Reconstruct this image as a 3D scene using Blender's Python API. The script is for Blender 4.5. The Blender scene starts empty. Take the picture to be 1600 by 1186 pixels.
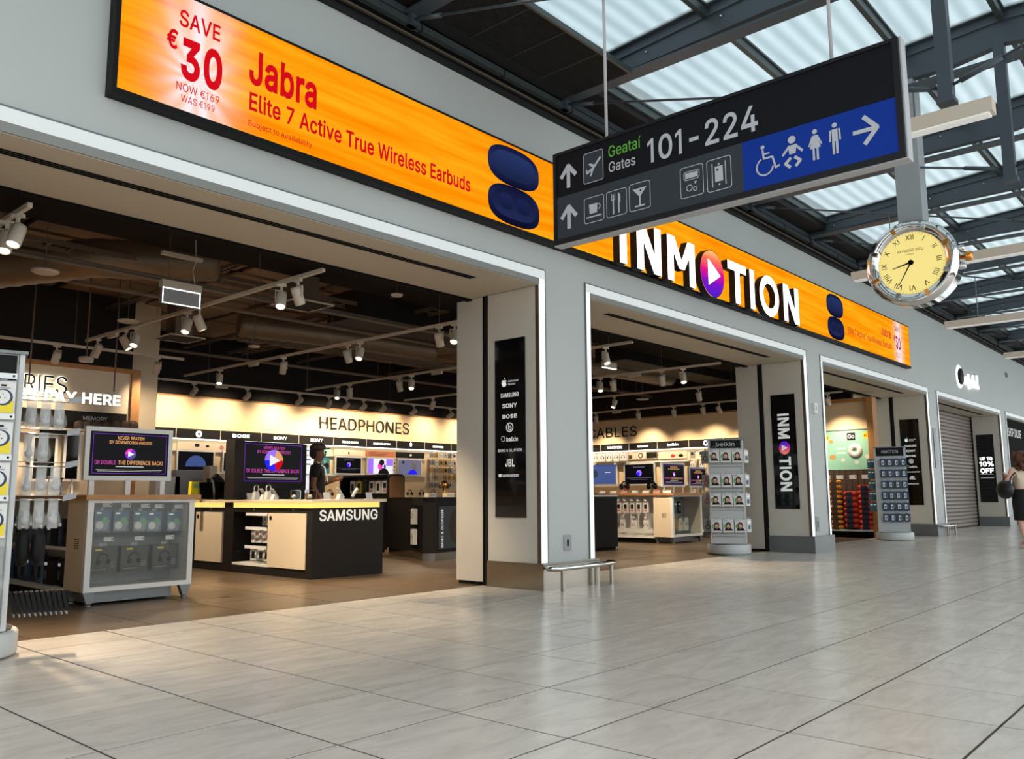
import bpy, bmesh, math, random
from mathutils import Vector, Matrix
random.seed(7)
S = bpy.context.scene
COL = S.collection
# ------------------------------------------------------------------ camera
FPX = 1319.45
YAW, PIT, ROL = 0.72321871, 0.1365677, -0.0061217
fw = Vector((math.cos(YAW)*math.cos(PIT), math.sin(YAW)*math.cos(PIT), math.sin(PIT)))
r0 = Vector((math.sin(YAW), -math.cos(YAW), 0)); u0 = r0.cross(fw)
rt = r0*math.cos(ROL)+u0*math.sin(ROL); up = -r0*math.sin(ROL)+u0*math.cos(ROL)
CAM = Vector((0, 0, 1.0))
cd = bpy.data.cameras.new('camera'); cam = bpy.data.objects.new('camera', cd); COL.objects.link(cam)
m = Matrix.Identity(4)
for i in range(3): m[i][0] = rt[i]; m[i][1] = up[i]; m[i][2] = -fw[i]; m[i][3] = CAM[i]
cam.matrix_world = m
cd.sensor_width = 36; cd.lens = 36*FPX/1600; cd.clip_start = .05; cd.clip_end = 400
S.camera = cam
# ------------------------------------------------------------------ world, sun, exposure
S.view_settings.view_transform = 'Standard'; S.view_settings.look = 'None'
S.view_settings.gamma = 1; S.view_settings.use_curve_mapping = False
S.view_settings.exposure = 0.0
W = bpy.data.worlds.new('sky'); S.world = W; W.use_nodes = True
nt = W.node_tree; nt.nodes.clear()
wo = nt.nodes.new('ShaderNodeOutputWorld'); bg = nt.nodes.new('ShaderNodeBackground')
tc = nt.nodes.new('ShaderNodeTexCoord'); nz = nt.nodes.new('ShaderNodeTexNoise')
nz.inputs['Scale'].default_value = 3.2; nz.inputs['Detail'].default_value = 5; nz.inputs['Roughness'].default_value = .55
cr = nt.nodes.new('ShaderNodeValToRGB')
cr.color_ramp.elements[0].position = .38; cr.color_ramp.elements[0].color = (.56, .66, .73, 1)
cr.color_ramp.elements[1].position = .62; cr.color_ramp.elements[1].color = (1.0, 1.0, .98, 1)
nt.links.new(tc.outputs['Generated'], nz.inputs['Vector']); nt.links.new(nz.outputs['Fac'], cr.inputs['Fac'])
nt.links.new(cr.outputs['Color'], bg.inputs['Color']); nt.links.new(bg.outputs[0], wo.inputs[0])
bg.inputs['Strength'].default_value = 2.1
sd = bpy.data.lights.new('sun', 'SUN'); sd.energy = .8; sd.angle = math.radians(30); sd.color = (1, .97, .92)
so = bpy.data.objects.new('sun', sd); COL.objects.link(so); so.rotation_euler = (math.radians(-28), math.radians(18), 0)
S.cycles.use_light_tree = True
S.cycles.max_bounces = 8; S.cycles.transparent_max_bounces = 12
S.cycles.caustics_reflective = False; S.cycles.caustics_refractive = False
S.cycles.sample_clamp_indirect = 4

# ------------------------------------------------------------------ helpers
def at(ax, val, px, py):
    d = fw*FPX + rt*(px-800) - up*(py-593)
    return CAM + d*((val-CAM[ax])/d[ax])
def lin(c):
    return tuple(((x/255)/12.92 if x/255 <= .04045 else ((x/255+.055)/1.055)**2.4) for x in c)
MATS = {}
def mat(n, rgb=(200, 200, 200), rough=.5, metal=0, emit=0, coat=0, noise=0, nscale=8, alpha=1, spec=.5, bump=0):
    if n in MATS: return MATS[n]
    M = bpy.data.materials.new(n); M.use_nodes = True; N = M.node_tree; p = N.nodes['Principled BSDF']
    c = (*lin(rgb), 1)
    p.inputs['Base Color'].default_value = c; p.inputs['Roughness'].default_value = rough
    p.inputs['Metallic'].default_value = metal; p.inputs['Coat Weight'].default_value = coat
    p.inputs['Coat Roughness'].default_value = .05; p.inputs['Specular IOR Level'].default_value = spec
    if alpha < 1: p.inputs['Alpha'].default_value = alpha
    if emit:
        p.inputs['Emission Color'].default_value = c; p.inputs['Emission Strength'].default_value = emit
        if emit > .3: p.inputs['Specular IOR Level'].default_value = .05
        if emit > .3: p.inputs['Base Color'].default_value = (c[0]*.3, c[1]*.3, c[2]*.3, 1)
    if noise or bump:
        g = N.nodes.new('ShaderNodeNewGeometry'); t = N.nodes.new('ShaderNodeTexNoise')
        t.inputs['Scale'].default_value = nscale; t.inputs['Detail'].default_value = 4
        N.links.new(g.outputs['Position'], t.inputs['Vector'])
        if noise:
            mx = N.nodes.new('ShaderNodeMix'); mx.data_type = 'RGBA'
            mx.inputs['A'].default_value = tuple(x*(1-noise) for x in c[:3])+(1,)
            mx.inputs['B'].default_value = tuple(min(1, x*(1+noise)) for x in c[:3])+(1,)
            N.links.new(t.outputs['Fac'], mx.inputs['Factor']); N.links.new(mx.outputs['Result'], p.inputs['Base Color'])
        if bump:
            b = N.nodes.new('ShaderNodeBump'); b.inputs['Strength'].default_value = bump; b.inputs['Distance'].default_value = .01
            N.links.new(t.outputs['Fac'], b.inputs['Height']); N.links.new(b.outputs[0], p.inputs['Normal'])
    MATS[n] = M
    return M
class B:
    def __init__(s): s.v = []; s.f = []; s.mi = []; s.ms = []; s.cur = 0; s.sm = []; s.smooth = False
    def m(s, name):
        if name not in s.ms: s.ms.append(name)
        s.cur = s.ms.index(name); return s
    def face(s, idx): s.f.append(tuple(idx)); s.mi.append(s.cur); s.sm.append(s.smooth)
    def poly(s, pts):
        n = len(s.v); s.v += [tuple(p) for p in pts]; s.face(range(n, n+len(pts))); return s
    def box(s, x0, y0, z0, x1, y1, z1):
        x0, x1 = min(x0, x1), max(x0, x1); y0, y1 = min(y0, y1), max(y0, y1); z0, z1 = min(z0, z1), max(z0, z1)
        n = len(s.v)
        s.v += [(x0,y0,z0),(x1,y0,z0),(x1,y1,z0),(x0,y1,z0),(x0,y0,z1),(x1,y0,z1),(x1,y1,z1),(x0,y1,z1)]
        for q in ((3,2,1,0),(4,5,6,7),(0,1,5,4),(1,2,6,5),(2,3,7,6),(3,0,4,7)): s.face([n+i for i in q])
        return s
    def obox(s, c, ax, ay, az):   # oriented box: centre and three half vectors
        c, ax, ay, az = map(Vector, (c, ax, ay, az)); n = len(s.v)
        for k in (-1, 1):
            for i, j in ((-1,-1),(1,-1),(1,1),(-1,1)): s.v.append(tuple(c+ax*i+ay*j+az*k))
        for q in ((3,2,1,0),(4,5,6,7),(0,1,5,4),(1,2,6,5),(2,3,7,6),(3,0,4,7)): s.face([n+i for i in q])
        return s
    def prism(s, pts, off):       # closed polygon extruded along vector off
        off = Vector(off); n = len(s.v); k = len(pts)
        s.v += [tuple(p) for p in pts]+[tuple(Vector(p)+off) for p in pts]
        s.face(range(n+k-1, n-1, -1)); s.face(range(n+k, n+2*k))
        for i in range(k): j = (i+1) % k; s.face((n+i, n+j, n+k+j, n+k+i))
        return s
    def ring(s, c, a, b, n):      # ring of points around c spanned by a, b
        k = len(s.v)
        for i in range(n):
            t = 2*math.pi*i/n; s.v.append(tuple(Vector(c)+a*math.cos(t)+b*math.sin(t)))
        return list(range(k, k+n))
    def tube(s, path, r, n=8, caps=True):
        path = [Vector(p) for p in path]; rr = r if isinstance(r, (list, tuple)) else [r]*len(path)
        prev = None; sv = s.smooth; s.smooth = n > 5
        for i, p in enumerate(path):
            d = (path[min(i+1, len(path)-1)]-path[max(i-1, 0)]).normalized()
            a = d.orthogonal().normalized() if i == 0 else (pa - d*pa.dot(d)).normalized()
            pa = a; R = s.ring(p, a*rr[i], d.cross(a)*rr[i], n)
            if prev:
                for k in range(n): s.face((prev[k], prev[(k+1)%n], R[(k+1)%n], R[k]))
            elif caps: s.smooth = False; s.face(R[::-1]); s.smooth = n > 5
            prev = R
        if caps: s.smooth = False; s.face(prev)
        s.smooth = sv; return s
    def lathe(s, c, axis, prof, n=24):   # prof: list of (radius, distance along axis)
        c = Vector(c); d = Vector(axis).normalized(); a = d.orthogonal().normalized(); b = d.cross(a); prev = None
        sv = s.smooth; s.smooth = True
        for r, h in prof:
            R = s.ring(c+d*h, a*max(r, 1e-4), b*max(r, 1e-4), n)
            if prev:
                for k in range(n): s.face((prev[k], prev[(k+1)%n], R[(k+1)%n], R[k]))
            prev = R
        s.smooth = sv; return s
    def ball(s, c, rx, ry=None, rz=None, n=10, k=7):
        ry = ry or rx; rz = rz or rx; prev = None; sv = s.smooth; s.smooth = True
        for j in range(k+1):
            t = math.pi*j/k; R = s.ring(Vector(c)+Vector((0,0,-rz*math.cos(t))), Vector((max(rx*math.sin(t),1e-4),0,0)), Vector((0,max(ry*math.sin(t),1e-4),0)), n)
            if prev:
                for q in range(n): s.face((prev[q], prev[(q+1)%n], R[(q+1)%n], R[q]))
            prev = R
        s.smooth = sv; return s
    def disc(s, c, a, b, n=20):
        R = s.ring(c, Vector(a), Vector(b), n); s.face(R); return s
    def build(s, name, mats=None, parent=None, org=None):
        me = bpy.data.meshes.new(name)
        if org is not None: o0 = Vector(org); vs = [tuple(Vector(v)-o0) for v in s.v]
        else: vs = s.v
        me.from_pydata(vs, [], s.f)
        if mats: me.materials.append(mats if not isinstance(mats, str) else MATS[mats])
        else:
            for x in s.ms: me.materials.append(MATS[x])
            me.polygons.foreach_set('material_index', s.mi)
        me.polygons.foreach_set('use_smooth', s.sm)
        me.update()
        return link(name, me, parent)
def link(name, me, parent=None, loc=None):
    o = bpy.data.objects.new(name, me); COL.objects.link(o)
    if parent is not None: o.parent = parent
    if loc is not None: o.location = loc
    return o
def tag(o, label, cat, group=None, kind=None):
    o['label'] = label; o['category'] = cat
    if group: o['group'] = group
    if kind: o['kind'] = kind
    return o
def thing(name, label, cat, loc=(0,0,0), rz=0, group=None):
    o = bpy.data.objects.new(name, None); COL.objects.link(o); o.location = loc; o.rotation_euler = (0,0,rz)
    o.empty_display_size = .1
    return tag(o, label, cat, group)
def struct(o): o['kind'] = 'structure'; return o
def copy_tree(o, parent=None):
    c = o.copy(); COL.objects.link(c); c.parent = parent
    for ch in [x for x in KIDS.get(o.name, o.children)]: copy_tree(ch, c)
    return c
KIDS = {}
NUM = 'zero first second third fourth fifth sixth seventh eighth ninth tenth eleventh twelfth thirteenth fourteenth fifteenth sixteenth seventeenth eighteenth nineteenth twentieth'.split()
# text: flat lettering as mesh placed by origin o, right u, up v; glyph outlines are stored in the script
GLYPHS = [
(33,98,[[34,80,32,254,66,254,64,80],[49,-2,40,-1,33,4,28,12,26,20,28,29,33,37,40,42,49,43,58,42,65,37,70,29,72,20,70,12,65,4,58,-1]]),
(36,223,[[101,-37,101,292,122,292,122,-37],[112,-4,86,-2,64,5,46,15,32,30,23,48,19,68,52,68,55,55,62,44,71,35,83,29,97,26,112,25,128,26,143,30,155,37,165,46,171,57,173,70,171,81,166,89,158,96,148,102,136,107,122,111,92,120,64,130,43,145,30,163,26,186,29,206,37,224,51,238,69,249,90,256,114,258,137,256,158,249,175,238,189,224,197,208,200,189,169,189,163,206,151,219,134,227,112,229,97,228,84,224,73,218,64,209,59,199,58,188,60,176,65,167,74,160,85,154,96,150,106,147,132,140,144,136,156,132,168,126,179,119,189,110,197,99,202,85,204,69,201,50,193,32,180,17,162,5,139,-2]]),
(37,338,[[88,141,73,143,60,149,50,157,43,168,39,180,37,194,37,206,39,220,43,232,51,243,60,251,73,257,88,258,103,257,115,251,125,243,132,232,136,220,138,206,138,194,136,180,132,168,125,157,115,149,103,143],[88,164,99,166,106,173,110,183,112,194,112,206,110,217,106,227,99,234,88,236,77,234,69,227,65,217,64,206,64,194,65,183,69,173,76,166],[251,-5,236,-3,223,2,213,11,206,21,202,34,200,48,200,60,202,74,206,86,213,97,223,105,236,111,251,112,266,111,278,105,288,97,295,86,299,74,300,60,300,48,299,34,295,21,288,11,278,2,265,-3],[251,17,262,20,269,26,273,36,274,48,274,60,273,71,269,81,262,88,251,90,240,88,232,81,228,71,226,60,226,48,228,36,232,26,239,20],[66,0,241,254,270,254,95,0]]),
(38,224,[[98,-3,75,-1,55,6,39,17,27,31,20,48,17,67,19,82,24,95,32,106,42,117,55,128,70,139,108,168,113,172,118,176,123,181,127,187,130,194,131,202,129,214,123,223,113,228,101,230,92,229,84,227,77,222,73,216,69,208,68,199,69,190,73,182,78,173,84,164,92,153,102,142,219,0,182,0,86,116,61,146,51,159,44,172,39,185,38,199,40,215,45,229,55,241,67,249,82,255,100,257,118,255,133,249,145,241,154,230,160,217,162,202,161,191,158,181,152,171,146,162,137,154,128,146,77,109,64,98,55,87,50,77,48,66,50,54,55,44,62,35,72,29,83,25,96,23,111,25,126,30,139,37,151,48,160,61,168,76,173,93,174,112,204,112,202,90,198,72,192,57,185,46,179,38,173,31,166,23,153,12,136,3,117,-2]]),
(45,227,[[168,122,168,94,57,94,57,122]]),
(48,227,[[113,-3,87,0,65,12,47,31,34,57,29,77,25,101,24,127,25,153,29,177,35,197,48,223,65,242,87,254,113,258,139,254,161,242,179,223,192,197,198,177,201,153,203,127,201,101,198,77,192,57,179,31,162,12,140,0],[113,25,131,28,145,37,157,52,165,72,170,97,172,127,170,157,165,182,157,203,145,218,131,227,113,230,96,227,82,218,70,203,62,182,56,157,55,127,56,97,62,72,70,52,82,37,96,28]]),
(49,227,[[38,0,38,27,195,27,195,0],[138,254,138,0,106,0,106,224,105,224,43,179,43,213,99,254]]),
(50,227,[[32,0,32,24,117,114,130,129,141,141,149,153,155,163,159,174,160,186,159,198,154,209,146,218,137,224,125,228,112,230,98,228,86,224,77,216,69,207,65,195,64,181,33,181,35,202,43,221,55,237,72,248,91,255,112,258,134,255,153,248,169,237,181,223,188,205,191,186,189,172,185,159,179,145,168,129,153,111,133,90,76,30,76,28,195,28,195,0]]),
(51,227,[[109,-3,87,-1,66,5,49,15,35,29,26,46,22,66,55,66,57,54,63,44,72,35,83,30,95,26,109,25,124,26,138,30,149,37,157,46,163,58,165,72,163,86,158,98,150,109,137,117,121,122,101,124,78,124,78,150,144,224,144,226,35,226,35,254,186,254,186,230,106,139,106,144,132,144,154,138,172,127,185,111,194,93,196,72,194,51,185,33,172,18,154,6,133,-1]]),
(52,227,[[20,53,20,79,123,254,155,254,54,83,54,81,207,81,207,53],[141,0,141,61,141,73,141,159,171,159,171,0]]),
(54,227,[[113,-3,91,-1,71,7,55,20,42,37,34,58,32,81,34,100,40,119,51,142,69,170,126,254,161,254,75,131,73,131,77,137,83,144,90,149,98,153,107,156,117,157,139,155,158,147,173,136,185,120,192,101,194,79,192,56,184,36,171,20,155,7,135,-1],[113,24,127,26,139,31,149,40,157,51,162,64,164,79,162,94,157,107,149,118,139,126,127,131,113,133,99,131,87,126,77,118,69,107,64,94,62,79,64,64,69,51,77,40,87,31,99,26]]),
(55,227,[[48,0,162,224,162,226,31,226,31,254,195,254,195,224,82,0]]),
(57,227,[[113,258,135,255,155,247,171,234,184,217,192,197,194,173,192,155,186,135,175,112,158,84,100,0,65,0,151,124,154,124,149,117,144,111,137,105,128,101,119,98,109,97,87,100,69,107,53,119,41,134,34,154,32,176,34,198,42,218,55,235,71,247,91,255],[113,230,99,228,87,223,77,215,69,204,64,191,63,176,64,161,69,148,77,137,87,129,99,123,113,122,127,123,139,129,149,137,157,147,162,160,164,175,162,190,157,204,150,215,139,223,127,228]]),
(65,240,[[8,0,101,254,138,254,231,0,198,0,144,151,138,167,132,186,125,210,116,239,123,239,114,209,106,185,100,166,95,151,43,0],[55,71,55,99,185,99,185,71]]),
(66,228,[[30,0,30,254,121,254,145,252,164,245,180,235,190,221,197,205,199,187,198,172,193,160,187,150,178,143,168,137,157,133,157,131,170,129,182,123,192,114,201,102,207,86,209,68,207,50,200,33,189,20,172,9,151,2,123,0],[62,29,122,29,148,31,165,40,175,53,178,68,176,81,171,92,163,102,153,109,140,114,124,115,62,115],[62,143,119,143,132,144,144,148,154,155,162,163,166,174,168,186,165,202,156,214,141,223,120,226,62,226]]),
(67,255,[[134,-3,113,-2,93,4,75,12,59,25,46,40,35,58,27,78,22,101,20,127,22,153,27,176,35,197,46,215,59,230,75,242,93,251,113,256,134,258,152,256,170,252,186,245,201,236,214,224,224,209,232,193,236,174,204,174,200,186,195,197,187,206,179,214,169,220,158,224,146,227,134,228,111,225,92,216,75,202,62,182,54,157,52,127,54,97,63,72,75,53,92,38,112,29,134,26,146,27,158,30,169,34,179,40,187,48,195,57,200,68,204,80,236,80,232,62,224,45,214,31,201,19,187,9,170,2,153,-2]]),
(68,251,[[109,0,48,0,48,29,107,29,136,31,159,40,177,55,189,75,197,99,200,128,197,156,190,180,177,200,160,214,138,223,110,226,47,226,47,254,113,254,136,253,157,248,176,239,200,221,217,196,225,175,229,153,231,128,229,102,224,80,217,59,206,42,192,27,175,15,156,7,134,2],[62,254,62,0,30,0,30,254]]),
(69,209,[[30,0,30,254,186,254,186,226,62,226,62,143,178,143,178,114,62,114,62,29,188,29,188,0]]),
(70,205,[[30,0,30,254,185,254,185,226,62,226,62,139,173,139,173,111,62,111,62,0]]),
(71,260,[[134,-3,113,-2,93,4,75,13,59,25,45,40,35,58,27,78,22,102,20,127,22,153,27,176,35,197,45,215,59,230,74,242,92,251,112,256,132,258,152,256,170,252,187,245,202,235,214,222,225,208,232,192,237,174,204,174,199,186,194,197,186,206,178,213,168,220,158,224,146,227,133,228,111,225,92,216,75,202,62,182,54,157,52,127,54,97,63,72,75,53,92,38,112,29,134,26,155,29,172,36,187,47,198,62,205,80,207,101,217,100,141,100,141,128,239,128,239,100,236,71,225,45,209,25,188,9,163,0]]),
(72,258,[[30,0,30,254,62,254,62,144,196,144,196,254,228,254,228,0,196,0,196,116,62,116,62,0]]),
(73,150,[[16,0,16,29,59,29,59,226,16,226,16,254,135,254,135,226,91,226,91,29,135,29,135,0]]),
(74,198,[[93,-3,62,2,38,16,26,31,19,50,17,73,17,86,49,86,49,73,52,52,61,37,75,28,93,25,110,28,124,37,133,52,136,73,136,254,168,254,168,73,166,50,159,31,147,16,123,2]]),
(75,233,[[52,73,52,108,61,119,70,131,78,141,87,152,96,162,106,172,182,254,224,254,116,138,114,138],[30,0,30,254,62,254,62,167,62,112,62,97,62,0],[186,0,94,130,114,155,224,0]]),
(76,196,[[30,0,30,254,62,254,62,29,181,29,181,0]]),
(77,314,[[30,0,30,254,76,254,139,94,141,87,144,79,150,61,153,52,156,42,161,24,154,24,159,41,165,61,171,79,174,87,176,94,238,254,284,254,284,0,252,0,252,145,252,163,253,184,253,207,253,229,256,229,253,217,249,205,241,181,237,171,234,161,228,145,171,0,143,0,85,145,83,152,80,160,72,181,65,204,60,216,56,229,59,229,60,208,60,186,61,164,61,145,61,0]]),
(78,262,[[30,0,30,254,68,254,172,91,176,84,181,75,187,65,194,53,200,41,207,27,202,27,201,41,200,54,200,67,200,79,199,97,199,254,232,254,232,0,193,0,101,145,95,155,89,165,82,177,74,191,54,226,60,227,61,192,62,177,62,164,62,153,62,145,62,0]]),
(79,267,[[133,-3,112,-2,93,4,75,12,59,25,46,40,35,58,27,78,22,101,20,127,22,153,27,176,35,197,46,215,59,230,75,242,93,251,112,256,133,258,155,256,174,251,192,242,208,230,221,215,232,197,240,176,245,153,247,127,245,101,240,78,232,58,221,40,208,25,192,12,174,4,155,-2],[133,26,155,29,175,38,191,52,204,72,212,97,215,127,212,157,204,182,191,202,175,216,155,225,133,228,112,225,92,216,75,202,63,182,54,157,52,127,54,97,63,72,75,52,92,38,112,29]]),
(80,222,[[30,0,30,254,118,254,144,252,166,244,183,231,195,215,202,195,204,174,202,152,195,133,183,116,166,104,144,96,118,93,55,93,55,121,116,121,134,123,149,128,159,136,167,147,171,160,172,174,171,188,167,201,159,211,148,219,134,224,116,226,62,226,62,0]]),
(82,224,[[30,0,30,254,118,254,145,252,167,244,183,232,195,217,202,198,205,176,202,154,195,136,183,120,166,109,145,101,118,99,48,99,48,128,117,128,135,129,149,133,160,141,167,150,171,162,173,176,171,190,167,202,159,212,149,220,134,224,116,226,62,226,62,0],[177,0,115,115,151,115,214,0]]),
(83,223,[[112,-4,86,-2,64,5,46,15,32,30,23,48,19,68,52,68,55,55,62,44,71,35,83,29,97,26,112,25,128,26,143,30,155,37,165,46,171,57,173,70,171,81,166,89,158,96,148,102,136,107,122,111,92,120,64,130,43,145,30,163,26,186,29,206,37,224,51,238,69,249,90,256,114,258,137,256,158,249,175,238,189,224,197,208,200,189,169,189,163,206,151,219,134,227,112,229,97,228,84,224,73,218,64,209,59,199,58,188,60,176,65,167,74,160,85,154,96,150,106,147,132,140,144,136,156,132,168,126,179,119,189,110,197,99,202,85,204,69,201,50,193,32,180,17,162,5,139,-2]]),
(84,224,[[16,226,16,254,208,254,208,226,128,226,128,0,96,0,96,226]]),
(85,259,[[129,-4,101,-1,77,8,57,22,42,40,33,62,30,87,30,254,62,254,62,89,64,72,70,57,80,44,94,34,110,28,129,26,149,28,165,34,179,44,188,57,194,72,196,89,196,254,229,254,229,87,226,62,216,40,201,22,182,8,157,-1]]),
(86,240,[[102,0,8,254,42,254,96,103,101,88,108,69,115,45,124,15,117,15,126,45,133,69,140,88,145,103,197,254,231,254,139,0]]),
(87,343,[[78,0,8,254,41,254,82,98,85,85,88,73,91,60,93,47,96,33,98,20,95,20,97,33,100,47,103,60,106,73,109,85,112,98,153,254,190,254,231,98,234,85,237,73,243,47,246,33,249,20,244,20,247,33,249,47,252,60,255,73,261,98,302,254,335,254,265,0,228,0,184,161,180,178,176,196,172,215,168,237,175,237,171,216,167,197,164,179,159,161,115,0]]),
(88,237,[[9,0,109,142,109,118,15,254,52,254,89,200,96,190,102,181,107,172,112,164,116,156,122,146,116,146,121,156,126,164,131,172,136,181,142,190,149,200,187,254,223,254,129,119,129,143,228,0,191,0,146,65,140,74,134,83,129,90,125,98,120,106,115,116,122,116,117,106,113,98,108,91,103,83,97,74,91,65,46,0]]),
(89,236,[[102,0,102,104,8,254,46,254,96,172,104,159,111,146,118,132,125,115,112,115,119,132,126,146,133,159,140,172,191,254,228,254,134,104,134,0]]),
(97,195,[[80,-4,63,-3,47,2,34,11,24,22,17,37,15,54,17,69,22,80,29,90,39,97,50,102,63,105,76,108,89,110,105,112,117,113,126,115,133,117,136,121,138,127,138,128,137,139,133,148,128,156,120,161,110,164,98,165,85,164,75,161,66,156,59,150,54,144,50,137,20,146,29,161,39,173,52,182,66,188,82,191,97,192,108,192,119,190,131,186,143,180,153,172,161,160,167,145,168,126,168,0,138,0,138,26,136,26,132,19,126,12,118,6,108,1,95,-3],[85,23,101,24,114,29,124,37,132,47,136,57,138,69,138,95,135,93,130,91,123,89,116,88,108,87,100,86,88,84,77,82,67,79,58,75,52,70,47,62,46,52,47,43,51,36,57,30,65,26,74,24]]),
(98,212,[[115,-4,99,-3,86,2,76,8,69,16,63,23,59,29,56,29,56,0,26,0,26,254,57,254,57,160,59,160,63,166,69,173,76,180,86,186,98,191,115,192,137,189,156,180,173,166,185,146,193,122,195,94,193,66,185,42,173,23,157,8,137,-1],[110,23,126,26,140,33,150,44,158,58,163,75,164,95,163,114,158,131,150,145,140,156,126,163,110,165,94,163,81,156,70,145,62,131,58,114,56,95,58,75,63,58,70,43,81,32,94,26]]),
(99,198,[[104,-4,79,-1,58,8,41,23,28,43,20,66,17,94,20,122,28,146,41,165,58,180,79,189,104,192,117,191,130,189,142,184,153,178,162,170,170,161,176,150,181,138,151,131,149,138,145,145,141,150,135,155,128,159,121,162,113,164,104,165,86,162,73,155,62,144,54,129,50,112,48,94,50,75,54,59,62,44,73,33,86,26,104,23,113,24,121,26,129,29,135,33,141,38,146,44,149,51,152,59,181,51,177,39,171,28,163,19,153,11,142,4,130,0,117,-3]]),
(100,212,[[98,-4,75,-1,56,8,40,23,27,42,20,66,17,94,20,122,27,146,40,166,56,180,75,189,98,192,114,191,126,186,136,180,144,173,149,166,153,160,155,160,155,254,186,254,186,0,156,0,156,29,153,29,149,23,143,16,136,8,126,2,114,-3],[102,23,118,26,132,32,142,43,150,58,154,75,156,95,154,114,150,131,142,145,132,156,118,163,102,165,86,163,72,156,62,145,54,131,50,114,48,95,50,75,54,58,62,44,73,33,86,26]]),
(101,202,[[106,-4,80,-1,58,8,41,23,28,42,20,66,17,93,20,121,28,145,40,165,58,180,78,189,103,192,118,191,133,187,147,180,160,170,170,157,179,141,184,121,186,97,186,85,37,85,37,110,169,110,155,101,153,119,149,134,141,147,131,157,118,163,103,165,87,163,73,157,62,147,54,135,50,121,48,105,48,89,50,69,55,53,64,40,76,31,90,25,106,23,117,24,127,26,135,31,143,36,149,44,153,53,182,45,177,32,168,20,156,10,141,2,125,-3]]),
(104,205,[[57,113,57,0,26,0,26,254,57,254,57,144,51,144,62,166,76,181,94,189,114,192,132,190,148,184,161,174,170,160,177,142,179,120,179,0,148,0,148,118,145,137,136,152,123,161,105,165,92,163,80,159,71,151,63,141,58,129]]),
(105,83,[[26,0,26,190,57,190,57,0],[42,221,34,223,27,227,22,234,21,242,22,249,27,256,34,260,42,262,50,260,57,256,62,249,63,242,62,234,57,227,50,223]]),
(106,83,[[26,190,57,190,57,-15,55,-31,51,-45,43,-56,32,-65,19,-70,2,-71,-5,-71,-5,-43,1,-43,12,-42,20,-36,25,-27,26,-15],[42,221,34,223,27,227,22,234,20,242,22,249,27,256,34,260,42,262,50,260,57,256,61,249,63,242,61,234,57,227,50,223]]),
(107,190,[[55,68,55,106,60,106,142,190,180,190,92,100,89,100],[26,0,26,254,57,254,57,0],[147,0,74,93,96,114,186,0]]),
(108,95,[[70,-1,50,2,37,10,29,24,26,42,26,254,57,254,57,49,58,38,60,31,65,27,73,26,77,26,80,26,85,27,90,1,86,0,81,0,75,-1]]),
(110,205,[[57,113,57,0,26,0,26,190,56,190,56,144,51,144,62,166,76,181,94,189,114,192,132,190,147,184,160,174,170,160,176,142,179,120,179,0,148,0,148,118,145,137,136,152,123,161,105,165,92,163,80,159,71,151,63,141,58,129]]),
(111,208,[[104,-4,79,-1,58,8,41,23,28,43,20,66,17,94,20,122,28,146,41,165,58,180,79,189,104,192,128,189,149,180,167,165,180,146,188,122,191,94,188,66,180,43,167,23,149,8,128,-1],[104,23,121,26,135,33,146,44,154,59,158,75,160,94,158,112,154,129,146,144,135,155,121,162,104,165,86,162,73,155,62,144,54,129,50,112,48,94,50,75,54,59,62,44,73,33,86,26]]),
(114,130,[[26,0,26,190,56,190,56,160,58,160,65,173,76,184,90,190,107,192,115,192,122,192,122,161,119,162,115,162,109,163,103,163,91,161,80,157,70,151,63,142,58,131,57,118,57,0]]),
(115,182,[[91,-4,72,-3,56,2,42,9,31,19,23,32,18,47,47,53,53,40,62,30,75,25,91,23,108,25,122,31,131,40,134,51,132,60,127,68,118,74,106,78,75,85,52,93,36,104,27,119,23,137,26,152,33,166,43,177,58,185,74,190,94,192,112,191,127,186,140,179,149,170,157,158,162,145,134,139,129,149,121,158,110,164,94,166,78,164,65,158,57,150,54,139,56,129,62,122,72,116,86,111,115,105,137,97,153,86,162,71,166,53,163,37,156,24,145,12,130,3,112,-2]]),
(116,114,[[102,190,102,164,3,164,3,190],[32,236,63,236,63,49,64,38,68,31,75,26,85,25,88,25,93,26,101,27,107,1,102,0,96,-1,90,-2,84,-2,62,1,46,11,36,26,32,46]]),
(117,205,[[91,-3,73,-1,57,5,44,15,35,29,28,47,26,69,26,190,57,190,57,72,60,52,68,37,82,28,100,25,113,27,125,31,134,38,142,48,146,61,148,76,148,190,179,190,179,0,149,0,149,46,154,46,143,23,129,8,111,0]]),
(118,195,[[81,0,9,190,42,190,83,78,88,60,93,43,98,27,103,10,92,10,97,27,101,43,106,60,112,78,152,190,186,190,113,0]]),
(121,195,[[24,-69,31,-43,36,-44,44,-45,52,-44,59,-42,65,-37,71,-29,75,-18,81,-1,9,190,42,190,83,78,88,60,93,43,98,27,103,10,92,10,97,27,101,43,106,60,112,78,153,190,186,190,102,-29,96,-43,88,-54,80,-62,70,-68,58,-71,46,-73,39,-72,32,-72,27,-70]]),
(237,83,[[26,0,26,190,57,190,57,0],[28,214,52,265,86,265,53,214]]),
(8364,232,[[182,164,170,140,8,140,17,164],[160,115,149,90,8,90,17,115],[212,232,199,205,191,211,183,217,174,221,165,225,155,227,144,228,124,225,107,216,92,202,80,182,73,157,71,127,73,97,80,72,92,52,107,38,124,29,144,26,155,27,165,29,174,33,183,37,191,42,198,48,211,21,197,11,180,3,163,-2,144,-3,115,1,90,12,68,32,52,57,45,78,41,101,39,127,41,153,45,176,52,197,68,223,90,242,115,254,144,258,163,256,180,251,197,243]]),
(32,94,[])]
GL = {}
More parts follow.
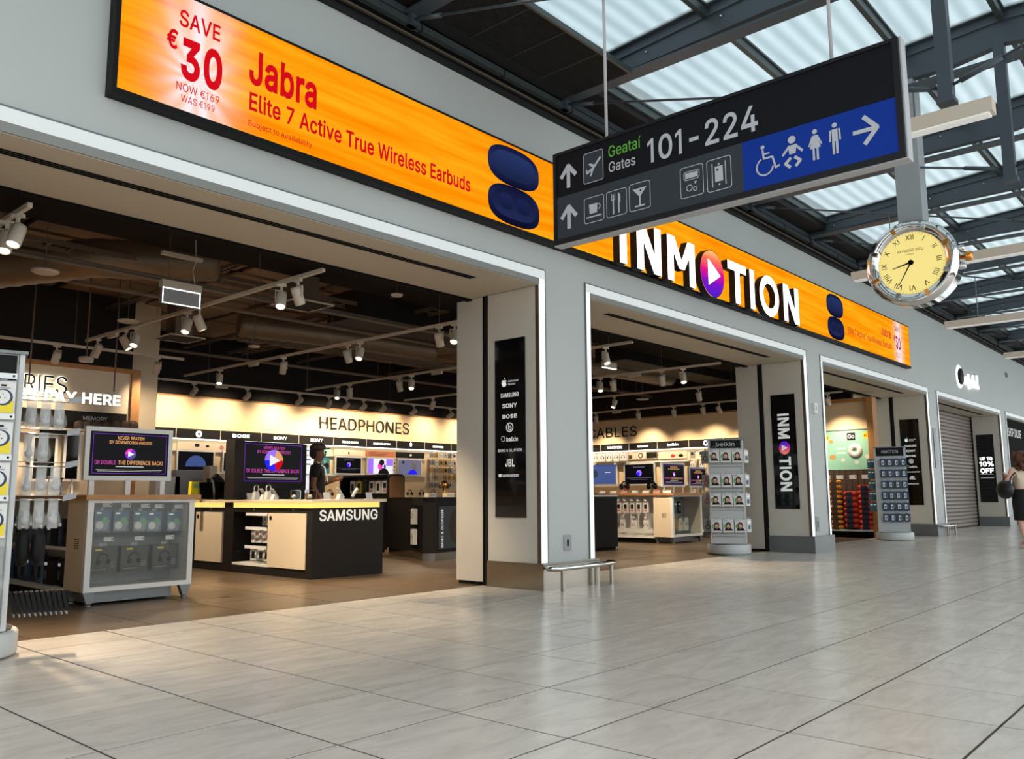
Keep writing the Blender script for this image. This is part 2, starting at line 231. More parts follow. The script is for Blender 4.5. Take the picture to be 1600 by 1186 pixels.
for code, adv, outlines in GLYPHS:
    GL[chr(code)] = (adv/500, [[(q[i]/500, q[i+1]/500) for i in range(0, len(q), 2)] for q in outlines])
def fatten(polys, d):
    # grow glyph outlines by d, mitres limited
    if not d or not polys: return polys
    def area(q): return sum(q[i-1][0]*q[i][1]-q[i][0]*q[i-1][1] for i in range(len(q)))/2
    sg = 1 if max((area(q) for q in polys), key=abs) > 0 else -1
    res = []
    for q in polys:
        q = [p for i, p in enumerate(q) if math.dist(p, q[i-1]) > .004]; n = len(q); r = []
        for i in range(n):
            a, b, c = q[i-1], q[i], q[(i+1) % n]
            d1 = (b[0]-a[0], b[1]-a[1]); d2 = (c[0]-b[0], c[1]-b[1]); l1 = math.hypot(*d1) or 1; l2 = math.hypot(*d2) or 1
            n1 = (d1[1]/l1*sg, -d1[0]/l1*sg); n2 = (d2[1]/l2*sg, -d2[0]/l2*sg); m_ = (n1[0]+n2[0], n1[1]+n2[1]); k = m_[0]**2+m_[1]**2
            f = min(2/k if k > 1e-6 else 1, 1.6)
            r.append((b[0]+m_[0]*d*f, b[1]+m_[1]*d*f))
        res.append(r)
    return res
GQ = {}
def glyph(ch, bold):
    # fills the outlines of one letter (non-zero winding) as horizontal slices
    if (ch, bold) in GQ: return GQ[(ch, bold)]
    adv, polys = GL[ch]; E = []
    for q in fatten(polys, bold*.7):
        for i in range(len(q)):
            a, b = q[i-1], q[i]
            if abs(a[1]-b[1]) > 1e-6: E.append((a, b, 1) if a[1] < b[1] else (b, a, -1))
    ys = sorted({round(p[1], 5) for e in E for p in e[:2]})
    for i in range(len(E)):
        (ax, ay), (bx, by), _ = E[i]
        for j in range(i):
            (cx, cy), (dx, dy), _ = E[j]
            den = (bx-ax)*(dy-cy)-(by-ay)*(dx-cx)
            if abs(den) < 1e-9: continue
            t = ((cx-ax)*(dy-cy)-(cy-ay)*(dx-cx))/den; u = ((cx-ax)*(by-ay)-(cy-ay)*(bx-ax))/den
            if .001 < t < .999 and .001 < u < .999: ys.append(round(ay+t*(by-ay), 5))
    ys = sorted(set(ys)); out = []
    X = lambda e, y: e[0][0]+(e[1][0]-e[0][0])*(y-e[0][1])/(e[1][1]-e[0][1])
    for y0, y1 in zip(ys[:-1], ys[1:]):
        if y1-y0 < 2e-4: continue
        ym = (y0+y1)/2; act = sorted(((X(e, ym), e) for e in E if e[0][1] < ym < e[1][1]), key=lambda z: z[0])
        wn = 0; st = None
        for x, e in act:
            if wn == 0: st = e
            wn += e[2]
            if wn == 0: out += [(X(st, y0), y0), (X(e, y0), y0), (X(e, y1), y1), (X(st, y1), y1)]
    GQ[(ch, bold)] = (out, adv); return GQ[(ch, bold)]
GL['I'] = (92/500, [[(33/500, 0), (33/500, 254/500), (59/500, 254/500), (59/500, 0)]])
GL['1'] = (150/500, [[(72/500, 0), (72/500, 222/500), (22/500, 188/500), (22/500, 214/500), (76/500, 254/500), (98/500, 254/500), (98/500, 0)]])
def textmesh(s, ox, u, v, h, w=None, bold=0, ext=0, align='L', spacing=1):
    P, F = [], []; pen = 0; cap = .5087
    for ch in s:
        quads, adv = glyph(ch, round(bold, 4)); n = len(P)
        P += [Vector((x+pen, y, 0)) for x, y in quads]; F += [(i, i+1, i+2, i+3) for i in range(n, n+len(quads), 4)]
        pen += (adv+abs(bold)*.7)*spacing
    if not P: return [], []
    x0 = min(p.x for p in P); x1 = max(p.x for p in P)
    ky = h/cap; kx = ky if w is None else w/(x1-x0)
    sh = {'L': 0, 'C': -(x1-x0)*kx/2, 'R': -(x1-x0)*kx}[align]
    o, u, v = Vector(ox), Vector(u), Vector(v); nrm = u.cross(v)
    V = [o+u*((p.x-x0)*kx+sh)+v*(p.y*ky) for p in P]
    if ext:
        n = len(V); E = {}
        for f in F:
            for i in range(len(f)): E[(f[i], f[(i+1) % len(f)])] = 1
        F2 = [tuple(a+n for a in f) for f in F]
        F2 += [(a, b, b+n, a+n) for (a, b) in E if (b, a) not in E]
        V = V+[p+nrm*ext for p in V]; F = F2
    return V, F
def addtext(b, mname, *a, **k):
    b.m(mname); V, F = textmesh(*a, **k); n = len(b.v); b.v += [tuple(p) for p in V]
    for f in F: b.face([n+i for i in f])
    return b
UX, UY, UZ = Vector((1,0,0)), Vector((0,1,0)), Vector((0,0,1))
# ------------------------------------------------------------------ materials
mat('wall_paint', (182, 185, 182), .55, noise=.03, nscale=1.2)
mat('grey_metal', (118, 122, 122), .4, metal=.6)
mat('steel', (170, 165, 155), .22, metal=1, noise=.08, nscale=3)
mat('bronze_trim', (120, 105, 88), .3, metal=.8)
mat('reveal_glass', (200, 194, 182), .12, coat=.6, noise=.02, nscale=2)
mat('soffit', (196, 184, 164), .5)
mat('black', (12, 11, 11), .55, spec=.2)
mat('black_gloss', (10, 10, 12), .08, coat=.25, spec=.3)
mat('black_matt', (16, 15, 15), .9, spec=.1)
mat('charcoal', (28, 25, 23), .6, spec=.2)
mat('stand_white', (196, 198, 196), .45)
mat('grout', (78, 73, 70), .95, spec=.0)
mat('edge_grey', (132, 132, 128), .5)
mat('white', (228, 226, 220), .45)
mat('white_plastic', (225, 222, 214), .35)
mat('cream', (226, 208, 180), .55)
mat('cream_wall', (234, 206, 164), .7)
mat('wood', (176, 124, 72), .45, noise=.2, nscale=14)
mat('dark_wood', (72, 56, 46), .6, noise=.25, nscale=10)
mat('cork', (128, 88, 52), .8, noise=.12, nscale=60)
mat('strip_light', (244, 250, 250), .4, emit=1.0)
mat('strip_light_top', (226, 232, 232), .4, emit=.72)
mat('lamp', (255, 246, 226), .4, emit=9)
mat('yellow_glow', (252, 222, 120), .4, emit=.95)
mat('letter_white', (255, 255, 255), .4, emit=2.2)
mat('halo_white', (250, 255, 250), .4, emit=2.5)
mat('print_white', (236, 236, 232), .5, emit=.25)
mat('print_grey', (178, 178, 180), .5)
mat('screen_black', (7, 7, 14), .2, emit=.2, spec=.08)
mat('screen_white', (236, 236, 246), .3, emit=.9)
mat('screen_blue', (70, 90, 150), .3, emit=.7)
mat('screen_grey', (120, 120, 150), .3, emit=.7)
mat('screen_violet', (150, 110, 240), .3, emit=1.0)
mat('screen_pink', (240, 60, 200), .3, emit=.9)
mat('scr_purple', (120, 50, 190), .3, emit=.9)
mat('scr_magenta', (205, 80, 170), .3, emit=.8)
mat('scr_orange', (235, 170, 110), .3, emit=.8)
mat('sign_red', (208, 4, 22), .4, emit=.85)
mat('sign_black', (20, 20, 26), .3)
mat('sign_frame', (20, 20, 24), .5, spec=.2)
mat('sign_grey', (50, 56, 62), .6, spec=.15)
mat('sign_dark', (9, 11, 17), .6, spec=.15)
mat('sign_blue', (4, 48, 140), .6, spec=.15)
mat('sign_icon', (176, 178, 184), .5)
mat('sign_green', (84, 160, 48), .5)
mat('chrome', (215, 212, 208), .08, metal=1)
mat('gold', (222, 150, 70), .15, metal=1)
mat('steel_dark', (66, 76, 84), .45, metal=.15, noise=.08, nscale=1.5)
mat('roof_black', (9, 10, 11), .8)
mat('mullion', (74, 82, 82), .4, metal=.4)
mat('concrete', (150, 156, 160), .7, noise=.08, nscale=4)
mat('ceil_brown', (92, 78, 65), .85, noise=.2, nscale=1.5)
mat('ceil_metal', (110, 98, 84), .5, metal=.3)
mat('duct', (120, 106, 90), .45, metal=.4, noise=.2, nscale=5)
mat('rail_white', (206, 194, 176), .5)
mat('skin_brown', (120, 76, 54), .55)
mat('skin_light', (222, 170, 150), .55)
mat('hair_dark', (38, 26, 20), .7)
mat('hair_auburn', (92, 50, 34), .7, noise=.35, nscale=40, bump=.8)
mat('cloth_black', (20, 19, 20), .9)
mat('cloth_cream', (216, 200, 176), .9)
mat('leather', (16, 16, 18), .35)
mat('shutter', (150, 138, 132), .5, metal=.3)
mat('orange_pil', (226, 146, 40), .8)
mat('red_pil', (222, 66, 34), .8)
mat('navy_pil', (34, 38, 66), .8)
mat('teal_poster', (150, 206, 184), .6)
mat('yellow', (236, 212, 40), .5)
mat('card_white', (224, 222, 218), .5)
mat('card_grey', (150, 150, 152), .5)
mat('card_blue', (76, 106, 128), .5)
mat('card_navy', (34, 52, 84), .5)
mat('card_brown', (70, 62, 54), .45)
mat('card_teal', (40, 120, 130), .45)
mat('green', (110, 170, 120), .6)
mat('plastic_clear', (200, 205, 205), .1, alpha=.35)
mat('tag_white', (230, 230, 230), .5)
mat('pink', (190, 130, 120), .6)
mat('red', (190, 40, 40), .6)
mat('violet', (110, 70, 150), .6)
mat('kraft', (190, 150, 90), .7)
mat('sole', (230, 228, 222), .6)
def acrylic():
    M = bpy.data.materials.new('acrylic'); M.use_nodes = True; N = M.node_tree; N.nodes.clear()
    o = N.nodes.new('ShaderNodeOutputMaterial'); t = N.nodes.new('ShaderNodeBsdfTransparent'); g = N.nodes.new('ShaderNodeBsdfGlossy')
    t.inputs[0].default_value = (.9, .91, .89, 1); g.inputs['Roughness'].default_value = .05; x = N.nodes.new('ShaderNodeMixShader'); x.inputs[0].default_value = .03
    N.links.new(t.outputs[0], x.inputs[1]); N.links.new(g.outputs[0], x.inputs[2]); N.links.new(x.outputs[0], o.inputs[0]); MATS['acrylic'] = M
acrylic()
def roof_glass():
    M = bpy.data.materials.new('roof_glass'); M.use_nodes = True; N = M.node_tree; N.nodes.clear()
    o = N.nodes.new('ShaderNodeOutputMaterial'); t = N.nodes.new('ShaderNodeBsdfTransparent'); g = N.nodes.new('ShaderNodeBsdfTranslucent')
    x = N.nodes.new('ShaderNodeMixShader'); x.inputs[0].default_value = .3
    geo = N.nodes.new('ShaderNodeNewGeometry'); w = N.nodes.new('ShaderNodeTexWave'); w.bands_direction = 'Y'; w.inputs['Scale'].default_value = 1.6  # wave bands paint the lamella shadows into the glass tint
    w.inputs['Distortion'].default_value = .6; w.inputs['Detail'].default_value = 1.5
    N.links.new(geo.outputs['Position'], w.inputs['Vector'])
    r = N.nodes.new('ShaderNodeValToRGB'); r.color_ramp.elements[0].color = (.42, .48, .50, 1); r.color_ramp.elements[1].color = (.58, .63, .65, 1)
    N.links.new(w.outputs['Fac'], r.inputs['Fac']); N.links.new(r.outputs['Color'], t.inputs[0]); g.inputs[0].default_value = (.8, .85, .85, 1)
    N.links.new(t.outputs[0], x.inputs[1]); N.links.new(g.outputs[0], x.inputs[2]); N.links.new(x.outputs[0], o.inputs[0]); MATS['roof_glass'] = M
roof_glass()
def tile_mat(n, c1, c2, rough, vein, rvar=.5):
    M = bpy.data.materials.new(n); M.use_nodes = True; N = M.node_tree; p = N.nodes['Principled BSDF']
    g = N.nodes.new('ShaderNodeNewGeometry'); mp = N.nodes.new('ShaderNodeMapping'); mp.inputs['Scale'].default_value = (2.0, 7, 1); mp.inputs['Rotation'].default_value = (0, 0, .35)
    t = N.nodes.new('ShaderNodeTexNoise'); t.inputs['Scale'].default_value = 1.3; t.inputs['Detail'].default_value = 9; t.inputs['Roughness'].default_value = .68; t.inputs['Distortion'].default_value = .7
    N.links.new(g.outputs['Position'], mp.inputs['Vector']); N.links.new(mp.outputs[0], t.inputs['Vector'])
    r = N.nodes.new('ShaderNodeValToRGB'); r.color_ramp.elements[0].position = .3; r.color_ramp.elements[0].color = (*lin(c1), 1); r.color_ramp.elements[1].position = .62; r.color_ramp.elements[1].color = (*lin(c2), 1)
    N.links.new(t.outputs['Fac'], r.inputs['Fac'])
    oi = N.nodes.new('ShaderNodeObjectInfo'); ma = N.nodes.new('ShaderNodeMath'); ma.operation = 'MULTIPLY_ADD'; ma.inputs[1].default_value = .1; ma.inputs[2].default_value = .95
    N.links.new(oi.outputs['Random'], ma.inputs[0])
    mx = N.nodes.new('ShaderNodeVectorMath'); mx.operation = 'SCALE'; N.links.new(r.outputs['Color'], mx.inputs[0]); N.links.new(ma.outputs[0], mx.inputs['Scale'])
    # small dark pits
    v = N.nodes.new('ShaderNodeTexNoise'); v.inputs['Scale'].default_value = 26; v.inputs['Detail'].default_value = 2
    mp2 = N.nodes.new('ShaderNodeMapping'); mp2.inputs['Scale'].default_value = (.6, 1, 1); N.links.new(g.outputs['Position'], mp2.inputs['Vector']); N.links.new(mp2.outputs[0], v.inputs['Vector'])
    rr = N.nodes.new('ShaderNodeValToRGB'); rr.color_ramp.elements[0].position = .7; rr.color_ramp.elements[0].color = (1, 1, 1, 1); rr.color_ramp.elements[1].position = .78; rr.color_ramp.elements[1].color = (vein, vein, vein, 1)
    N.links.new(v.outputs['Fac'], rr.inputs['Fac'])
    m2 = N.nodes.new('ShaderNodeVectorMath'); m2.operation = 'MULTIPLY'; N.links.new(mx.outputs[0], m2.inputs[0]); N.links.new(rr.outputs['Color'], m2.inputs[1])
    N.links.new(m2.outputs[0], p.inputs['Base Color'])
    p.inputs['Roughness'].default_value = rough
    rv = N.nodes.new('ShaderNodeMapRange'); rv.inputs['To Min'].default_value = rough*.92; rv.inputs['To Max'].default_value = rough*1.1
    N.links.new(t.outputs['Fac'], rv.inputs['Value']); N.links.new(rv.outputs[0], p.inputs['Roughness'])
    MATS[n] = M
tile_mat('tile_stone', (190, 181, 171), (210, 201, 191), .23, .8)
tile_mat('tile_brown', (86, 71, 54), (100, 83, 64), .28, .9)
def led_mat():
    # the orange moving advertisement on the LED screen: streaks, and a pale burst behind the price at both ends
    M = bpy.data.materials.new('led_orange'); M.use_nodes = True; N = M.node_tree; N.nodes.clear()
    o = N.nodes.new('ShaderNodeOutputMaterial'); e = N.nodes.new('ShaderNodeEmission'); e.inputs['Strength'].default_value = 1.0
    g = N.nodes.new('ShaderNodeNewGeometry'); sp = N.nodes.new('ShaderNodeSeparateXYZ'); N.links.new(g.outputs['Position'], sp.inputs[0])
    def math_(op, a, b=None):
        n = N.nodes.new('ShaderNodeMath'); n.operation = op
        for i, x in enumerate((a, b)):
            if x is None: continue
            if isinstance(x, (int, float)): n.inputs[i].default_value = x
            else: N.links.new(x, n.inputs[i])
        return n.outputs[0]
    mp = N.nodes.new('ShaderNodeMapping'); mp.inputs['Scale'].default_value = (.28, 1, 5.5); N.links.new(g.outputs['Position'], mp.inputs['Vector'])
    t = N.nodes.new('ShaderNodeTexNoise'); t.inputs['Scale'].default_value = 2.2; t.inputs['Detail'].default_value = 3; N.links.new(mp.outputs[0], t.inputs['Vector'])
    r = N.nodes.new('ShaderNodeValToRGB'); r.color_ramp.elements[0].position = .3; r.color_ramp.elements[0].color = (1, .25, .0, 1); r.color_ramp.elements[1].position = .72; r.color_ramp.elements[1].color = (1, .47, .01, 1)
    N.links.new(t.outputs['Fac'], r.inputs['Fac'])
    def burst(cx):
        dx = math_('SUBTRACT', sp.outputs['X'], cx); dz = math_('SUBTRACT', sp.outputs['Z'], 4.12)
        d2 = math_('ADD', math_('MULTIPLY', math_('MULTIPLY', dx, dx), 3.4), math_('MULTIPLY', math_('MULTIPLY', dz, dz), .25))
        ang = math_('ARCTAN2', dz, dx); ray = math_('ADD', math_('MULTIPLY', math_('SINE', math_('MULTIPLY', ang, 13)), .25), .85)
        return math_('MULTIPLY', math_('POWER', 2.718, math_('MULTIPLY', d2, -5.5)), ray)
    bs = math_('MINIMUM', math_('MULTIPLY', math_('ADD', burst(2.93), burst(19.35)), 1.15), 1.0)
    mx = N.nodes.new('ShaderNodeMix'); mx.data_type = 'RGBA'; mx.inputs['B'].default_value = (1, .88, .90, 1)
    N.links.new(bs, mx.inputs['Factor']); N.links.new(r.outputs['Color'], mx.inputs['A'])
    N.links.new(mx.outputs['Result'], e.inputs['Color']); N.links.new(e.outputs[0], o.inputs[0]); MATS['led_orange'] = M
led_mat()
def grad_mat(n, axis, z0, z1, stops, strength=1.0):
    M = bpy.data.materials.new(n); M.use_nodes = True; N = M.node_tree; N.nodes.clear()
    o = N.nodes.new('ShaderNodeOutputMaterial'); e = N.nodes.new('ShaderNodeEmission'); e.inputs['Strength'].default_value = strength
    g = N.nodes.new('ShaderNodeNewGeometry'); sp = N.nodes.new('ShaderNodeSeparateXYZ'); N.links.new(g.outputs['Position'], sp.inputs[0])
    mr = N.nodes.new('ShaderNodeMapRange'); mr.inputs['From Min'].default_value = z0; mr.inputs['From Max'].default_value = z1
    N.links.new(sp.outputs[axis], mr.inputs['Value']); r = N.nodes.new('ShaderNodeValToRGB')
    for i, (p, c) in enumerate(stops):
        el = r.color_ramp.elements[i] if i < 2 else r.color_ramp.elements.new(p)
        el.position = p; el.color = (*lin(c), 1)
    N.links.new(mr.outputs[0], r.inputs['Fac']); N.links.new(r.outputs['Color'], e.inputs['Color']); N.links.new(e.outputs[0], o.inputs[0]); MATS[n] = M

# ------------------------------------------------------------------ SETTING
FY = 5.83                                    # facade plane
OP = [(0.70, 7.15), (7.92, 14.385), (15.04, 21.60), (22.33, 29.05), (29.74, 36.40), (37.1, 43.7), (44.4, 51.0)]
ZT = 3.49
# concourse floor
fl = B().box(-6, -8, -.06, 60, FY+.9, -.003).build('floor', MATS['grout']); struct(fl)
TX, TY, X0, Y0 = .675, .657, 1.56-.675*14, .96-.657*10
tl = B().box(0, 0, -.0025, TX-.013, TY-.013, 0).build('tile', MATS['tile_stone'], fl); tme = tl.data
cells = []
for i in range(0, 96):
    for j in range(0, 24):
        x, y = X0+i*TX, Y0+j*TY
        if y > 6.7: continue
        c = Vector((x+TX/2, y+TY/2, 0))-CAM; dz = c.dot(fw)
        vis = dz > .5 and -120 < 800+FPX*c.dot(rt)/dz < 1720 and 593-FPX*c.dot(up)/dz < 1300
        cells.append((0 if vis else 1, c.length, x, y))
cells.sort()
last = TY-.0045
rest = B(); used = 0
for k, (nv, dd, x, y) in enumerate(cells):
    cut = 6.72-y
    if used < 300 and nv == 0 and cut > TY:
        o = tl if used == 0 else link('tile', tme, fl)
        o.location = (x, y, 0); used += 1
    else: rest.box(x, y, -.0025, x+TX-.013, y+min(cut, TY)-.013, 0)
ro = rest.build('tile_field', MATS['tile_stone'], fl); ro['kind'] = 'stuff'
# shop floor, brown tiles
sf = B().box(-1.2, 6.72, -.06, 20.3, 17.3, -.004).build('floor_shop', MATS['charcoal']); struct(sf)
tb = None; n = 0
for j in range(12):
    for i in range(24):
        x = -1.2+i*.9; y = 6.72+j*.9
        if tb is None: tb = B().box(0, 0, -.0038, .892, .892, -.001).build('tile', MATS['tile_brown'], sf); o = tb
        else: o = link('tile', tb.data, sf)
        o.location = (x, y, 0)
# facade wall with fascia and piers
w = B()
w.box(-3, FY, 3.345, 60, FY+.16, 5.32)
w.box(-3, FY, 0, OP[0][0]+.09, FY+.16, 3.345)
for a, b in zip(OP[:-1], OP[1:]):
    w.box(a[1]-.09, FY, 0, b[0]+.09, FY+.16, 3.345)
w.box(51, FY, 0, 60, FY+.16, 3.345)
struct(w.build('wall_front', MATS['wall_paint']))
w = B(); w.box(-3, FY+.16, 5.30, 60, FY+.9, 6.6); struct(w.build('wall_upper', MATS['roof_black']))
# soffits over the openings, black bulkhead behind
for k, (a, b) in enumerate(OP[:5]):
    s = B(); s.box(a+.09, FY+.006, 3.32, b-.09, 6.86, 3.344); struct(s.build('ceiling_soffit', MATS['soffit']))
    s = B(); s.box(a+.09, FY-.012, 3.325, b-.09, FY+.004, 3.392); struct(s.build('trim_soffit_edge', MATS['edge_grey']))
    if k < 4:
        sl = thing('slot_diffuser', f'three-slot linear air diffuser in the soffit of the {NUM[k+1]} opening from the left', 'air vent', (a+.9, 6.16, 3.318))
        for q in range(3):
            B().box(0, q*.035-.05, -.004, (b-a)-1.7, q*.035-.032, .001).build('slot', MATS['black_matt'], sl)
# pier bodies, reveals, tracks, inner panels, plinths
PI = [(OP[i][1], OP[i+1][0]) for i in range(4)]
for k, (a, b) in enumerate(PI):
    x0, x1 = a-.09, b+.09
    s = B()
    s.m('wall_paint').box(x0+.02, FY+.16, .0, x1-.02, 6.62, 3.4)
    struct(s.build('wall_pier', None))
    for sx in (0, 1):
        xf = x0+.02 if sx == 0 else x1-.02; d = -1 if sx == 0 else 1
        s = B(); s.box(xf, FY+.05, .28, xf+d*.022, 6.60, 3.315); struct(s.build('wall_reveal_panel', MATS['reveal_glass']))
        s = B(); s.m('bronze_trim').box(xf-d*.01, FY+.003, .28, xf+d*.026, FY+.047, 3.32)
        struct(s.build('trim_reveal_edge', None))
        s = B(); s.m('charcoal').box(xf, 6.605, .0, xf+d*.03, 6.64, 3.32).box(xf-d*.03, 6.64, .0, xf-d*.001, 6.68, 3.32).box(xf, 6.68, 0, xf+d*.012, 6.695, 3.32)
        struct(s.build('trim_shutter_track', None))
    s = B(); s.m('reveal_glass').box(x0+.01, 6.70, .04, x1-.01, 7.12, 3.32); s.m('charcoal').box(x0+.03, 6.78, 0, x1-.03, 7.1, .04); s.m('charcoal').box(x0+.05, 6.62, 0, x1-.05, 6.70, 3.3)
    struct(s.build('wall_inner_panel', None))
    s = B(); s.box(x0-.03, FY-.05, 0, x1+.03, 6.60, .28); struct(s.build('baseboard_pier', MATS['steel' if k == 0 else 'grey_metal']))
# luminous portal frames
for k, (a, b) in enumerate(OP[:6]):
    t = thing('portal_light', ['wide lit frame around the left shop opening, nearest the camera', 'lit frame around the opening with the cables wall and white packs stand', 'lit frame around the opening with the teal travel pillow poster', 'lit frame around the rolled-down metal shutter', 'lit frame around the dark glass shop front at far right', 'furthest lit frame, beyond the dark glass shop front'][k], 'light', (a, FY, 0))
    xm = (a+b)/2; yy = FY-.015
    for p, q in ((a, xm-.004), (xm+.004, b)):
        B().m('strip_light_top').box(p-a, -.015, 3.392, q-a, -.001, ZT).build('light_strip', None, t)
    for p, q in ((a, a+.085), (b-.085, b)):
        B().m('strip_light').box(p-a, -.012, .285, q-a, -.001, 3.39).build('light_strip', None, t)
    e = B(); e.m('grey_metal').box(-.012, -.018, .285, 0, -.001, ZT+.012).box(b-a, -.018, .285, b-a+.012, -.001, ZT+.012).box(0, -.018, ZT, b-a, -.001, ZT+.012)
    e.build('edge_trim', None, t)

# shop shell
struct(B().box(-1.2, 17, 0, 20.3, 17.15, 4.7).build('wall_back', MATS['charcoal']))
struct(B().box(20.15, 7.12, 0, 20.3, 17, 4.7).build('wall_right', MATS['charcoal']))
struct(B().box(-1.3, 5.99, 0, -1.15, 17.1, 4.7).build('wall_left', MATS['cream']))
struct(B().box(-1.2, 5.99, 4.6, 20.3, 17.1, 4.75).build('ceiling_shop', MATS['ceil_brown']))
struct(B().box(-1.2, 6.87, 3.30, 30, 6.95, 4.6).build('wall_bulkhead', MATS['black_matt']))
struct(B().box(-1.2, 8.65, 3.95, 20.1, 9.55, 4.6).build('beam_front', MATS['black_matt']))
struct(B().box(20.3, 7.13, 0, 23.0, 7.2, 4.7).build('wall_right_return', MATS['cream']))
# lit cream wall panels above the fixtures with wooden rim
def wall_panel(name, axis, c, a, b, ztop, thick, rim=True):
    s = B()
    if axis == 'Y':
        s.m('cream_wall').box(a, c, 0, b, c+thick, ztop-.035)
        s.m('wood').box(a-.0, c-.02, ztop-.035, b, c+thick, ztop)
    else:
        s.m('cream_wall').box(c, a, 0, c+thick, b, ztop-.035)
        s.m('wood').box(c-.02, a, ztop-.035, c+thick, b, ztop)
    return struct(s.build(name, None))
wall_panel('wall_headphones', 'Y', 16.97, 6.9, 20.1, 3.15, .03)
wall_panel('wall_cables', 'X', 20.12, 8.6, 16.97, 3.15, .03)
# pay wall
s = B(); s.m('cream').box(0.5, 14.02, 0, 6.26, 14.3, 3.05); s.m('wood').box(.5, 13.96, 3.05, 6.40, 14.3, 3.12).box(6.26, 13.96, 0, 6.40, 14.3, 3.05)
struct(s.build('wall_pay', None))
struct(B().box(6.42, 14.5, 0, 6.95, 15.0, 4.6).build('column_shop', MATS['cream']))
struct(B().box(.5, 14.3, 0, 6.4, 14.4, 4.6).build('wall_stockroom', MATS['charcoal']))

# ------------------------------------------------------------------ ROOF
roof = bpy.data.objects.new('roof', None); COL.objects.link(roof); struct(roof)
def ztop(y): return 6.17-abs(y-1.65)*.066
beam = B(); yb = [(5.86, 5.62), (4.6, 5.66), (3.2, 5.70), (2.2, 5.70), (1.65, 5.78), (1.1, 5.70), (0, 5.7), (-2.6, 5.62)]
top = [(-2.6, ztop(-2.6)), (1.65, ztop(1.65)), (5.86, ztop(5.86))]
beam.m('steel_dark').prism([(-.05, y, z) for y, z in yb+top], (.10, 0, 0))
beam.box(-.09, -2.6, 5.60, .09, 5.86, 5.625)
for (ya, yb2) in ((5.86, 1.65), (1.65, -2.6)):
    d = Vector((0, yb2-ya, ztop(yb2)-ztop(ya)))/2; c = Vector((0, (ya+yb2)/2, (ztop(ya)+ztop(yb2))/2-.13))
    beam.obox(c, (.075, 0, 0), d, (0, 0, .012)); beam.obox(c+Vector((0, 0, .12)), (.10, 0, 0), d, (0, 0, .02))
for yy in (5.3, 4.6, 3.7, 2.9): beam.m('chrome').lathe((-.055, yy, ztop(yy)-.2), (-1, 0, 0), [(.016, 0), (.016, .012), (.0, .02)], 8)
rod = B()
for s_ in (1, -1):
    pw = Vector((0, 1.7+s_*4.05, 5.57)); pk = Vector((0, 1.7+s_*.03, 4.40))
    rod.m('steel_dark').tube([pw, pk], .013, 6)
    for f in (.02, .9): rod.tube([pw.lerp(pk, f), pw.lerp(pk, f+.08)], .024, 6)
    rod.m('steel_dark').box(-.05, 1.7+s_*4.05-.05, 5.5, .05, 1.7+s_*4.05+.06, 5.75)
strut = B(); strut.m('steel_dark').box(-.055, 1.645, 4.27, .055, 1.755, 5.8).box(-.07, 1.63, 4.25, .07, 1.77, 4.29)
glass = B(); mull = B()
MY = [5.45, 5.0, 3.87, 2.66, 1.65]
PX = 2.41
firstb = None
for k in range(-3, 21):
    x = 7.5+PX*k
    if firstb is None:
        firstb = (beam.build('roof_beam', None, roof), rod.build('tie_rod', None, roof), strut.build('strut', None, roof))
        pbs = firstb
    else: pbs = [link(o.name.split('.')[0], o.data, roof) for o in firstb]
    for o in pbs: o.location = (x, 0, 0)
gm = {}
for k in range(-3, 20):
    xa = 7.5+PX*k+.06; xb = 7.5+PX*(k+1)-.06
    edges = [5.42, 3.87, 2.66, 1.67, .6, -.6, -1.7, -2.55]
    for i in range(len(edges)-1):
        ya, yb2 = edges[i], edges[i+1]
        key = (ya, yb2)
        if key not in gm:
            za, zb = ztop(ya)-.02, ztop(yb2)-.02
            gm[key] = B().m('roof_glass').prism([(0, ya, za), (xb-xa, ya, za), (xb-xa, yb2, zb), (0, yb2, zb)], (0, 0, .012)).build('glass_pane', None, roof); o = gm[key]
        else: o = link('glass_pane', gm[key].data, roof)
        o.location = (xa, 0, 0)
    for y in (5.44, 3.87, 2.66, 1.65, .6, -.6, -1.7):
        kk = ('m', y)
        if kk not in gm:
            q = B(); z = ztop(y); q.m('mullion').box(0, y-.03, z-.15, xb-xa, y+.025, z-.03).box(0, y-.05, z-.05, xb-xa, y+.05, z-.025)
            if y > 5: q.m('charcoal').box(0, y, z-.25, xb-xa, 5.85, z+.03)
            gm[kk] = q.build('glazing_bar', None, roof); o = gm[kk]
        else: o = link('glazing_bar', gm[kk].data, roof)
        o.location = (xa, 0, 0)
# black perforated panel bay
pn = B(); pn.m('roof_black').box(5.17, 4.80, 5.60, 7.42, 5.84, 5.63)
for i in range(38): pn.box(5.17, 4.82+i*.02, 5.592, 7.42, 4.83+i*.02, 5.60)
pn.m('mullion').box(5.17, 4.77, 5.58, 7.42, 4.80, 5.64)
for i in range(3): pn.m('mullion').box(5.17+.56*(i+1), 4.80, 5.589, 5.175+.56*(i+1), 5.6, 5.60)
pn.build('ceiling_panel', None, roof)['label'] = 'black perforated metal ceiling panel between two roof beams'
# rails and gutter on top of the facade
g = B(); g.m('roof_black').box(-3, 5.80, 5.32, 60, 5.99, 5.36); g.m('roof_black').box(-3, 5.9, 5.3, 60, 6.0, 5.95)
struct(g.build('trim_gutter', None))
g = B()
g.m('mullion').box(-3, 5.74, 5.50, 60, 5.80, 5.57); g.m('steel_dark').box(-3, 5.76, 5.60, 60, 5.86, 5.68)
g.m('ceil_metal').box(-3, 5.83, 5.455, 60, 5.86, 5.475)
for i in range(50): g.m('roof_black').box(-2+i*1.2, 5.735, 5.495, -1.985+i*1.2, 5.81, 5.575)
struct(g.build('trim_cable_rail', None))

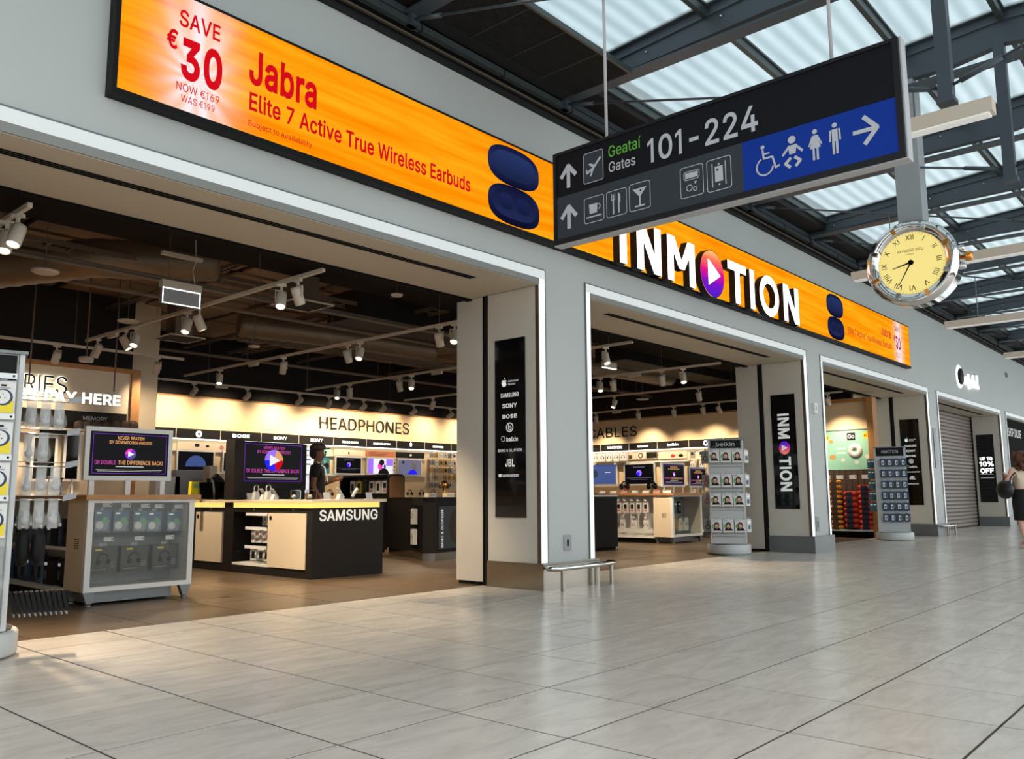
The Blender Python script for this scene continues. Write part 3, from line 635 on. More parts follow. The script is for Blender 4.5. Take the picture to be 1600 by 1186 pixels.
# concourse luminaires
LP = B(); LP.m('white').box(-.07, 0, 4.06, .07, 2.86, 4.19)
for k in range(5):
    x = 7.5+4.82*k
    t = thing('linear_luminaire', f'long pale box luminaire hung under the glass roof, {NUM[k+1]} nearest of the row', 'light', (x, 1.36, 0), group='box luminaires under the roof')
    LP2 = B(); LP2.m('rail_white').box(-.07, 0, 4.07, .07, 2.86, 4.19); LP2.build('housing', None, t)
    LP3 = B(); LP3.m('print_white').box(-.055, .03, 4.055, .055, 2.83, 4.07); LP3.build('diffuser', None, t)
    for y in (.6, 2.3):
        z = 4.4+(y+1.36-1.7)*(5.57-4.4)/4.05
        B().m('grey_metal').tube([(0, y, 4.19), (0, y, z)], .008, 5).build('hanger', None, t)
# ------------------------------------------------------------------ hanging wayfinding sign
SX = 5.1
t = thing('wayfinding_sign', 'dark hanging airport sign with gates 101-224 and blue toilet panel', 'sign', (SX, 2.72, 2.96))
def P(s_, z, off=0): return Vector((SX-off, 4.04-s_, z))   # s_: distance from the sign's left edge as read
b = B(); b.m('sign_frame').box(SX-.0, 1.395, 2.965, SX+.012, 4.04, 3.715)
b.m('sign_frame').box(SX-.012, 1.395, 2.965, SX, 4.04, 3.0).box(SX-.012, 1.395, 3.69, SX, 4.04, 3.715).box(SX-.012, 4.01, 3.0, SX, 4.04, 3.69).box(SX-.012, 1.395, 3.0, SX, 1.43, 3.69)
b.m('print_grey').box(SX+.012, 1.385, 2.955, SX+.10, 4.05, 3.725)
b.m('sign_frame').box(SX+.10, 1.395, 2.965, SX+.112, 4.04, 3.715)
b.build('case', None, t, (SX, 2.72, 2.96))
b = B(); b.m('sign_dark').box(SX-.003, 1.43, 3.345, SX-.001, 4.01, 3.69); b.build('dark_panel', None, t, (SX, 2.72, 2.96))
b = B(); b.m('sign_grey').box(SX-.003, 2.42, 3.0, SX-.001, 4.01, 3.345); b.build('grey_panel', None, t, (SX, 2.72, 2.96))
b = B(); b.m('sign_blue').box(SX-.003, 1.43, 3.0, SX-.001, 2.42, 3.345); b.build('blue_panel', None, t, (SX, 2.72, 2.96))
SU, SV = Vector((0,-1,0)), Vector((0,0,1)); OF = .005
OFC = [0]
def nof():
    OFC[0] = (OFC[0]+1) % 12; return OF+OFC[0]*.00025
def spoly(b, pts, m='sign_icon'):
    o_ = nof(); b.m(m).poly([P(a, z, o_) for a, z in pts])
def sthick(b, pts, wd, m='sign_icon'):
    for (a0, z0), (a1, z1) in zip(pts[:-1], pts[1:]):
        dx, dz = a1-a0, z1-z0; L = math.hypot(dx, dz) or 1; nx, nz_ = -dz/L*wd/2, dx/L*wd/2; ex, ez = dx/L*wd*.2, dz/L*wd*.2
        o_ = nof(); b.m(m).poly([P(a0+nx-ex, z0+nz_-ez, o_), P(a0-nx-ex, z0-nz_-ez, o_), P(a1-nx+ex, z1-nz_+ez, o_), P(a1+nx+ex, z1+nz_+ez, o_)])
def sdisc(b, a, z, r, r2=None, m='sign_icon', n=14):
    o_ = nof()+(.003 if m != 'sign_icon' else 0); b.m(m).poly([P(a+r*math.cos(2*math.pi*i/n), z+(r2 or r)*math.sin(2*math.pi*i/n), o_) for i in range(n)])
def sarc(b, a, z, r, t0, t1, wd, n=12):
    sthick(b, [(a+r*math.cos(t0+(t1-t0)*i/n), z+r*math.sin(t0+(t1-t0)*i/n)) for i in range(n+1)], wd)
org = (SX, 2.72, 2.96)
for z in (3.51, 3.175):
    b = B(); sthick(b, [(.15, z-.10), (.15, z+.06)], .035); sthick(b, [(.08, z-.01), (.15, z+.075), (.22, z-.01)], .035); b.build('arrow', None, t, org)
b = B(); addtext(b, 'sign_icon', '101-224', P(.88, 3.405, OF), SU, SV, .175, w=.86, bold=.02); b.build('lettering', None, t, org)
b = B(); addtext(b, 'sign_green', 'Geataí', P(.535, 3.545, OF), SU, SV, .085, w=.29, bold=.01); b.build('lettering', None, t, org)
b = B(); addtext(b, 'sign_icon', 'Gates', P(.535, 3.425, OF), SU, SV, .078, w=.24, bold=.01); b.build('lettering', None, t, org)
def icon_frame(b, a0, a1, z0, z1):
    c = .012
    sthick(b, [(a0+c, z0), (a1-c, z0), (a1, z0+c), (a1, z1-c), (a1-c, z1), (a0+c, z1), (a0, z1-c), (a0, z0+c), (a0+c, z0)], .005)
b = B(); b.m('sign_grey').poly([P(.30, 3.39, .004), P(.485, 3.39, .004), P(.485, 3.63, .004), P(.30, 3.63, .004)]); icon_frame(b, .30, .485, 3.39, 3.63)
sthick(b, [(.33, 3.47), (.39, 3.50), (.46, 3.57)], .018); spoly(b, [(.345, 3.54), (.365, 3.545), (.42, 3.515), (.40, 3.495)]); spoly(b, [(.38, 3.50), (.405, 3.51), (.375, 3.44), (.36, 3.44)]); spoly(b, [(.325, 3.475), (.34, 3.47), (.335, 3.50), (.322, 3.502)])
b.build('plane_icon', None, t, org)
b = B(); icon_frame(b, .30, .485, 3.07, 3.27); spoly(b, [(.345, 3.215), (.425, 3.215), (.42, 3.14), (.35, 3.14)]); sarc(b, .43, 3.185, .02, -1.4, 1.4, .008); sthick(b, [(.32, 3.115), (.46, 3.115)], .01); b.build('cup_icon', None, t, org)
b = B(); icon_frame(b, .51, .69, 3.07, 3.27); sthick(b, [(.57, 3.09), (.57, 3.24)], .012); sthick(b, [(.555, 3.25), (.555, 3.2), (.585, 3.2), (.585, 3.25)], .006); spoly(b, [(.615, 3.25), (.635, 3.23), (.635, 3.17), (.627, 3.17), (.627, 3.09), (.615, 3.09)]); b.build('cutlery_icon', None, t, org)
b = B(); icon_frame(b, .715, .895, 3.07, 3.275); spoly(b, [(.745, 3.235), (.865, 3.235), (.805, 3.165)]); sthick(b, [(.805, 3.17), (.805, 3.105)], .012); sthick(b, [(.765, 3.1), (.845, 3.1)], .012); sdisc(b, .815, 3.215, .008, m='sign_grey'); b.build('glass_icon', None, t, org)
b = B(); icon_frame(b, 1.145, 1.325, 3.065, 3.285); icon_frame(b, 1.175, 1.295, 3.19, 3.25); spoly(b, [(1.185, 3.2), (1.285, 3.2), (1.285, 3.24), (1.185, 3.24)]); addtext(b, 'sign_grey', '$', P(1.235, 3.205, OF+.002), SU, SV, .03, align='C', bold=.02); sarc(b, 1.215, 3.13, .022, 0, 6.28, .006); sarc(b, 1.26, 3.115, .014, 0, 6.28, .006); spoly(b, [(1.25, 3.17), (1.275, 3.17), (1.262, 3.15)]); b.build('money_icon', None, t, org)
b = B(); icon_frame(b, 1.355, 1.535, 3.06, 3.285); sthick(b, [(1.395, 3.09), (1.395, 3.255)], .007); sthick(b, [(1.495, 3.09), (1.495, 3.255)], .007); spoly(b, [(1.415, 3.12), (1.475, 3.12), (1.475, 3.23), (1.415, 3.23)]); sdisc(b, 1.435, 3.205, .009, m='sign_grey'); sthick(b, [(1.435, 3.19), (1.435, 3.13)], .014, 'sign_grey'); sthick(b, [(1.435, 3.18), (1.46, 3.175)], .006, 'sign_grey'); sdisc(b, 1.445, 3.245, .007); sdisc(b, 1.445, 3.1, .007); b.build('lift_icon', None, t, org)
b = B(); sdisc(b, 1.765, 3.27, .014); sthick(b, [(1.765, 3.25), (1.77, 3.19), (1.83, 3.19), (1.85, 3.11), (1.875, 3.12)], .013); sthick(b, [(1.768, 3.22), (1.81, 3.22)], .010); sarc(b, 1.775, 3.135, .058, 2.0, 6.1, .011); b.build('wheelchair_icon', None, t, org)
b = B(); sdisc(b, 1.965, 3.265, .026); spoly(b, [(1.935, 3.23), (1.995, 3.23), (1.985, 3.17), (1.945, 3.17)]); sthick(b, [(1.945, 3.225), (1.90, 3.175)], .016); sthick(b, [(1.985, 3.225), (2.03, 3.175)], .016); sthick(b, [(1.95, 3.145), (1.915, 3.115), (1.945, 3.085)], .02); sthick(b, [(1.98, 3.145), (2.015, 3.115), (1.985, 3.085)], .02); b.build('baby_icon', None, t, org)
b = B(); sdisc(b, 2.115, 3.275, .016); spoly(b, [(2.10, 3.25), (2.13, 3.25), (2.15, 3.165), (2.08, 3.165)]); sthick(b, [(2.1, 3.245), (2.075, 3.185)], .010); sthick(b, [(2.13, 3.245), (2.155, 3.185)], .010); sthick(b, [(2.103, 3.17), (2.103, 3.09)], .014); sthick(b, [(2.127, 3.17), (2.127, 3.09)], .014); b.build('woman_icon', None, t, org)
b = B(); sdisc(b, 2.24, 3.28, .016); spoly(b, [(2.222, 3.255), (2.258, 3.255), (2.258, 3.175), (2.222, 3.175)]); sthick(b, [(2.212, 3.25), (2.208, 3.18)], .011); sthick(b, [(2.268, 3.25), (2.272, 3.18)], .011); sthick(b, [(2.229, 3.18), (2.229, 3.095)], .015); sthick(b, [(2.251, 3.18), (2.251, 3.095)], .015); b.build('man_icon', None, t, org)
b = B(); sthick(b, [(2.355, 3.19), (2.48, 3.19)], .026); sthick(b, [(2.42, 3.275), (2.495, 3.19), (2.42, 3.105)], .028); b.build('arrow', None, t, org)
for y in (3.555, 1.81): B().m('print_grey').tube([(SX+.05, y, 3.72), (SX+.05, y, 6.0)], .012, 8).build('hanger_rod', None, t, org)
# ------------------------------------------------------------------ clock
CX, CY, CZ = 9.8, 2.71, 3.54
t = thing('station_clock', 'round chrome clock with cream roman-numeral dial hung on a grey post', 'clock', (CX, CY, 3.04))
org = (CX, CY, 3.04); C0 = Vector((CX, CY, CZ))
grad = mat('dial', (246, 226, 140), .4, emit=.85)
b = B(); b.m('chrome').lathe(C0, (-1, 0, 0), [(.40, -.34), (.455, -.32), (.47, -.27), (.47, -.06), (.485, -.04), (.485, -.0), (.46, .035), (.44, .045)], 48); b.m('chrome').disc(C0+Vector((.34, 0, 0)), (0, .4, 0), (0, 0, .4), 32)
b.build('case', None, t, org)
b = B(); b.m('chrome').lathe(C0, (-1, 0, 0), [(.44, .045), (.425, .05), (.36, .02), (.35, .005)], 48); b.build('bezel', None, t, org)
b = B()
for i in range(8):
    a = math.pi*i/4+.39; d = Vector((0, math.cos(a), math.sin(a))); e = Vector((0, -math.sin(a), math.cos(a)))
    B().m('gold' if i % 2 else 'chrome').obox(C0+d*.40+Vector((-.05, 0, 0)), (.014, 0, 0), d*.035, e*.02).build('bezel_screw', None, t, org)
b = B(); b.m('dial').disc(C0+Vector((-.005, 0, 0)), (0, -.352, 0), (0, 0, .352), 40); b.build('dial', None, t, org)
b = B()
rom = ['XII', 'I', 'II', 'III', 'IIII', 'V', 'VI', 'VII', 'VIII', '', 'X', 'XI']; rom[9] = 'IX'
for i, r_ in enumerate(rom):
    a = math.pi/2-i*math.pi/6; d = Vector((0, -math.cos(a), math.sin(a)))
    vv = d; uu = vv.cross(Vector((-1, 0, 0))).normalized()
    if i in (0, 1, 2, 3, 4, 8, 9, 10, 11, 5, 6, 7): pass
    wd = None
    nb = B(); addtext(nb, 'black_matt', r_, C0+d*.262+Vector((-.012, 0, 0)), uu, vv, .055, w=wd, align='C', bold=.012); nb.build('numeral', None, t, org)
b.m('black_matt')
for i in range(60):
    a = i*math.pi/30; d = Vector((0, math.cos(a), math.sin(a))); e = Vector((0, -math.sin(a), math.cos(a)))*.0015
    p = C0+Vector((-.010, 0, 0)); b.poly([p+d*.333-e, p+d*.345-e, p+d*.345+e, p+d*.333+e])
addtext(b, 'black_matt', 'RAYMOND WEIL', C0+Vector((-.012, 0, .125)), SU, SV, .032, w=.27, align='C')
addtext(b, 'black_matt', 'GENEVE', C0+Vector((-.012, 0, .09)), SU, SV, .016, w=.08, align='C')
b.build('minute_track', None, t, org)
def hand(ang, L, w0):
    d = Vector((0, -math.sin(ang), math.cos(ang))); e = d.cross(Vector((-1, 0, 0))); c = C0+Vector((-.022, 0, 0))
    return B().m('black_matt').prism([c-e*w0, c+e*w0, c+d*L+e*w0*.35, c+d*L-e*w0*.35], (-.004, 0, 0)).lathe(c, (-1, 0, 0), [(.0, .012), (.028, .01), (.028, -.01)], 16)
hand(math.radians(257), .20, .010).build('hour_hand', None, t, org); hand(math.radians(210), .285, .008).build('minute_hand', None, t, org)
b = B(); b.m('gold').lathe(C0+Vector((.13, -.47, 0)), (0, -1, 0), [(.0, 0), (.025, 0), (.025, .05), (.05, .05), (.055, .07), (.055, .10), (.04, .115), (.0, .12)], 14)
for z in (-.10, .10): b.m('chrome').lathe(C0+Vector((.13, -.45, z)), (0, -1, 0), [(.035, 0), (.035, .05), (.02, .065), (0, .065)], 12)
b.build('crown', None, t, org)
b = B(); b.m('gold').lathe(C0+Vector((.13, .46, -.05)), (0, 1, 0), [(.05, 0), (.05, .05), (0, .05)], 12); b.build('side_knob', None, t, org)
b = B(); b.m('concrete').box(9.86, 2.575, 3.98, 10.1, 2.835, 5.72); b.m('chrome').box(9.84, 2.56, 3.9, 10.12, 2.85, 3.99); b.build('post', None, t, org)

# ------------------------------------------------------------------ LED sign
t = thing('led_advert_screen', 'long orange LED advertising screen across the shop fascia', 'screen', (2.31, FY, 3.78))
org = (2.31, FY, 3.78); YS = 5.73
b = B(); b.m('black').box(2.31, YS+.004, 3.785, 20.12, FY, 4.755); b.m('black').box(2.31, YS-.006, 3.835, 2.345, YS+.004, 4.735).box(2.31, YS-.006, 3.785, 20.12, YS+.004, 3.835).box(2.31, YS-.006, 4.735, 20.12, YS+.004, 4.755)
b.build('casing', None, t, org)
b = B(); b.m('led_orange').box(2.345, YS, 3.835, 20.10, YS+.003, 4.735); b.build('display', None, t, org)
YP = YS-.003
def L(s_, x, z, h, w_, bold=0, m='sign_red', sh='lettering'):
    bb = B(); addtext(bb, m, s_, (x, YP, z), UX, UZ, h, w=w_, bold=bold); bb.build(sh, None, t, org)
L('SAVE', 2.77, 4.49, .125, .33, .022); L('30', 2.795, 4.10, .29, .335, .045); L('€', 2.68, 4.29, .14, .085, .03)
L('NOW €169', 2.77, 3.985, .06, .345, .005); L('WAS €199', 2.81, 3.905, .052, .27, .005)
L('Jabra', 3.36, 4.265, .27, .64, .035); L('Elite 7 Active True Wireless Earbuds', 3.37, 4.04, .14, 2.50, .025); L('Subject to availability', 3.365, 3.905, .045, .60, .01)
grad_mat('case_blue', 'Z', 3.85, 4.71, [(0, (14, 14, 40)), (.35, (32, 42, 88)), (.5, (14, 16, 44)), (.75, (38, 50, 100)), (1, (22, 26, 62))], .8)
grad_mat('case_inner', 'Z', 3.9, 4.6, [(0, (40, 50, 98)), (.5, (24, 28, 64)), (1, (44, 60, 112))], .75)
def earcase(x0, x1, flip=0):
    b = B(); xc = (x0+x1)/2; rx = (x1-x0)/2
    def sup(cx, cz, a, c, y, m, e=.75):
        b.m(m).poly([(cx+a*math.copysign(abs(math.cos(q))**e, math.cos(q)), y, cz+c*math.copysign(abs(math.sin(q))**e, math.sin(q))) for q in [2*math.pi*i/36 for i in range(36)]])
    sup(xc, 4.49, rx, .215, YP, 'case_blue'); sup(xc, 4.06, rx, .215, YP-.001, 'case_blue')
    sup(xc, 4.50, rx*.84, .15, YP-.002, 'case_inner'); sup(xc, 4.07, rx*.84, .155, YP-.003, 'case_inner')
    for s_ in (-1, 1): sup(xc+s_*rx*.33, 4.09, rx*.26, .09, YP-.004, 'case_blue')
    for f in b.f: pass
    b.build('earbud_case_picture', None, t, org)
earcase(6.13, 6.96); earcase(15.25, 16.08)
L('Jabra', 18.2, 4.30, .18, .62, .02); L('Elite 7 Active True Wireless Earbuds', 16.3, 4.06, .13, 2.55, .012)
mat('sign_purple', (150, 20, 120), .4, emit=.8)
L('SAVE', 19.1, 4.52, .1, .34, .01, 'sign_purple'); L('30', 19.14, 4.13, .26, .32, .04, 'sign_purple'); L('€', 19.02, 4.28, .12, .09, .03, 'sign_purple'); L('NOW €169', 19.1, 4.0, .05, .34, 0, 'sign_purple'); L('WAS €199', 19.13, 3.93, .05, .28, 0, 'sign_purple')
# three dimensional shop name
t = thing('shop_name_letters', 'large white illuminated INMOTION letters in front of the orange screen', 'sign', (8.2, 5.66, 3.80)); org = (8.2, 5.66, 3.80)
ZL0, ZL1, YL = 3.80, 4.42, 5.60
def stroke_letter(polys, name):
    b = B()
    for k_, pl in enumerate(polys):
        b.m('letter_white').poly([(x, YL-.001-k_*.0006, z) for x, z in pl]); b.m('charcoal').prism([(x, YL, z) for x, z in pl], (0, .10, 0))
    b.build(name, None, t, org)
def R4(x0, z0, x1, z1): return [(x0, z0), (x1, z0), (x1, z1), (x0, z1)]
def lt_I(x): return [R4(x, ZL0, x+.15, ZL1)]
def lt_N(x0, x1): w_ = .155; return [R4(x0, ZL0, x0+w_, ZL1), R4(x1-w_, ZL0, x1, ZL1), [(x0, ZL1), (x0+w_*1.15, ZL1), (x1, ZL0), (x1-w_*1.15, ZL0)]]
def lt_M(x0, x1):
    w_ = .155; xm = (x0+x1)/2
    return [R4(x0, ZL0, x0+w_, ZL1), R4(x1-w_, ZL0, x1, ZL1), [(x0, ZL1), (x0+w_*1.2, ZL1), (xm+.07, ZL0+.2), (xm-.07, ZL0+.2)], [(x1-w_*1.2, ZL1), (x1, ZL1), (xm+.07, ZL0+.2), (xm-.07, ZL0+.2)]]
stroke_letter(lt_I(8.34), 'letter_i'); stroke_letter(lt_N(8.72, 9.29), 'letter_n'); stroke_letter(lt_M(9.45, 10.17), 'letter_m')
stroke_letter([R4(11.14, ZL1-.13, 11.73, ZL1), R4(11.36, ZL0, 11.51, ZL1-.13)], 'letter_t'); stroke_letter(lt_I(11.85), 'letter_i'); stroke_letter(lt_N(13.06, 13.66), 'letter_n')
def ringmesh(b, cx, cz, rx, rz, wd, m='letter_white', y=YL, dep=.1):
    n = 40
    for i in range(n):
        a0, a1 = 2*math.pi*i/n, 2*math.pi*(i+1)/n
        o0, o1 = [(cx+rx*math.cos(a), cz+rz*math.sin(a)) for a in (a0, a1)]; i0, i1 = [(cx+(rx-wd)*math.cos(a), cz+(rz-wd)*math.sin(a)) for a in (a0, a1)]
        b.m(m).poly([(o0[0], y, o0[1]), (i0[0], y, i0[1]), (i1[0], y, i1[1]), (o1[0], y, o1[1])])
        b.m('charcoal').poly([(o0[0], y, o0[1]), (o1[0], y, o1[1]), (o1[0], y+dep, o1[1]), (o0[0], y+dep, o0[1])]); b.poly([(i1[0], y, i1[1]), (i0[0], y, i0[1]), (i0[0], y+dep, i0[1]), (i1[0], y+dep, i1[1])])
b = B(); ringmesh(b, 12.53, 4.11, .35, .33, .13); b.build('letter_o', None, t, org)
grad_mat('logo_grad', 'Z', 3.78, 4.44, [(0, (70, 30, 200)), (.3, (120, 20, 190)), (.55, (225, 20, 130)), (.8, (245, 110, 80)), (1, (250, 190, 120))], 1.1)
b = B(); b.m('logo_grad').disc((10.67, YL-.001, 4.11), (.345, 0, 0), (0, 0, .335), 40); b.m('charcoal').lathe((10.67, YL, 4.11), (0, 1, 0), [(.345, 0), (.345, .10)], 40)
b.m('letter_white').prism([(10.54, YL-.003, 3.93), (10.88, YL-.003, 4.11), (10.54, YL-.003, 4.30)], (0, -.012, 0)); b.build('play_disc', None, t, org)

# ------------------------------------------------------------------ SHOP CEILING
def spot(root, loc, aim, power=60, size=62, blend=.5):
    l = bpy.data.lights.new('spot', 'SPOT'); l.energy = power*5.4; l.color = (1, .80, .56); l.spot_size = math.radians(size); l.spot_blend = blend; l.shadow_soft_size = .05
    o = bpy.data.objects.new('lamp_light', l); COL.objects.link(o); o.parent = root; o.location = loc
    o.rotation_euler = Vector(aim).to_track_quat('-Z', 'Y').to_euler(); return o
def head_mesh():
    b = B(); b.m('rail_white').lathe((0, 0, 0), (0, 0, -1), [(0, -.09), (.052, -.085), (.056, -.05), (.056, .10), (.05, .11), (.046, .10), (.044, .07)], 16); return b
HM = LM = JM = None
ZR = 3.30
def rail(label, p0, p1, heads, zr=ZR, boxes=(), wide=False):
    """heads: (distance along rail, aim vector, lit, power)"""
    global HM, LM, JM
    p0, p1 = Vector((*p0, zr)), Vector((*p1, zr)); d = (p1-p0).normalized(); n = Vector((-d.y, d.x, 0))
    t = thing('track_light', label, 'light', p0)
    B().m('rail_white').obox((p1-p0)/2, d*((p1-p0).length/2), n*.018, (0, 0, .02)).build('rail', None, t)
    q = 1.2
    while q < (p1-p0).length:
        B().m('ceil_metal').tube([d*q+Vector((0, 0, .02)), d*q+Vector((0, 0, 1.3))], .004, 4).build('suspension_wire', None, t); q += 2.4
    for s_ in boxes: B().m('rail_white').obox(d*s_+Vector((0, 0, -.045)), d*.13, n*.025, (0, 0, .025)).build('driver_box', None, t)
    for (s_, aim, lit, pw) in heads:
        aim = Vector(aim).normalized(); c = d*s_+Vector((0, 0, -.02))
        if JM is None:
            j = B(); j.m('rail_white').box(-.05, -.016, -.03, .05, .016, 0).box(-.012, -.012, -.09, .012, .012, -.03).box(-.066, -.012, -.20, -.058, .012, -.07).box(-.066, -.012, -.08, .0, .012, -.07)
            JO = j.build('bracket', None, t); JM = JO.data
        else: JO = link('bracket', JM, t)
        hc = c+Vector((0, 0, -.17)); q_ = aim.to_track_quat('-Z', 'Y')
        JO.location = c; JO.rotation_euler = (0, 0, math.atan2(aim.y, aim.x)+math.pi/2)
        if HM is None: HO = head_mesh().build('spot_head', None, t); HM = HO.data
        else: HO = link('spot_head', HM, t)
        HO.location = hc; HO.rotation_euler = q_.to_euler()
        if LM is None:
            LO = B().m('lamp').disc((0, 0, -.085), (.043, 0, 0), (0, .043, 0), 16).build('lamp_lens', None, HO); LM = LO.data
            LO2 = LO
        else: LO = link('lamp_lens', LM, HO)
        if pw: spot(t, hc+aim*.13, aim, pw*(.5 if wide else 1), 96 if wide else 66, 1 if wide else .6)
    return t
A = lambda x, y, z: Vector((x, y, z))
dn = A(-.35, -.45, -1); dn2 = A(.5, -.2, -1); up_w = A(0, 1, -.5); to_r = A(1, .1, -.9)
rail('white ceiling track nearest the opening, at top left over the shop entrance', (2.3, 7.1), (2.3, 12.5), [(.25, A(-.35,-.3,-1), 1, 60), (.5, A(-.2,-.35,-1), 1, 60), (3.2, dn, 1, 60)])
rail('long white ceiling track passing beside the hanging exit sign', (5.03, 7.0), (5.03, 12.8), [(.45, A(.5,.1,-1), 0, 70), (.75, A(-.35,-.4,-1), 1, 70), (2.5, A(.4,-.2,-1), 1, 70), (2.8, A(-.4,-.3,-1), 1, 70), (4.2, A(-.4,-.4,-1), 1, 70), (4.5, A(.4,-.4,-1), 1, 70), (5.4, A(-.2,.5,-1), 0, 60)], boxes=(4.9,))
rail('white ceiling track above the SAMSUNG counter', (7.8, 7.0), (7.8, 15.2), [(.9, A(-.5,-.3,-1), 1, 70), (1.2, A(.4,.1,-1), 0, 60), (2.9, A(-.5,-.3,-1), 1, 70), (3.2, A(.5,.1,-1), 0, 60), (4.9, A(.2,.5,-1), 0, 50), (6.9, A(-.3,-.4,-1), 0, 60)], boxes=(.3, 5.8))
rail('white ceiling track right of the one above the SAMSUNG counter', (10.68, 6.98), (10.68, 15.4), [(.5, A(-.2,-.4,-1), 1, 60), (1.3, A(.1,.5,-1), 0, 40), (5.0, A(-.4,-.4,-1), 1, 70), (5.35, A(.4,.1,-1), 0, 60), (6.9, A(.3,.2,-1), 0, 50), (7.3, A(-.4,-.4,-1), 1, 60)], boxes=(4.3,))
rail('white ceiling track in front of the CABLES wall, nearest the opening', (13.5, 7.0), (13.5, 15.4), [(.75, A(-.4,-.3,-1), 1, 70), (1.2, A(.5,.1,-1), 0, 60), (2.3, A(.5,.1,-1), 0, 60), (2.6, A(-.4,-.3,-1), 1, 70), (4.0, A(.2,.2,-1), 0, 40), (7.4, A(.1,.6,-1), 0, 40)], boxes=(1.8,))
rail('white ceiling track in front of the CABLES wall, middle one', (16.3, 7.0), (16.3, 15.6), [(2.0, A(.5,0,-1), 0, 60), (4.2, A(-.5,.1,-1), 0, 60), (6.0, A(.6,.1,-1), 0, 50)])
rail('white ceiling track running closest along the CABLES wall', (19.3, 7.0), (19.3, 15.9), [(.35, A(.55,-.1,-1), 1, 60), (1.3, A(.5,.1,-1), 1, 60), (3.1, A(.35,-.3,-.8), 1, 60), (3.55, A(.55,.1,-.9), 1, 50), (4.4, A(.45,.1,-.95), 1, 50), (5.5, A(.5,.1,-.8), 1, 60), (6.9, A(.5,.1,-.9), 1, 60), (8.0, A(.5,.1,-.9), 1, 60)], boxes=(6.2,), wide=True)
rail('white ceiling track running along the pay desk wall', (1.5, 13.4), (6.85, 13.4), [(1.2, A(.1,.5,-.9), 0, 26), (2.3, A(0,.5,-.9), 0, 26), (3.35, A(0,.6,-.9), 0, 26), (4.9, A(.2,.7,-.8), 0, 24)], wide=True)
rail('white ceiling track running along the HEADPHONES wall', (7.5, 15.95), (18.5, 15.95), [(.9, up_w, 0, 45), (2.1, up_w, 0, 45), (3.4, up_w, 0, 55), (4.2, A(.1,1,-1), 0, 45), (4.7, up_w, 0, 35), (5.2, up_w, 0, 35), (5.8, up_w, 0, 35), (6.8, up_w, 0, 45), (8.1, up_w, 0, 45), (9.4, up_w, 0, 45)], boxes=(1.5, 8.9), wide=True)
# ceiling panels, trays, ducts, pipes
cp = B(); mat('ceil_board', (128, 108, 90), .8, noise=.15, nscale=1.5)
for i in range(14):
    for j in range(4):
        x0 = -.9+i*1.5; y0 = 9.65+j*1.75
        cp.m('ceil_board').box(x0+.05, y0+.05, 4.38, x0+1.42, y0+1.66, 4.42)
co = cp.build('ceiling_board', None, bpy.data.objects['ceiling_shop']); co['kind'] = 'stuff'
for i, x in enumerate((.8, 3.2, 5.9, 8.6, 11.4, 14.2, 17)):
    t = struct(B().m('ceil_metal').box(x, 9.62, 4.14, x+.10, 16.9, 4.19).build('beam_strut', None))
    b = B()
    for k in range(78): b.m('black_matt').box(x+.03, 9.75+k*.09, 4.135, x+.07, 9.80+k*.09, 4.14)
    o = b.build('slot_holes', None, t); o['kind'] = 'stuff'
def ctray(label, p0, p1, z):
    t = thing('cable_tray', label, 'cable tray', (*p0, z)); p0 = Vector((*p0, z)); p1 = Vector((*p1, z)); d = (p1-p0); Ln = d.length; d.normalize(); n = Vector((-d.y, d.x, 0))
    for s_ in (-1, 1): B().m('ceil_metal').obox(d*Ln/2+n*.15*s_, d*Ln/2, n*.006, (0,0,.03)).build('side_rail', None, t)
    b = B()
    for k in range(int(Ln/.25)): b.m('ceil_metal').obox(d*(k*.25+.1), d*.012, n*.15, (0,0,.006))
    o = b.build('rung', None, t); o['kind'] = 'stuff'
ctray('open ladder cable tray crossing above the pay desk', (0.5, 10.4), (9.5, 10.4), 3.95)
ctray('ladder cable tray along the shop ceiling near the headphone wall', (8, 13.7), (19.5, 13.7), 3.9)
ctray('ladder cable tray running into the shop above the black headphone counter', (9.3, 9.7), (9.3, 16), 4.0)
def pipe(label, pts, r, m='ceil_metal', name='ceiling_pipe', cat='pipe', n=8):
    o = B().m(m).tube(pts, r, n).build(name, None, None, pts[0]); o.location = pts[0]; return tag(o, label, cat)
pipe('thin steel pipe crossing the shop ceiling behind the exit sign', [(-1, 9.75, 3.6), (12, 9.75, 3.6)], .03)
pipe('thin steel pipe crossing the ceiling behind the round speaker', [(-1, 10.05, 3.72), (12, 10.05, 3.72)], .02)
pipe('thin steel pipe crossing deep in the shop ceiling', [(-1, 11.4, 3.8), (19, 11.4, 3.8)], .03)
pipe('steel pipe along the ceiling above the headphone wall', [(5, 15.2, 3.75), (19, 15.2, 3.75)], .03)
pipe('steel pipe crossing the ceiling in front of the cables wall', [(12, 12.5, 3.7), (20, 12.5, 3.7)], .04)
def duct(label, pts, r):
    P_ = []
    pts = [Vector(p) for p in pts]
    rr = []
    for a, b_ in zip(pts[:-1], pts[1:]):
        n_ = max(2, int((b_-a).length/.09))
        for k in range(n_): P_.append(a.lerp(b_, k/n_)); rr.append(r*(1+.05*(k % 2)))
    P_.append(pts[-1]); rr.append(r)
    o = B().m('duct').tube(P_, rr, 16).build('air_duct', None, None, pts[0]); o.location = pts[0]; tag(o, label, 'duct')
duct('fat silver ribbed air duct bending through the ceiling at left', [(2.6, 12.6, 3.8), (3.3, 11.4, 3.78), (4.2, 10.6, 3.95), (5.6, 10.2, 4.1)], .24)
duct('silver flexible air duct in the ceiling above the headphones wall', [(7.6, 13.0, 3.95), (9.4, 12.4, 3.9), (11.5, 12.3, 3.9)], .20)
duct('silver flexible air duct above the cables wall', [(13.0, 10.6, 3.95), (15.5, 11.2, 3.9), (18.5, 11.0, 3.9)], .18)
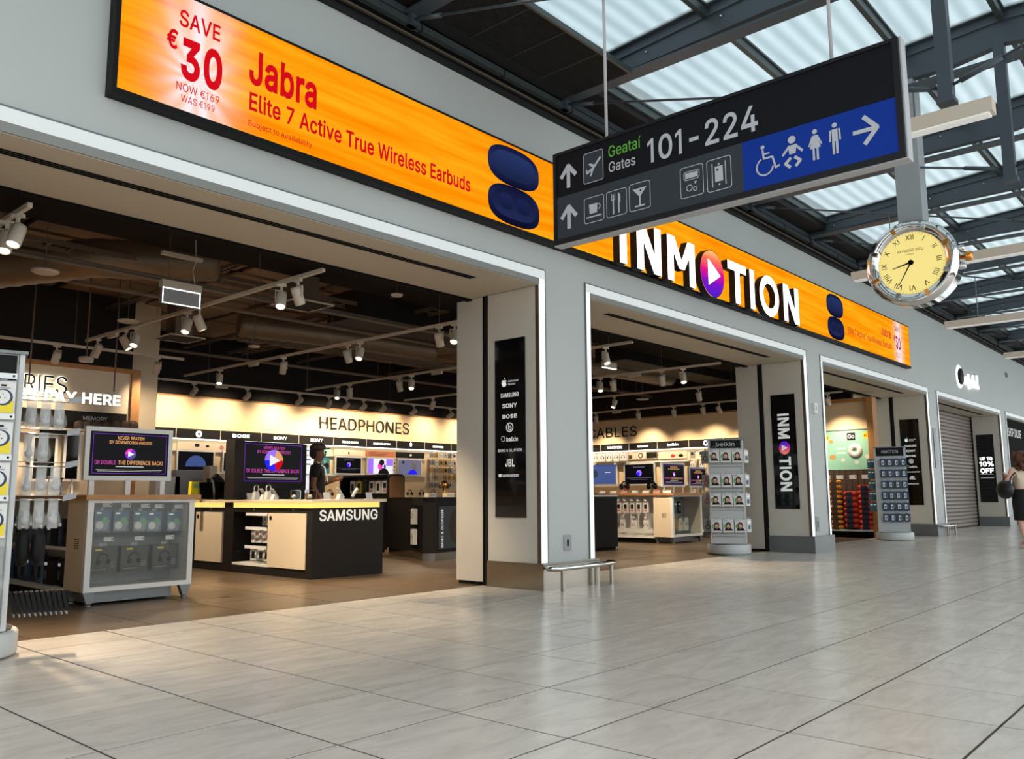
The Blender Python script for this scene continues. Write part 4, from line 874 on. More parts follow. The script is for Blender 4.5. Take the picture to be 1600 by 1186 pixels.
b = B(); b.m('charcoal').box(8.0, 10.2, 3.75, 12.8, 11.0, 4.2); o = b.build('rectangular_duct', None, None, (10, 10.6, 3.75)); o.location = (10, 10.6, 3.75); tag(o, 'dark rectangular ventilation duct crossing the middle of the ceiling', 'duct')
b = B(); b.m('charcoal').box(14.6, 9.7, 3.8, 19.8, 10.5, 4.2); o = b.build('rectangular_duct', None, None, (17, 9.8, 3.8)); o.location = (17, 9.8, 3.8); tag(o, 'dark rectangular ventilation duct in front of the cables wall', 'duct')
for i, (px, py, z, r_, lb) in enumerate([(70, 427, 3.4, .14, 'large round white ceiling speaker near the entrance'), (200, 504, 3.4, .14, 'round white ceiling speaker behind the exit sign'), (620, 463, 3.5, .08, 'small round white ceiling disc near the first pier'), (397, 543, 3.4, .09, 'white domed detector hanging over the SAMSUNG counter'), (1004, 625, 3.4, .16, 'round white disc in front of the cables wall')]):
    p = at(2, z, px, py); t = thing('ceiling_speaker', lb, 'speaker', p)
    B().m('rail_white').lathe((0,0,0), (0,0,1), [(0, 0), (r_*.8, 0), (r_, .015), (r_, .03), (0, .03)], 24).build('grille', None, t)
    B().m('ceil_metal').tube([(0,0,.03), (0,0,4.4-z)], .006, 5).build('drop_rod', None, t)
for i, (px, py, lb) in enumerate([(473, 478, 'square black air diffuser with thin white rim above the SAMSUNG counter'), (280, 530, 'square air diffuser with thin white rim above the left table')]):
    p = at(2, 3.55, px, py); t = thing('square_diffuser', lb, 'air vent', p)
    b = B(); b.m('rail_white').box(-.3, -.3, 0, .3, -.285, .02).box(-.3, .285, 0, .3, .3, .02).box(-.3, -.285, 0, -.285, .285, .02).box(.285, -.285, 0, .3, .285, .02); b.build('rim', None, t)
    for k in range(7): B().m('charcoal').box(-.28, -.25+k*.08, .005, .28, -.2+k*.08, .02).build('louvre', None, t)
    B().m('ceil_metal').box(-.15, -.15, .02, .15, .15, .39 if p.y < 9.9 else .83).build('neck', None, t)
# exit sign (blank side) and its hanger
p = at(1, 9.0, 282, 460)
t = thing('exit_sign_box', 'grey box sign with bright outline hanging from the ceiling by two wires', 'sign', p)
b = B(); b.m('card_grey').box(-.225, -.03, -.13, .225, .03, .13); b.m('rail_white').box(-.235, -.04, .05, .235, .04, .13); b.build('housing', None, t)
b = B()
for q in ((-.225, .035, .225, .045), (-.225, -.135, .225, -.125), (-.225, -.135, -.215, .045), (.215, -.135, .225, .045)): b.m('halo_white').box(q[0], -.034, q[1], q[2], -.031, q[3])
b.build('lit_edge', None, t)
B().m('ceil_metal').tube([(-.15, 0, .13), (-.15, 0, 3.96-p.z)], .004, 4).build('wire', None, t); B().m('rail_white').tube([(.17, 0, .13), (.14, .01, .3), (.17, 0, .42), (.15, 0, 3.96-p.z)], .005, 5).build('cable', None, t)
B().m('rail_white').box(-.24, -.03, .42, .24, .03, .46).build('cross_bar', None, t)
# emergency lights hanging in the second opening
p = at(1, 8.6, 952, 575); t = thing('exit_sign_box', 'white box sign hanging in the middle opening above the cables table', 'sign', p)
b = B(); b.m('rail_white').box(-.2, -.03, 0, .2, .03, .1); b.build('housing', None, t); b = B(); b.m('halo_white').box(-.2, -.02, -.012, .2, .02, 0); b.build('lit_edge', None, t); B().m('ceil_metal').tube([(0, 0, .1), (0, 0, 4.6-p.z)], .005, 4).build('wire', None, t)
# drop poles over the pay desk
for px, py0, py1, Yv, lb, disc in ((45, 500, 600, 12.9, 'thin grey rod above the pay desk letters, left one', 0), (178, 529, 612, 12.9, 'thin grey rod above the pay desk letters, right one', 0), (135, 510, 560, 12.4, 'grey rod carrying a round white sensor near the pay desk', 1)):
    a_, b_ = at(1, Yv, px, py0), at(1, Yv, px, py1); t = thing('drop_rod', lb, 'pole', b_)
    B().m('ceil_metal').tube([(0, 0, 0), (0, 0, 4.5-b_.z)], .011, 6).build('rod', None, t)
    if disc: B().m('rail_white').lathe((0,0,0), (0,0,-1), [(0,-.02), (.09,-.02), (.10,0), (.09,.05), (0,.06)], 18).build('sensor', None, t)
    else: pass
# ------------------------------------------------------------------ WALL SIGNAGE
def wall_text(name, label, s_, o, u, h, w_, m='black', bold=0, ext=.0, halo=None, cat='sign'):
    t = B()
    if halo: addtext(t, halo, s_, Vector(o), u, UZ, h, w=w_, bold=bold+.012)
    nrm = u.cross(UZ); addtext(t, m, s_, Vector(o)+nrm*.02, u, UZ, h, w=w_, bold=bold, ext=ext)
    ob = t.build(name, None, None, o); ob.location = o; return tag(ob, label, cat)
wall_text('wall_lettering', 'large dark HEADPHONES lettering on the lit back wall', 'HEADPHONES', (12.17, 16.955, 2.63), UX, .29, 2.86, bold=.006, ext=.0)
wall_text('wall_lettering', 'large dark CABLES lettering on the lit right wall', 'CABLES', (20.105, 14.78, 2.64), -UY, .28, 1.72, bold=.006, ext=.0)
o = wall_text('wall_lettering', 'black halo-lit department lettering above the pay desk', 'ACCESSORIES', at(1, 14, 103, 616)+Vector((-2.12, -.005, 0)), UX, .265, 2.12, bold=.0, halo='halo_white', ext=.0)
a_ = at(1, 12.9, 187, 634); a0 = at(1, 12.9, 70, 625)
o = wall_text('pay_desk_lettering', 'glowing white PLEASE PAY HERE letters hanging before the wall', 'PLEASE PAY HERE', (a_.x-1.98, 12.9, a_.z), UX, .145, 1.98, m='halo_white', bold=.035, ext=.0)
# header boards
def headers(axis, c, edges, texts, z0=2.24, z1=2.44):
    for i, (a, b_) in enumerate(zip(edges[:-1], edges[1:])):
        s_ = texts[i]; mid = (a+b_)/2
        if axis == 'Y':
            t = thing('header_board', f'dark header board over the back wall bay, {s_[1]}', 'sign', (a, c, z0)); n_ = Vector((0, -1, 0)); u = UX; o = Vector((mid, c-.052, (z0+z1)/2-.03)); org = (a, c, z0)
            B().m('charcoal').box(a+.008, c-.05, z0, b_-.008, c, z1).build('board', None, t, org); B().m('cream').box(b_-.008, c-.05, z0, b_+.008, c, z1).build('divider', None, t, org)
        else:
            t = thing('header_board', f'dark header board over the right wall bay, {s_[1]}', 'sign', (c, a, z0)); u = -UY; o = Vector((c-.052, mid, (z0+z1)/2-.03)); org = (c, a, z0)
            B().m('charcoal').box(c-.05, b_+.008, z0, c, a-.008, z1).build('board', None, t, org); B().m('cream').box(c-.05, b_-.008, z0, c, b_+.008, z1).build('divider', None, t, org)
        g = B(); nn = u.cross(UZ)
        if s_[0] == '(b)': 
            for k in range(24):
                a1, a2 = 2*math.pi*k/24, 2*math.pi*(k+1)/24; cc = o+UZ*.03
                g.m('halo_white').poly([cc+u*.07*math.cos(a1)+UZ*.07*math.sin(a1), cc+u*.03*math.cos(a1)+UZ*.03*math.sin(a1), cc+u*.03*math.cos(a2)+UZ*.03*math.sin(a2), cc+u*.07*math.cos(a2)+UZ*.07*math.sin(a2)])
        elif s_[0] == '(m)':
            for sg in (-1, 1):
                for k in range(8):
                    a1, a2 = math.pi*(.45+1.0*k/8), math.pi*(.45+1.0*(k+1)/8); cc = o+UZ*.05+u*sg*.012
                    g.m('halo_white').poly([cc+u*(-sg)*-r_*math.cos(q)+UZ*(-r_*math.sin(q)) for r_, q in ((.055, a1), (.02, a1), (.02, a2), (.055, a2))])
        elif s_[0]: addtext(g, 'halo_white', s_[0], o, u, UZ, s_[2], w=s_[3], align='C', bold=.02)
        if g.v: g.build('brand_lettering', None, t, org)
headers('Y', 16.95, [6.9, 7.55, 8.55, 9.56, 10.56, 11.56, 12.56, 13.57, 14.57, 15.56, 16.56, 17.6, 18.7, 19.9],
  [('', 'plain, partly hidden by the column'), ('Authorised Reseller', 'with small reseller wording', .04, .55), ('(b)', 'with round b emblem'), ('BOSE', 'with slanted BOSE wording', .07, .42), ('SONY', 'with SONY, left of two', .07, .36), ('SONY', 'with SONY, directly above the man', .07, .36), ('SENNHEISER', 'with SENNHEISER wording', .05, .5), ('BANG & OLUFSEN', 'with BANG & OLUFSEN wording', .05, .55), ('(m)', 'with round twin-curl emblem'), ('HEADPHONES', 'with small HEADPHONES wording', .05, .4), ('', 'plain, beside the first pier'), ('', 'plain, second behind the pier'), ('', 'plain, in the back corner')])
headers('X', 20.1, [16.2, 15.3, 14.3, 13.32, 12.39, 11.42, 10.4, 9.4],
  [('', 'plain in the far corner'), ('', 'plain, left of the shop name board'), ('INMOTION', 'with small INMOTION wording', .065, .5), ('NATIVE UNION', 'with small two-word maker name', .05, .34), ('belkin', 'with small belkin wording', .07, .34), ('(b)', 'with small square emblem'), ('', 'plain, hidden behind the white stand')])
def hb(x0, x1, z0, z1, c, s_, lb, w_):
    t = thing('header_board', lb, 'sign', (x0, c, z0)); B().m('charcoal').box(x0, c-.04, z0, x1, c, z1).build('board', None, t, (x0, c, z0))
    if s_: g = B(); addtext(g, 'print_grey', s_, ((x0+x1)/2+.05, c-.042, (z0+z1)/2-.03), UX, UZ, .06, w=w_, align='C', bold=.01); g.build('lettering', None, t, (x0, c, z0))
hb(5.1, 6.2, 2.16, 2.37, 14.0, 'MEMORY', 'dark header board with MEMORY wording beside the pay desk', .38)
hb(3.9, 5.08, 2.16, 2.37, 14.0, '', 'dark plain header board left of the MEMORY board', 0)
# ------------------------------------------------------------------ product helpers
def draw(b, kind, w_, h, y):
    def D(cx, cz, rx, rz, m, n=12, a0=0, a1=2*math.pi): b.m(m).poly([(cx+rx*math.cos(a0+(a1-a0)*i/n), y, cz+rz*math.sin(a0+(a1-a0)*i/n)) for i in range(n if a1-a0 > 6.2 else n+1)])
    def Q(x0, z0, x1, z1, m): b.m(m).poly([(x0, y, z0), (x1, y, z0), (x1, y, z1), (x0, y, z1)])
    def Arc(cx, cz, r, wd, m, a0=0, a1=math.pi, n=10, sx=1):
        for i in range(n):
            p, q = a0+(a1-a0)*i/n, a0+(a1-a0)*(i+1)/n
            b.m(m).poly([(cx+sx*r_*math.cos(a), y, cz+r_*math.sin(a)) for r_, a in ((r+wd/2, p), (r-wd/2, p), (r-wd/2, q), (r+wd/2, q))])
    s = min(w_, h)
    if kind == 'headphone':
        Arc(0, 0, s*.27, s*.06, 'black', 0, math.pi); 
        for g in (-1, 1): D(g*s*.25, -s*.06, s*.09, s*.14, 'black')
        Q(-w_*.42, h*.36, -w_*.12, h*.43, 'print_white')
    elif kind == 'headphone_dark':
        Arc(-w_*.02, h*.02, s*.22, s*.06, 'black', .3, math.pi+.3)
        D(-w_*.2, -h*.1, s*.1, s*.11, 'black'); D(w_*.17, -h*.08, s*.1, s*.11, 'black')
        Q(-w_*.32, h*.36, -w_*.08, h*.43, 'yellow'); Q(-w_*.42, -h*.4, w_*.1, -h*.37, 'card_grey')
        for k in range(3): Q(w_*.26, -h*(.1+.09*k), w_*.44, -h*(.125+.09*k), 'card_grey')
    elif kind == 'earbud':
        b.m('card_grey').poly([(-w_*.5, y, -h*.48), (w_*.3, y, -h*.48), (w_*.48, y, h*.02), (-w_*.5, y, -h*.0)]); y -= .0006
        D(-w_*.18, -h*.2, w_*.26, h*.2, 'card_white'); D(w_*.16, h*.04, w_*.22, h*.17, 'green'); Q(-w_*.42, h*.36, -w_*.1, h*.44, 'print_white')
    elif kind == 'face':
        Q(-w_*.5, -h*.5, w_*.5, -h*.38, 'card_white'); D(-w_*.3, -h*.02, w_*.16, h*.2, 'green'); y -= .0006
        b.m('cloth_black').poly([(-w_*.4, y, -h*.38), (w_*.46, y, -h*.38), (w_*.2, y, -h*.1), (-w_*.2, y, -h*.1)]); y -= .0006
        D(0, h*.06, w_*.25, h*.28, 'hair_dark'); y -= .0006; D(0, h*-.02, w_*.17, h*.2, 'skin_light'); y -= .0006; D(0, -h*.1, w_*.12, h*.07, 'pink')
        Q(-w_*.42, h*.4, -w_*.1, h*.46, 'card_grey')
    elif kind == 'phone':
        Q(-w_*.30, -h*.32, w_*.12, h*.30, 'card_white'); y -= .0006; Q(-w_*.16, -h*.18, w_*.02, h*.08, 'card_navy'); Q(w_*.22, -h*.3, w_*.4, h*.3, 'card_blue')
    elif kind == 'adaptor':
        Q(-w_*.1, -h*.46, w_*.46, -h*.08, 'yellow'); y -= .0006; D(0, h*.02, w_*.42, h*.26, 'card_navy', 16); y -= .0006; D(-w_*.03, h*.03, w_*.34, h*.215, 'card_white', 18); y -= .0006
        for gx, gz in ((-.13, -.02), (.06, -.02), (-.03, .1)): Q(w_*gx, h*gz, w_*(gx+.035), h*(gz+.045), 'charcoal')
        Q(-w_*.12, h*.36, w_*.12, h*.42, 'charcoal'); Q(-w_*.3, h*.3, w_*.3, h*.325, 'card_grey')
    elif kind == 'splitter':
        for gx, gz, mm in ((-.2, .1, 'violet'), (.15, .15, 'red'), (-.1, -.18, 'kraft'), (.2, -.15, 'pink')): D(w_*gx, h*gz, w_*.15, h*.12, mm)
        Q(-w_*.3, h*.36, w_*.3, h*.42, 'card_grey')
    elif kind == 'cable':
        Arc(0, -h*.12, s*.26, s*.09, 'charcoal', 0, 6.283, 12); Q(-w_*.06, -h*.02, w_*.06, h*.42, 'charcoal')
    elif kind == 'cable_red':
        Arc(0, -h*.12, s*.26, s*.09, 'red', 0, 6.283, 12); Q(-w_*.06, -h*.02, w_*.06, h*.42, 'red')
    elif kind == 'bars':
        for k in range(3): Q(-w_*.35+k*w_*.25, -h*.4, -w_*.25+k*w_*.25, h*.3, 'pink')
    elif kind == 'slab': Q(-w_*.28, -h*.3, w_*.28, h*.3, 'charcoal')
    elif kind == 'slab_red': Q(-w_*.3, -h*.1, w_*.3, h*.35, 'charcoal'); Q(-w_*.3, -h*.4, w_*.3, -h*.18, 'pink')
    elif kind == 'text':
        Q(-w_*.36, h*.22, w_*.36, h*.34, 'print_white'); Q(-w_*.3, -h*.3, w_*.3, h*.05, 'card_blue')
PC = {}
RW = ['top', 'second', 'third', 'fourth', 'fifth', 'sixth', 'lowest']
def pack(name, label, cat, c, size, rz=0, body='card_white', pic=None, group=None, hook=0, tagz=0):
    """c: centre of front face bottom edge"""
    w_, d, h = size; key = (size, body, pic, hook)
    if key not in PC:
        b = B(); b.m(body).box(-w_/2, 0, 0, w_/2, d, h)
        if hook: b.m('plastic_clear').prism([(-w_*.16, d*.3, h), (w_*.16, d*.3, h), (w_*.12, d*.3, h+.03), (-w_*.12, d*.3, h+.03)], (0, .002, 0))
        o = b.build(name, None); ch = None
        PC[key] = [o.data, None]
        if pic:
            p = B(); draw(p, pic, w_*.96, h*.96, 0); p.v = [(x, -.0025+y, z+h/2) for x, y, z in p.v]; ch = p.build('print', None, o); PC[key][1] = ch.data
    else:
        o = link(name, PC[key][0]); 
        if PC[key][1]: link('print', PC[key][1], o)
    o.location = c; o.rotation_euler = (0, 0, rz); return tag(o, label, cat, group)
def price_tag(label, c, rz=0, w_=.09, h=.04, hook=.08):
    o = B(); o.m('chrome').tube([(-.02, .10, -.01), (-.02, 0.01, -.012), (-.02, 0, .0)], .002, 4); o.m('tag_white').box(-w_/2, -.003, -.0, w_/2, 0, h); o.m('charcoal').box(w_*.3, -.0035, h*.3, w_*.4, -.003, h*.7)
    key = ('tag', w_, h)
    if key not in PC: ob = o.build('price_hook', None); PC[key] = ob.data
    else: ob = link('price_hook', PC[key])
    ob.location = c; ob.rotation_euler = (0,0,rz); return tag(ob, label, 'price tag')
# ------------------------------------------------------------------ tables
def promo_lines(b, o, u, w_, h, big=False, y=0):
    """promo picture: frame, two headlines, play disc, line below; o = lower left corner"""
    o = Vector(o); n = u.cross(UZ); e = n*.002
    def q(x0, z0, x1, z1, m, k=1): b.m(m).poly([o+e*k+u*x*w_+UZ*z*h for x, z in ((x0, z0), (x1, z0), (x1, z1), (x0, z1))])
    for r in ((.03, .05, .97, .06), (.03, .94, .97, .95), (.03, .05, .036, .95), (.964, .05, .97, .95)): q(*r, 'scr_purple')
    addtext(b, 'scr_orange' if not big else 'scr_magenta', 'NEVER BEATEN', o+e+u*w_*.5+UZ*h*.83, u, UZ, h*.07, w=w_*.34, align='C', bold=.02)
    addtext(b, 'scr_orange' if not big else 'scr_magenta', 'BY DOWNTOWN PRICES!', o+e+u*w_*.5+UZ*h*.73, u, UZ, h*.07, w=w_*.54, align='C', bold=.02)
    addtext(b, 'scr_magenta', 'OR DOUBLE ', o+e+u*w_*.06+UZ*h*.26, u, UZ, h*.085, w=w_*.26, bold=.02)
    addtext(b, 'scr_orange' if not big else 'scr_magenta', 'THE DIFFERENCE BACK!', o+e+u*w_*.35+UZ*h*.26, u, UZ, h*.085, w=w_*.58, bold=.02)
    q(.32, .20, .68, .218, 'print_white'); q(.08, .13, .92, .138, 'print_white'); q(.1, .10, .9, .108, 'print_white')
    R_ = h*(.26 if big else .125); c = o+u*w_*.5+UZ*h*(.50 if not big else .56)
    cols = ['scr_purple', 'screen_blue', 'scr_purple', 'screen_pink'] if not big else ['scr_orange', 'sign_red', 'blue_vivid', 'screen_violet']
    for k in range(24):
        a1, a2 = 2*math.pi*k/24, 2*math.pi*(k+1)/24
        b.m(cols[0] if k < 5 else cols[3] if k < 12 else cols[2] if k < 19 else cols[1]).poly([c+e*2, c+e*2+u*R_*math.cos(a1)+UZ*R_*math.sin(a1), c+e*2+u*R_*math.cos(a2)+UZ*R_*math.sin(a2)])
    b.m('screen_white').poly([c+e*3+u*(-R_*.45)-UZ*R_*.55, c+e*3+u*R_*.7, c+e*3-u*R_*.45+UZ*R_*.55])
mat('blue_vivid', (30, 30, 240), .3, emit=1.0)
def gondola(label, x0, y0, wx, ly, pegs=False):
    t = thing('display_table', label, 'table', (x0+wx/2, y0, 0)); org = (x0+wx/2, y0, 0); x1 = x0+wx
    B().m('wood').box(x0-.04, y0-.05, .985, x1+.04, y0+ly, 1.03).build('table_top', None, t, org)
    B().m('cream').box(x0+.001, y0+.06, .13, x0+.03, y0+.46, .985).build('side_panel', None, t, org)
    v = B()
    for g in (0, 1):
        for k in range(5): v.m('charcoal').box(x0-.002, y0+.16+g*.06, .53+k*.02, x0, y0+.20+g*.06, .538+k*.02)
    o = v.build('vent_slots', None, t, org)
    f = B(); f.m('white').box(x0, y0-.0, .13, x0+.055, y0+.06, .985).box(x1-.055, y0, .13, x1, y0+.06, .985).box(x0+.055, y0, .13, x1-.055, y0+.06, .175).box(x0+.055, y0, .955, x1-.055, y0+.06, .985)
    f.build('showcase_frame', None, t, org)
    B().m('acrylic').box(x0+.055, y0+.02, .175, x1-.055, y0+.024, .955).build('showcase_window', None, t, org)
    B().m('card_grey').box(x0+.03, y0+.42, .13, x1-.03, y0+.46, .985).build('back_panel', None, t, org)
    B().m('white').box(x0+.03, y0+.06, .13, x1-.03, y0+.42, .17).build('showcase_floor', None, t, org)
    B().m('white').box(x1-.03, y0+.06, .13, x1, y0+ly, .985).build('side_panel', None, t, org)
    B().m('grey_metal').box(x0+.1, y0+.12, .02, x1-.15, y0+.4, .13).build('plinth', None, t, org)
    for (a, b_) in ((x0, y0), (x1-.12, y0), (x0, y0+.38), (x1-.12, y0+.38)):
        B().m('grey_metal').prism([(a, b_+.01, .13), (a+.12, b_+.01, .13), (a+.09, b_+.01, .025), (a+.04, b_+.01, .025)], (0, .06, 0)).lathe((a+.065, b_+.04, 0), (0,0,1), [(.03, 0), (.03, .015), (.012, .025)], 10).build('leg', None, t, org)
    # side bays
    m_ = 'white'
    B().m(m_).box(x0+.30, y0+.46, .13, x0+.33, y0+ly, .985).build('bay_back', None, t, org)
    B().m(m_).box(x0, y0+.46, .10, x0+.32, y0+ly, .145).build('shelf', None, t, org)
    if not pegs: B().m(m_).box(x0, y0+.46, .50, x0+.32, y0+ly, .53).build('shelf', None, t, org)
    B().m('charcoal').box(x0+.1, y0+.5, .0, x1-.1, y0+ly-.1, .10).build('kick_base', None, t, org)
    return t
gondola('white display table with wooden top and two rows of boxed audio, front left', 3.36, 8.27, 1.06, 4.6)
gondola('white display table with wooden top in front of the cables wall', 15.36, 9.17, 1.22, 4.6, True)
# screens on tables
def promo_screen(label, c, wx, h, u=UX, z=1.0, frame='white', big=False, legs=True, border=.045, plain=None):
    c = Vector(c); t = thing('promo_screen', label, 'screen', c); n = u.cross(UZ)
    def bb(a0, z0, a1, z1, y0, y1, m, name):
        b = B(); p = [u*a0+n*y0+UZ*z0, u*a1+n*y0+UZ*z0, u*a1+n*y0+UZ*z1, u*a0+n*y0+UZ*z1]; b.m(m).prism(p, n*(y1-y0)); b.build(name, None, t)
    zb = z
    bb(-wx/2-border, zb-border, wx/2+border, zb+h+border, -.05, 0, frame, 'frame')
    bb(-wx/2, zb, wx/2, zb+h, 0, .003, 'screen_black', 'display')
    b = B()
    if plain: plain(b, u*(-wx/2)+n*.004+UZ*zb, u, wx, h)
    else: promo_lines(b, u*(-wx/2)+n*.004+UZ*zb, u, wx, h, big)
    if b.v: b.build('screen_picture', None, t)
    if legs:
        for s_ in (-.3, .0, .3): bb(wx*s_-.025+(-wx*.15 if s_ < 0 else wx*.15 if s_ > 0 else 0), 0, wx*s_+.025+(-wx*.15 if s_ < 0 else wx*.15 if s_ > 0 else 0), zb-border, -.045, -.01, frame, 'support')
    return t
p0, p1 = at(1, 8.62, 138, 744), at(1, 8.62, 264, 682)
promo_screen('white framed promo screen standing on the front left table', ((p0.x+p1.x)/2, 8.62, 1.03), p1.x-p0.x, .44, z=.19)
e_ = lambda x, y: (x, y)
p0, p1 = at(1, 9.45, 1037, 757), at(1, 9.45, 1068, 723)
promo_screen('white framed promo screen standing on the cables table', ((p0.x+p1.x)/2, 9.45, 1.03), p1.x-p0.x, .43, z=.18)
gondola('white display table mostly hidden behind the belkin stand', 17.5, 9.95, 1.2, 2.0, True)
p0, p1 = at(1, 10.2, 1079, 757), at(1, 10.2, 1102, 730)
promo_screen('smaller white framed screen behind the one on the cables table', ((p0.x+p1.x)/2, 10.2, 1.03), p1.x-p0.x, .40, z=.18)
# boxed products in the left table end
for i, (x0, x1) in enumerate(((148, 170), (177, 200), (209, 229), (231, 250), (262, 281))):
    a, b_ = at(1, 8.42, x0, 831), at(1, 8.42, x1, 831)
    pack('earbud_box', f'blue and green earbud box in the front table showcase, {NUM[i+1]} from the left', 'box', ((a.x+b_.x)/2, 8.42, a.z), (.145, .05, .20), 0, 'card_blue', 'earbud', 'earbud boxes in the showcase', 1)
    price_tag(f'small price hook over the {NUM[i+1]} earbud box from the left', ((a.x+b_.x)/2+.03, 8.40, a.z+.235))
for i, (x0, x1) in enumerate(((139, 181), (190, 227), (236, 277))):
    a, b_ = at(1, 8.42, x0, 897-i*3), at(1, 8.42, x1, 897-i*3)
    pack('headphone_box', f'dark headphone box with yellow mark in the front table, {NUM[i+1]} from the left', 'box', ((a.x+b_.x)/2, 8.42, a.z), (.265, .08, .25), 0, 'card_brown', 'headphone_dark', 'dark headphone boxes in the showcase', 1)
    price_tag(f'small price hook over the {NUM[i+1]} dark headphone box from the left', ((a.x+b_.x)/2+.03, 8.40, a.z+.30))
# shelf boxes on the left side of the front table
for r_, (zz, hh) in enumerate(((.532, .27), (.147, .29))):
    y = 8.80; i = 0
    while y < 11.6 and i < 20:
        wd = random.choice((.10, .12, .14)); body = random.choice(('card_navy', 'black', 'charcoal', 'card_blue') if r_ == 0 else ('charcoal', 'card_navy', 'card_blue', 'black'))
        pack('accessory_box', f'narrow dark box, {"upper" if r_ == 0 else "lower"} side shelf of the front table, {NUM[i+1]} from white panel', 'box', (3.37+random.uniform(.01, .05), y+wd/2, zz), (wd-.012, .12, hh*random.choice((1, .9, .8))), -math.pi/2, body, 'text' if i % 2 else 'slab', 'accessory boxes on the front table shelves')
        y += wd+.01; i += 1
# things on the left table: electric toothbrush like wands, framed posters behind
for i, (px, h, m_) in enumerate(((75, .22, 'white_plastic'), (95, .20, 'black'), (111, .19, 'white_plastic'))):
    p = at(1, 10.2, px, 770); p.z = 1.03; t = thing('display_wand', ['slim white wand on a stand on the wooden table, leftmost', 'slim black wand on a stand on the wooden table', 'slim white wand with curly cord on the wooden table'][i], 'gadget', p)
    B().m(m_).lathe((0,0,0), (0,0,1), [(.035, 0), (.035, .015), (.015, .02), (.016, h*.6), (.008, h*.66), (.008, h*.9), (.02, h*.92), (.02, h)], 10).build('wand', None, t)
    B().m('white_plastic').tube([(.0, 0, h*.7), (-.05, 0, h*.3), (-.04, 0, .01), (.02, 0, .005)], .006, 6).build('cord', None, t)
for i, (x0, x1, y0, y1) in enumerate(((50, 87, 685, 748), (101, 124, 681, 748))):
    a, b_ = at(1, 13.9, x0, y1), at(1, 13.9, x1, y0); t = thing('wall_monitor', ['dark monitor in pale frame under the pay desk sign, left', 'dark monitor in pale frame under the pay desk sign, right'][i], 'monitor', (a.x, 13.9, a.z))
    B().m('white').box(-.04, 0, -.04, b_.x-a.x+.04, .05, b_.z-a.z+.04).build('frame', None, t); B().m('black_gloss').box(0, -.004, 0, b_.x-a.x, 0, b_.z-a.z).build('display', None, t)
# shelf lamp strip & pay desk
t = thing('pay_counter', 'pale pay counter below the pay here sign', 'counter', (4.2, 13.2, 0))
B().m('cream').box(-2, 0, 0, 2, .5, .92).build('body', None, t); B().m('wood').box(-2.05, -.05, .92, 2.05, .55, .96).build('counter_top', None, t)
for i in range(7):
    p = at(1, 13.85, 122+i*14, 666); tag(B().m('dark_wood').lathe((0,0,0), (0,-1,0), [(.03, 0), (.085, .02), (.09, .05), (.05, .08), (0, .08)], 12).build('brown_cap', None), f'brown rounded item on the top shelf under MEMORY, {NUM[i+1]} from the left', 'item', 'brown items on the shelf').location = p
pk = at(1, 13.8, 94, 668); t = thing('shelf_bag', 'black rounded bag on the shelf left of the brown items', 'bag', pk); B().m('black').prism([(-.25, 0, -.09), (.25, 0, -.09), (.24, 0, .05), (.18, 0, .09), (-.18, 0, .09), (-.24, 0, .05)], (0, .1, 0)).build('body', None, t)
B().m('cream').box(3.5, 13.75, 2.04, 6.2, 13.98, 2.07).build('trim_shelf', None)
struct(bpy.data.objects['trim_shelf'])

# ------------------------------------------------------------------ SAMSUNG counter
CXa, CXb, CYa, CYb = 6.24, 7.36, 8.79, 13.2
t = thing('samsung_counter', 'long black counter with SAMSUNG lettering and glowing yellow edge', 'counter', (6.8, 8.79, 0)); org = (6.8, 8.79, 0)
B().m('charcoal').box(CXa+.27, CYa, 0, CXb, CYb, .93).build('carcass', None, t, org)
f = B(); f.m('charcoal').box(CXa, CYa, 0, CXa+.27, CYb, .10)
f.m('charcoal').box(CXa, CYa, .80, CXa+.27, CYb, .86).box(CXa, CYa, .1, CXa+.27, 8.91, .8).box(CXa, 10.60, .1, CXa+.27, 10.85, .8).box(CXa, 11.62, .1, CXa+.27, 11.8, .8).box(CXa, 12.9, .1, CXa+.27, CYb, .8)
f.build('face_frame', None, t, org)
for y0, y1, nm in ((8.91, 9.74, 0), (10.88, 11.60, 1), (11.85, 12.85, 2)):
    B().m('cream').box(CXa-.012, y0, .11, CXa+.20, y1, .795).build('door', None, t, org)
    B().m('black').lathe((CXa-.013, y1-.06, .73), (-1, 0, 0), [(.0, .004), (.028, .004), (.028, 0)], 14).build('door_lock', None, t, org)
B().m('white').box(CXa, 9.75, .10, CXa+.27, 10.60, .13).build('niche_floor', None, t, org)
B().m('cream').box(CXa-.03, CYa-.03, .93, CXb+.03, CYb, .965).build('counter_top', None, t, org)
B().m('yellow_glow').box(CXa-.02, CYa-.02, .862, CXa+.01, 10.58, .93).box(CXa+.02, CYa-.02, .862, CXb-.08, CYa+.01, .93).build('light_edge', None, t, org)
B().m('yellow_glow').box(CXa-.02, 10.86, .862, CXa+.01, CYb, .93).build('light_edge', None, t, org)
b = B(); addtext(b, 'print_white', 'SAMSUNG', (6.34, CYa-.004, .705), UX, UZ, .125, w=.92, bold=.022, ext=.004); b.build('lettering', None, t, org)
for y in (9.2, 10.1, 11.2): B().m('chrome').lathe((CXa-.001, y, .835), (-1, 0, 0), [(.0, .004), (.009, .004), (.009, 0)], 8).build('screw_cap', None, t, org)
t = thing('counter_screen', 'big promo screen in black frame standing across the SAMSUNG counter', 'screen', (6.9, 10.72, .965)); org = (6.9, 10.72, .965)
p0, p1 = at(1, 10.72, 376, 755), at(1, 10.72, 473, 694)
B().m('charcoal').box(CXa-.02, 10.60, 0.967, CXa+.13, 10.84, 1.80).build('post', None, t, org)
B().m('black').box(CXa+.13, 10.70, 1.10, p1.x+.06, 10.78, 1.78).build('casing', None, t, org)
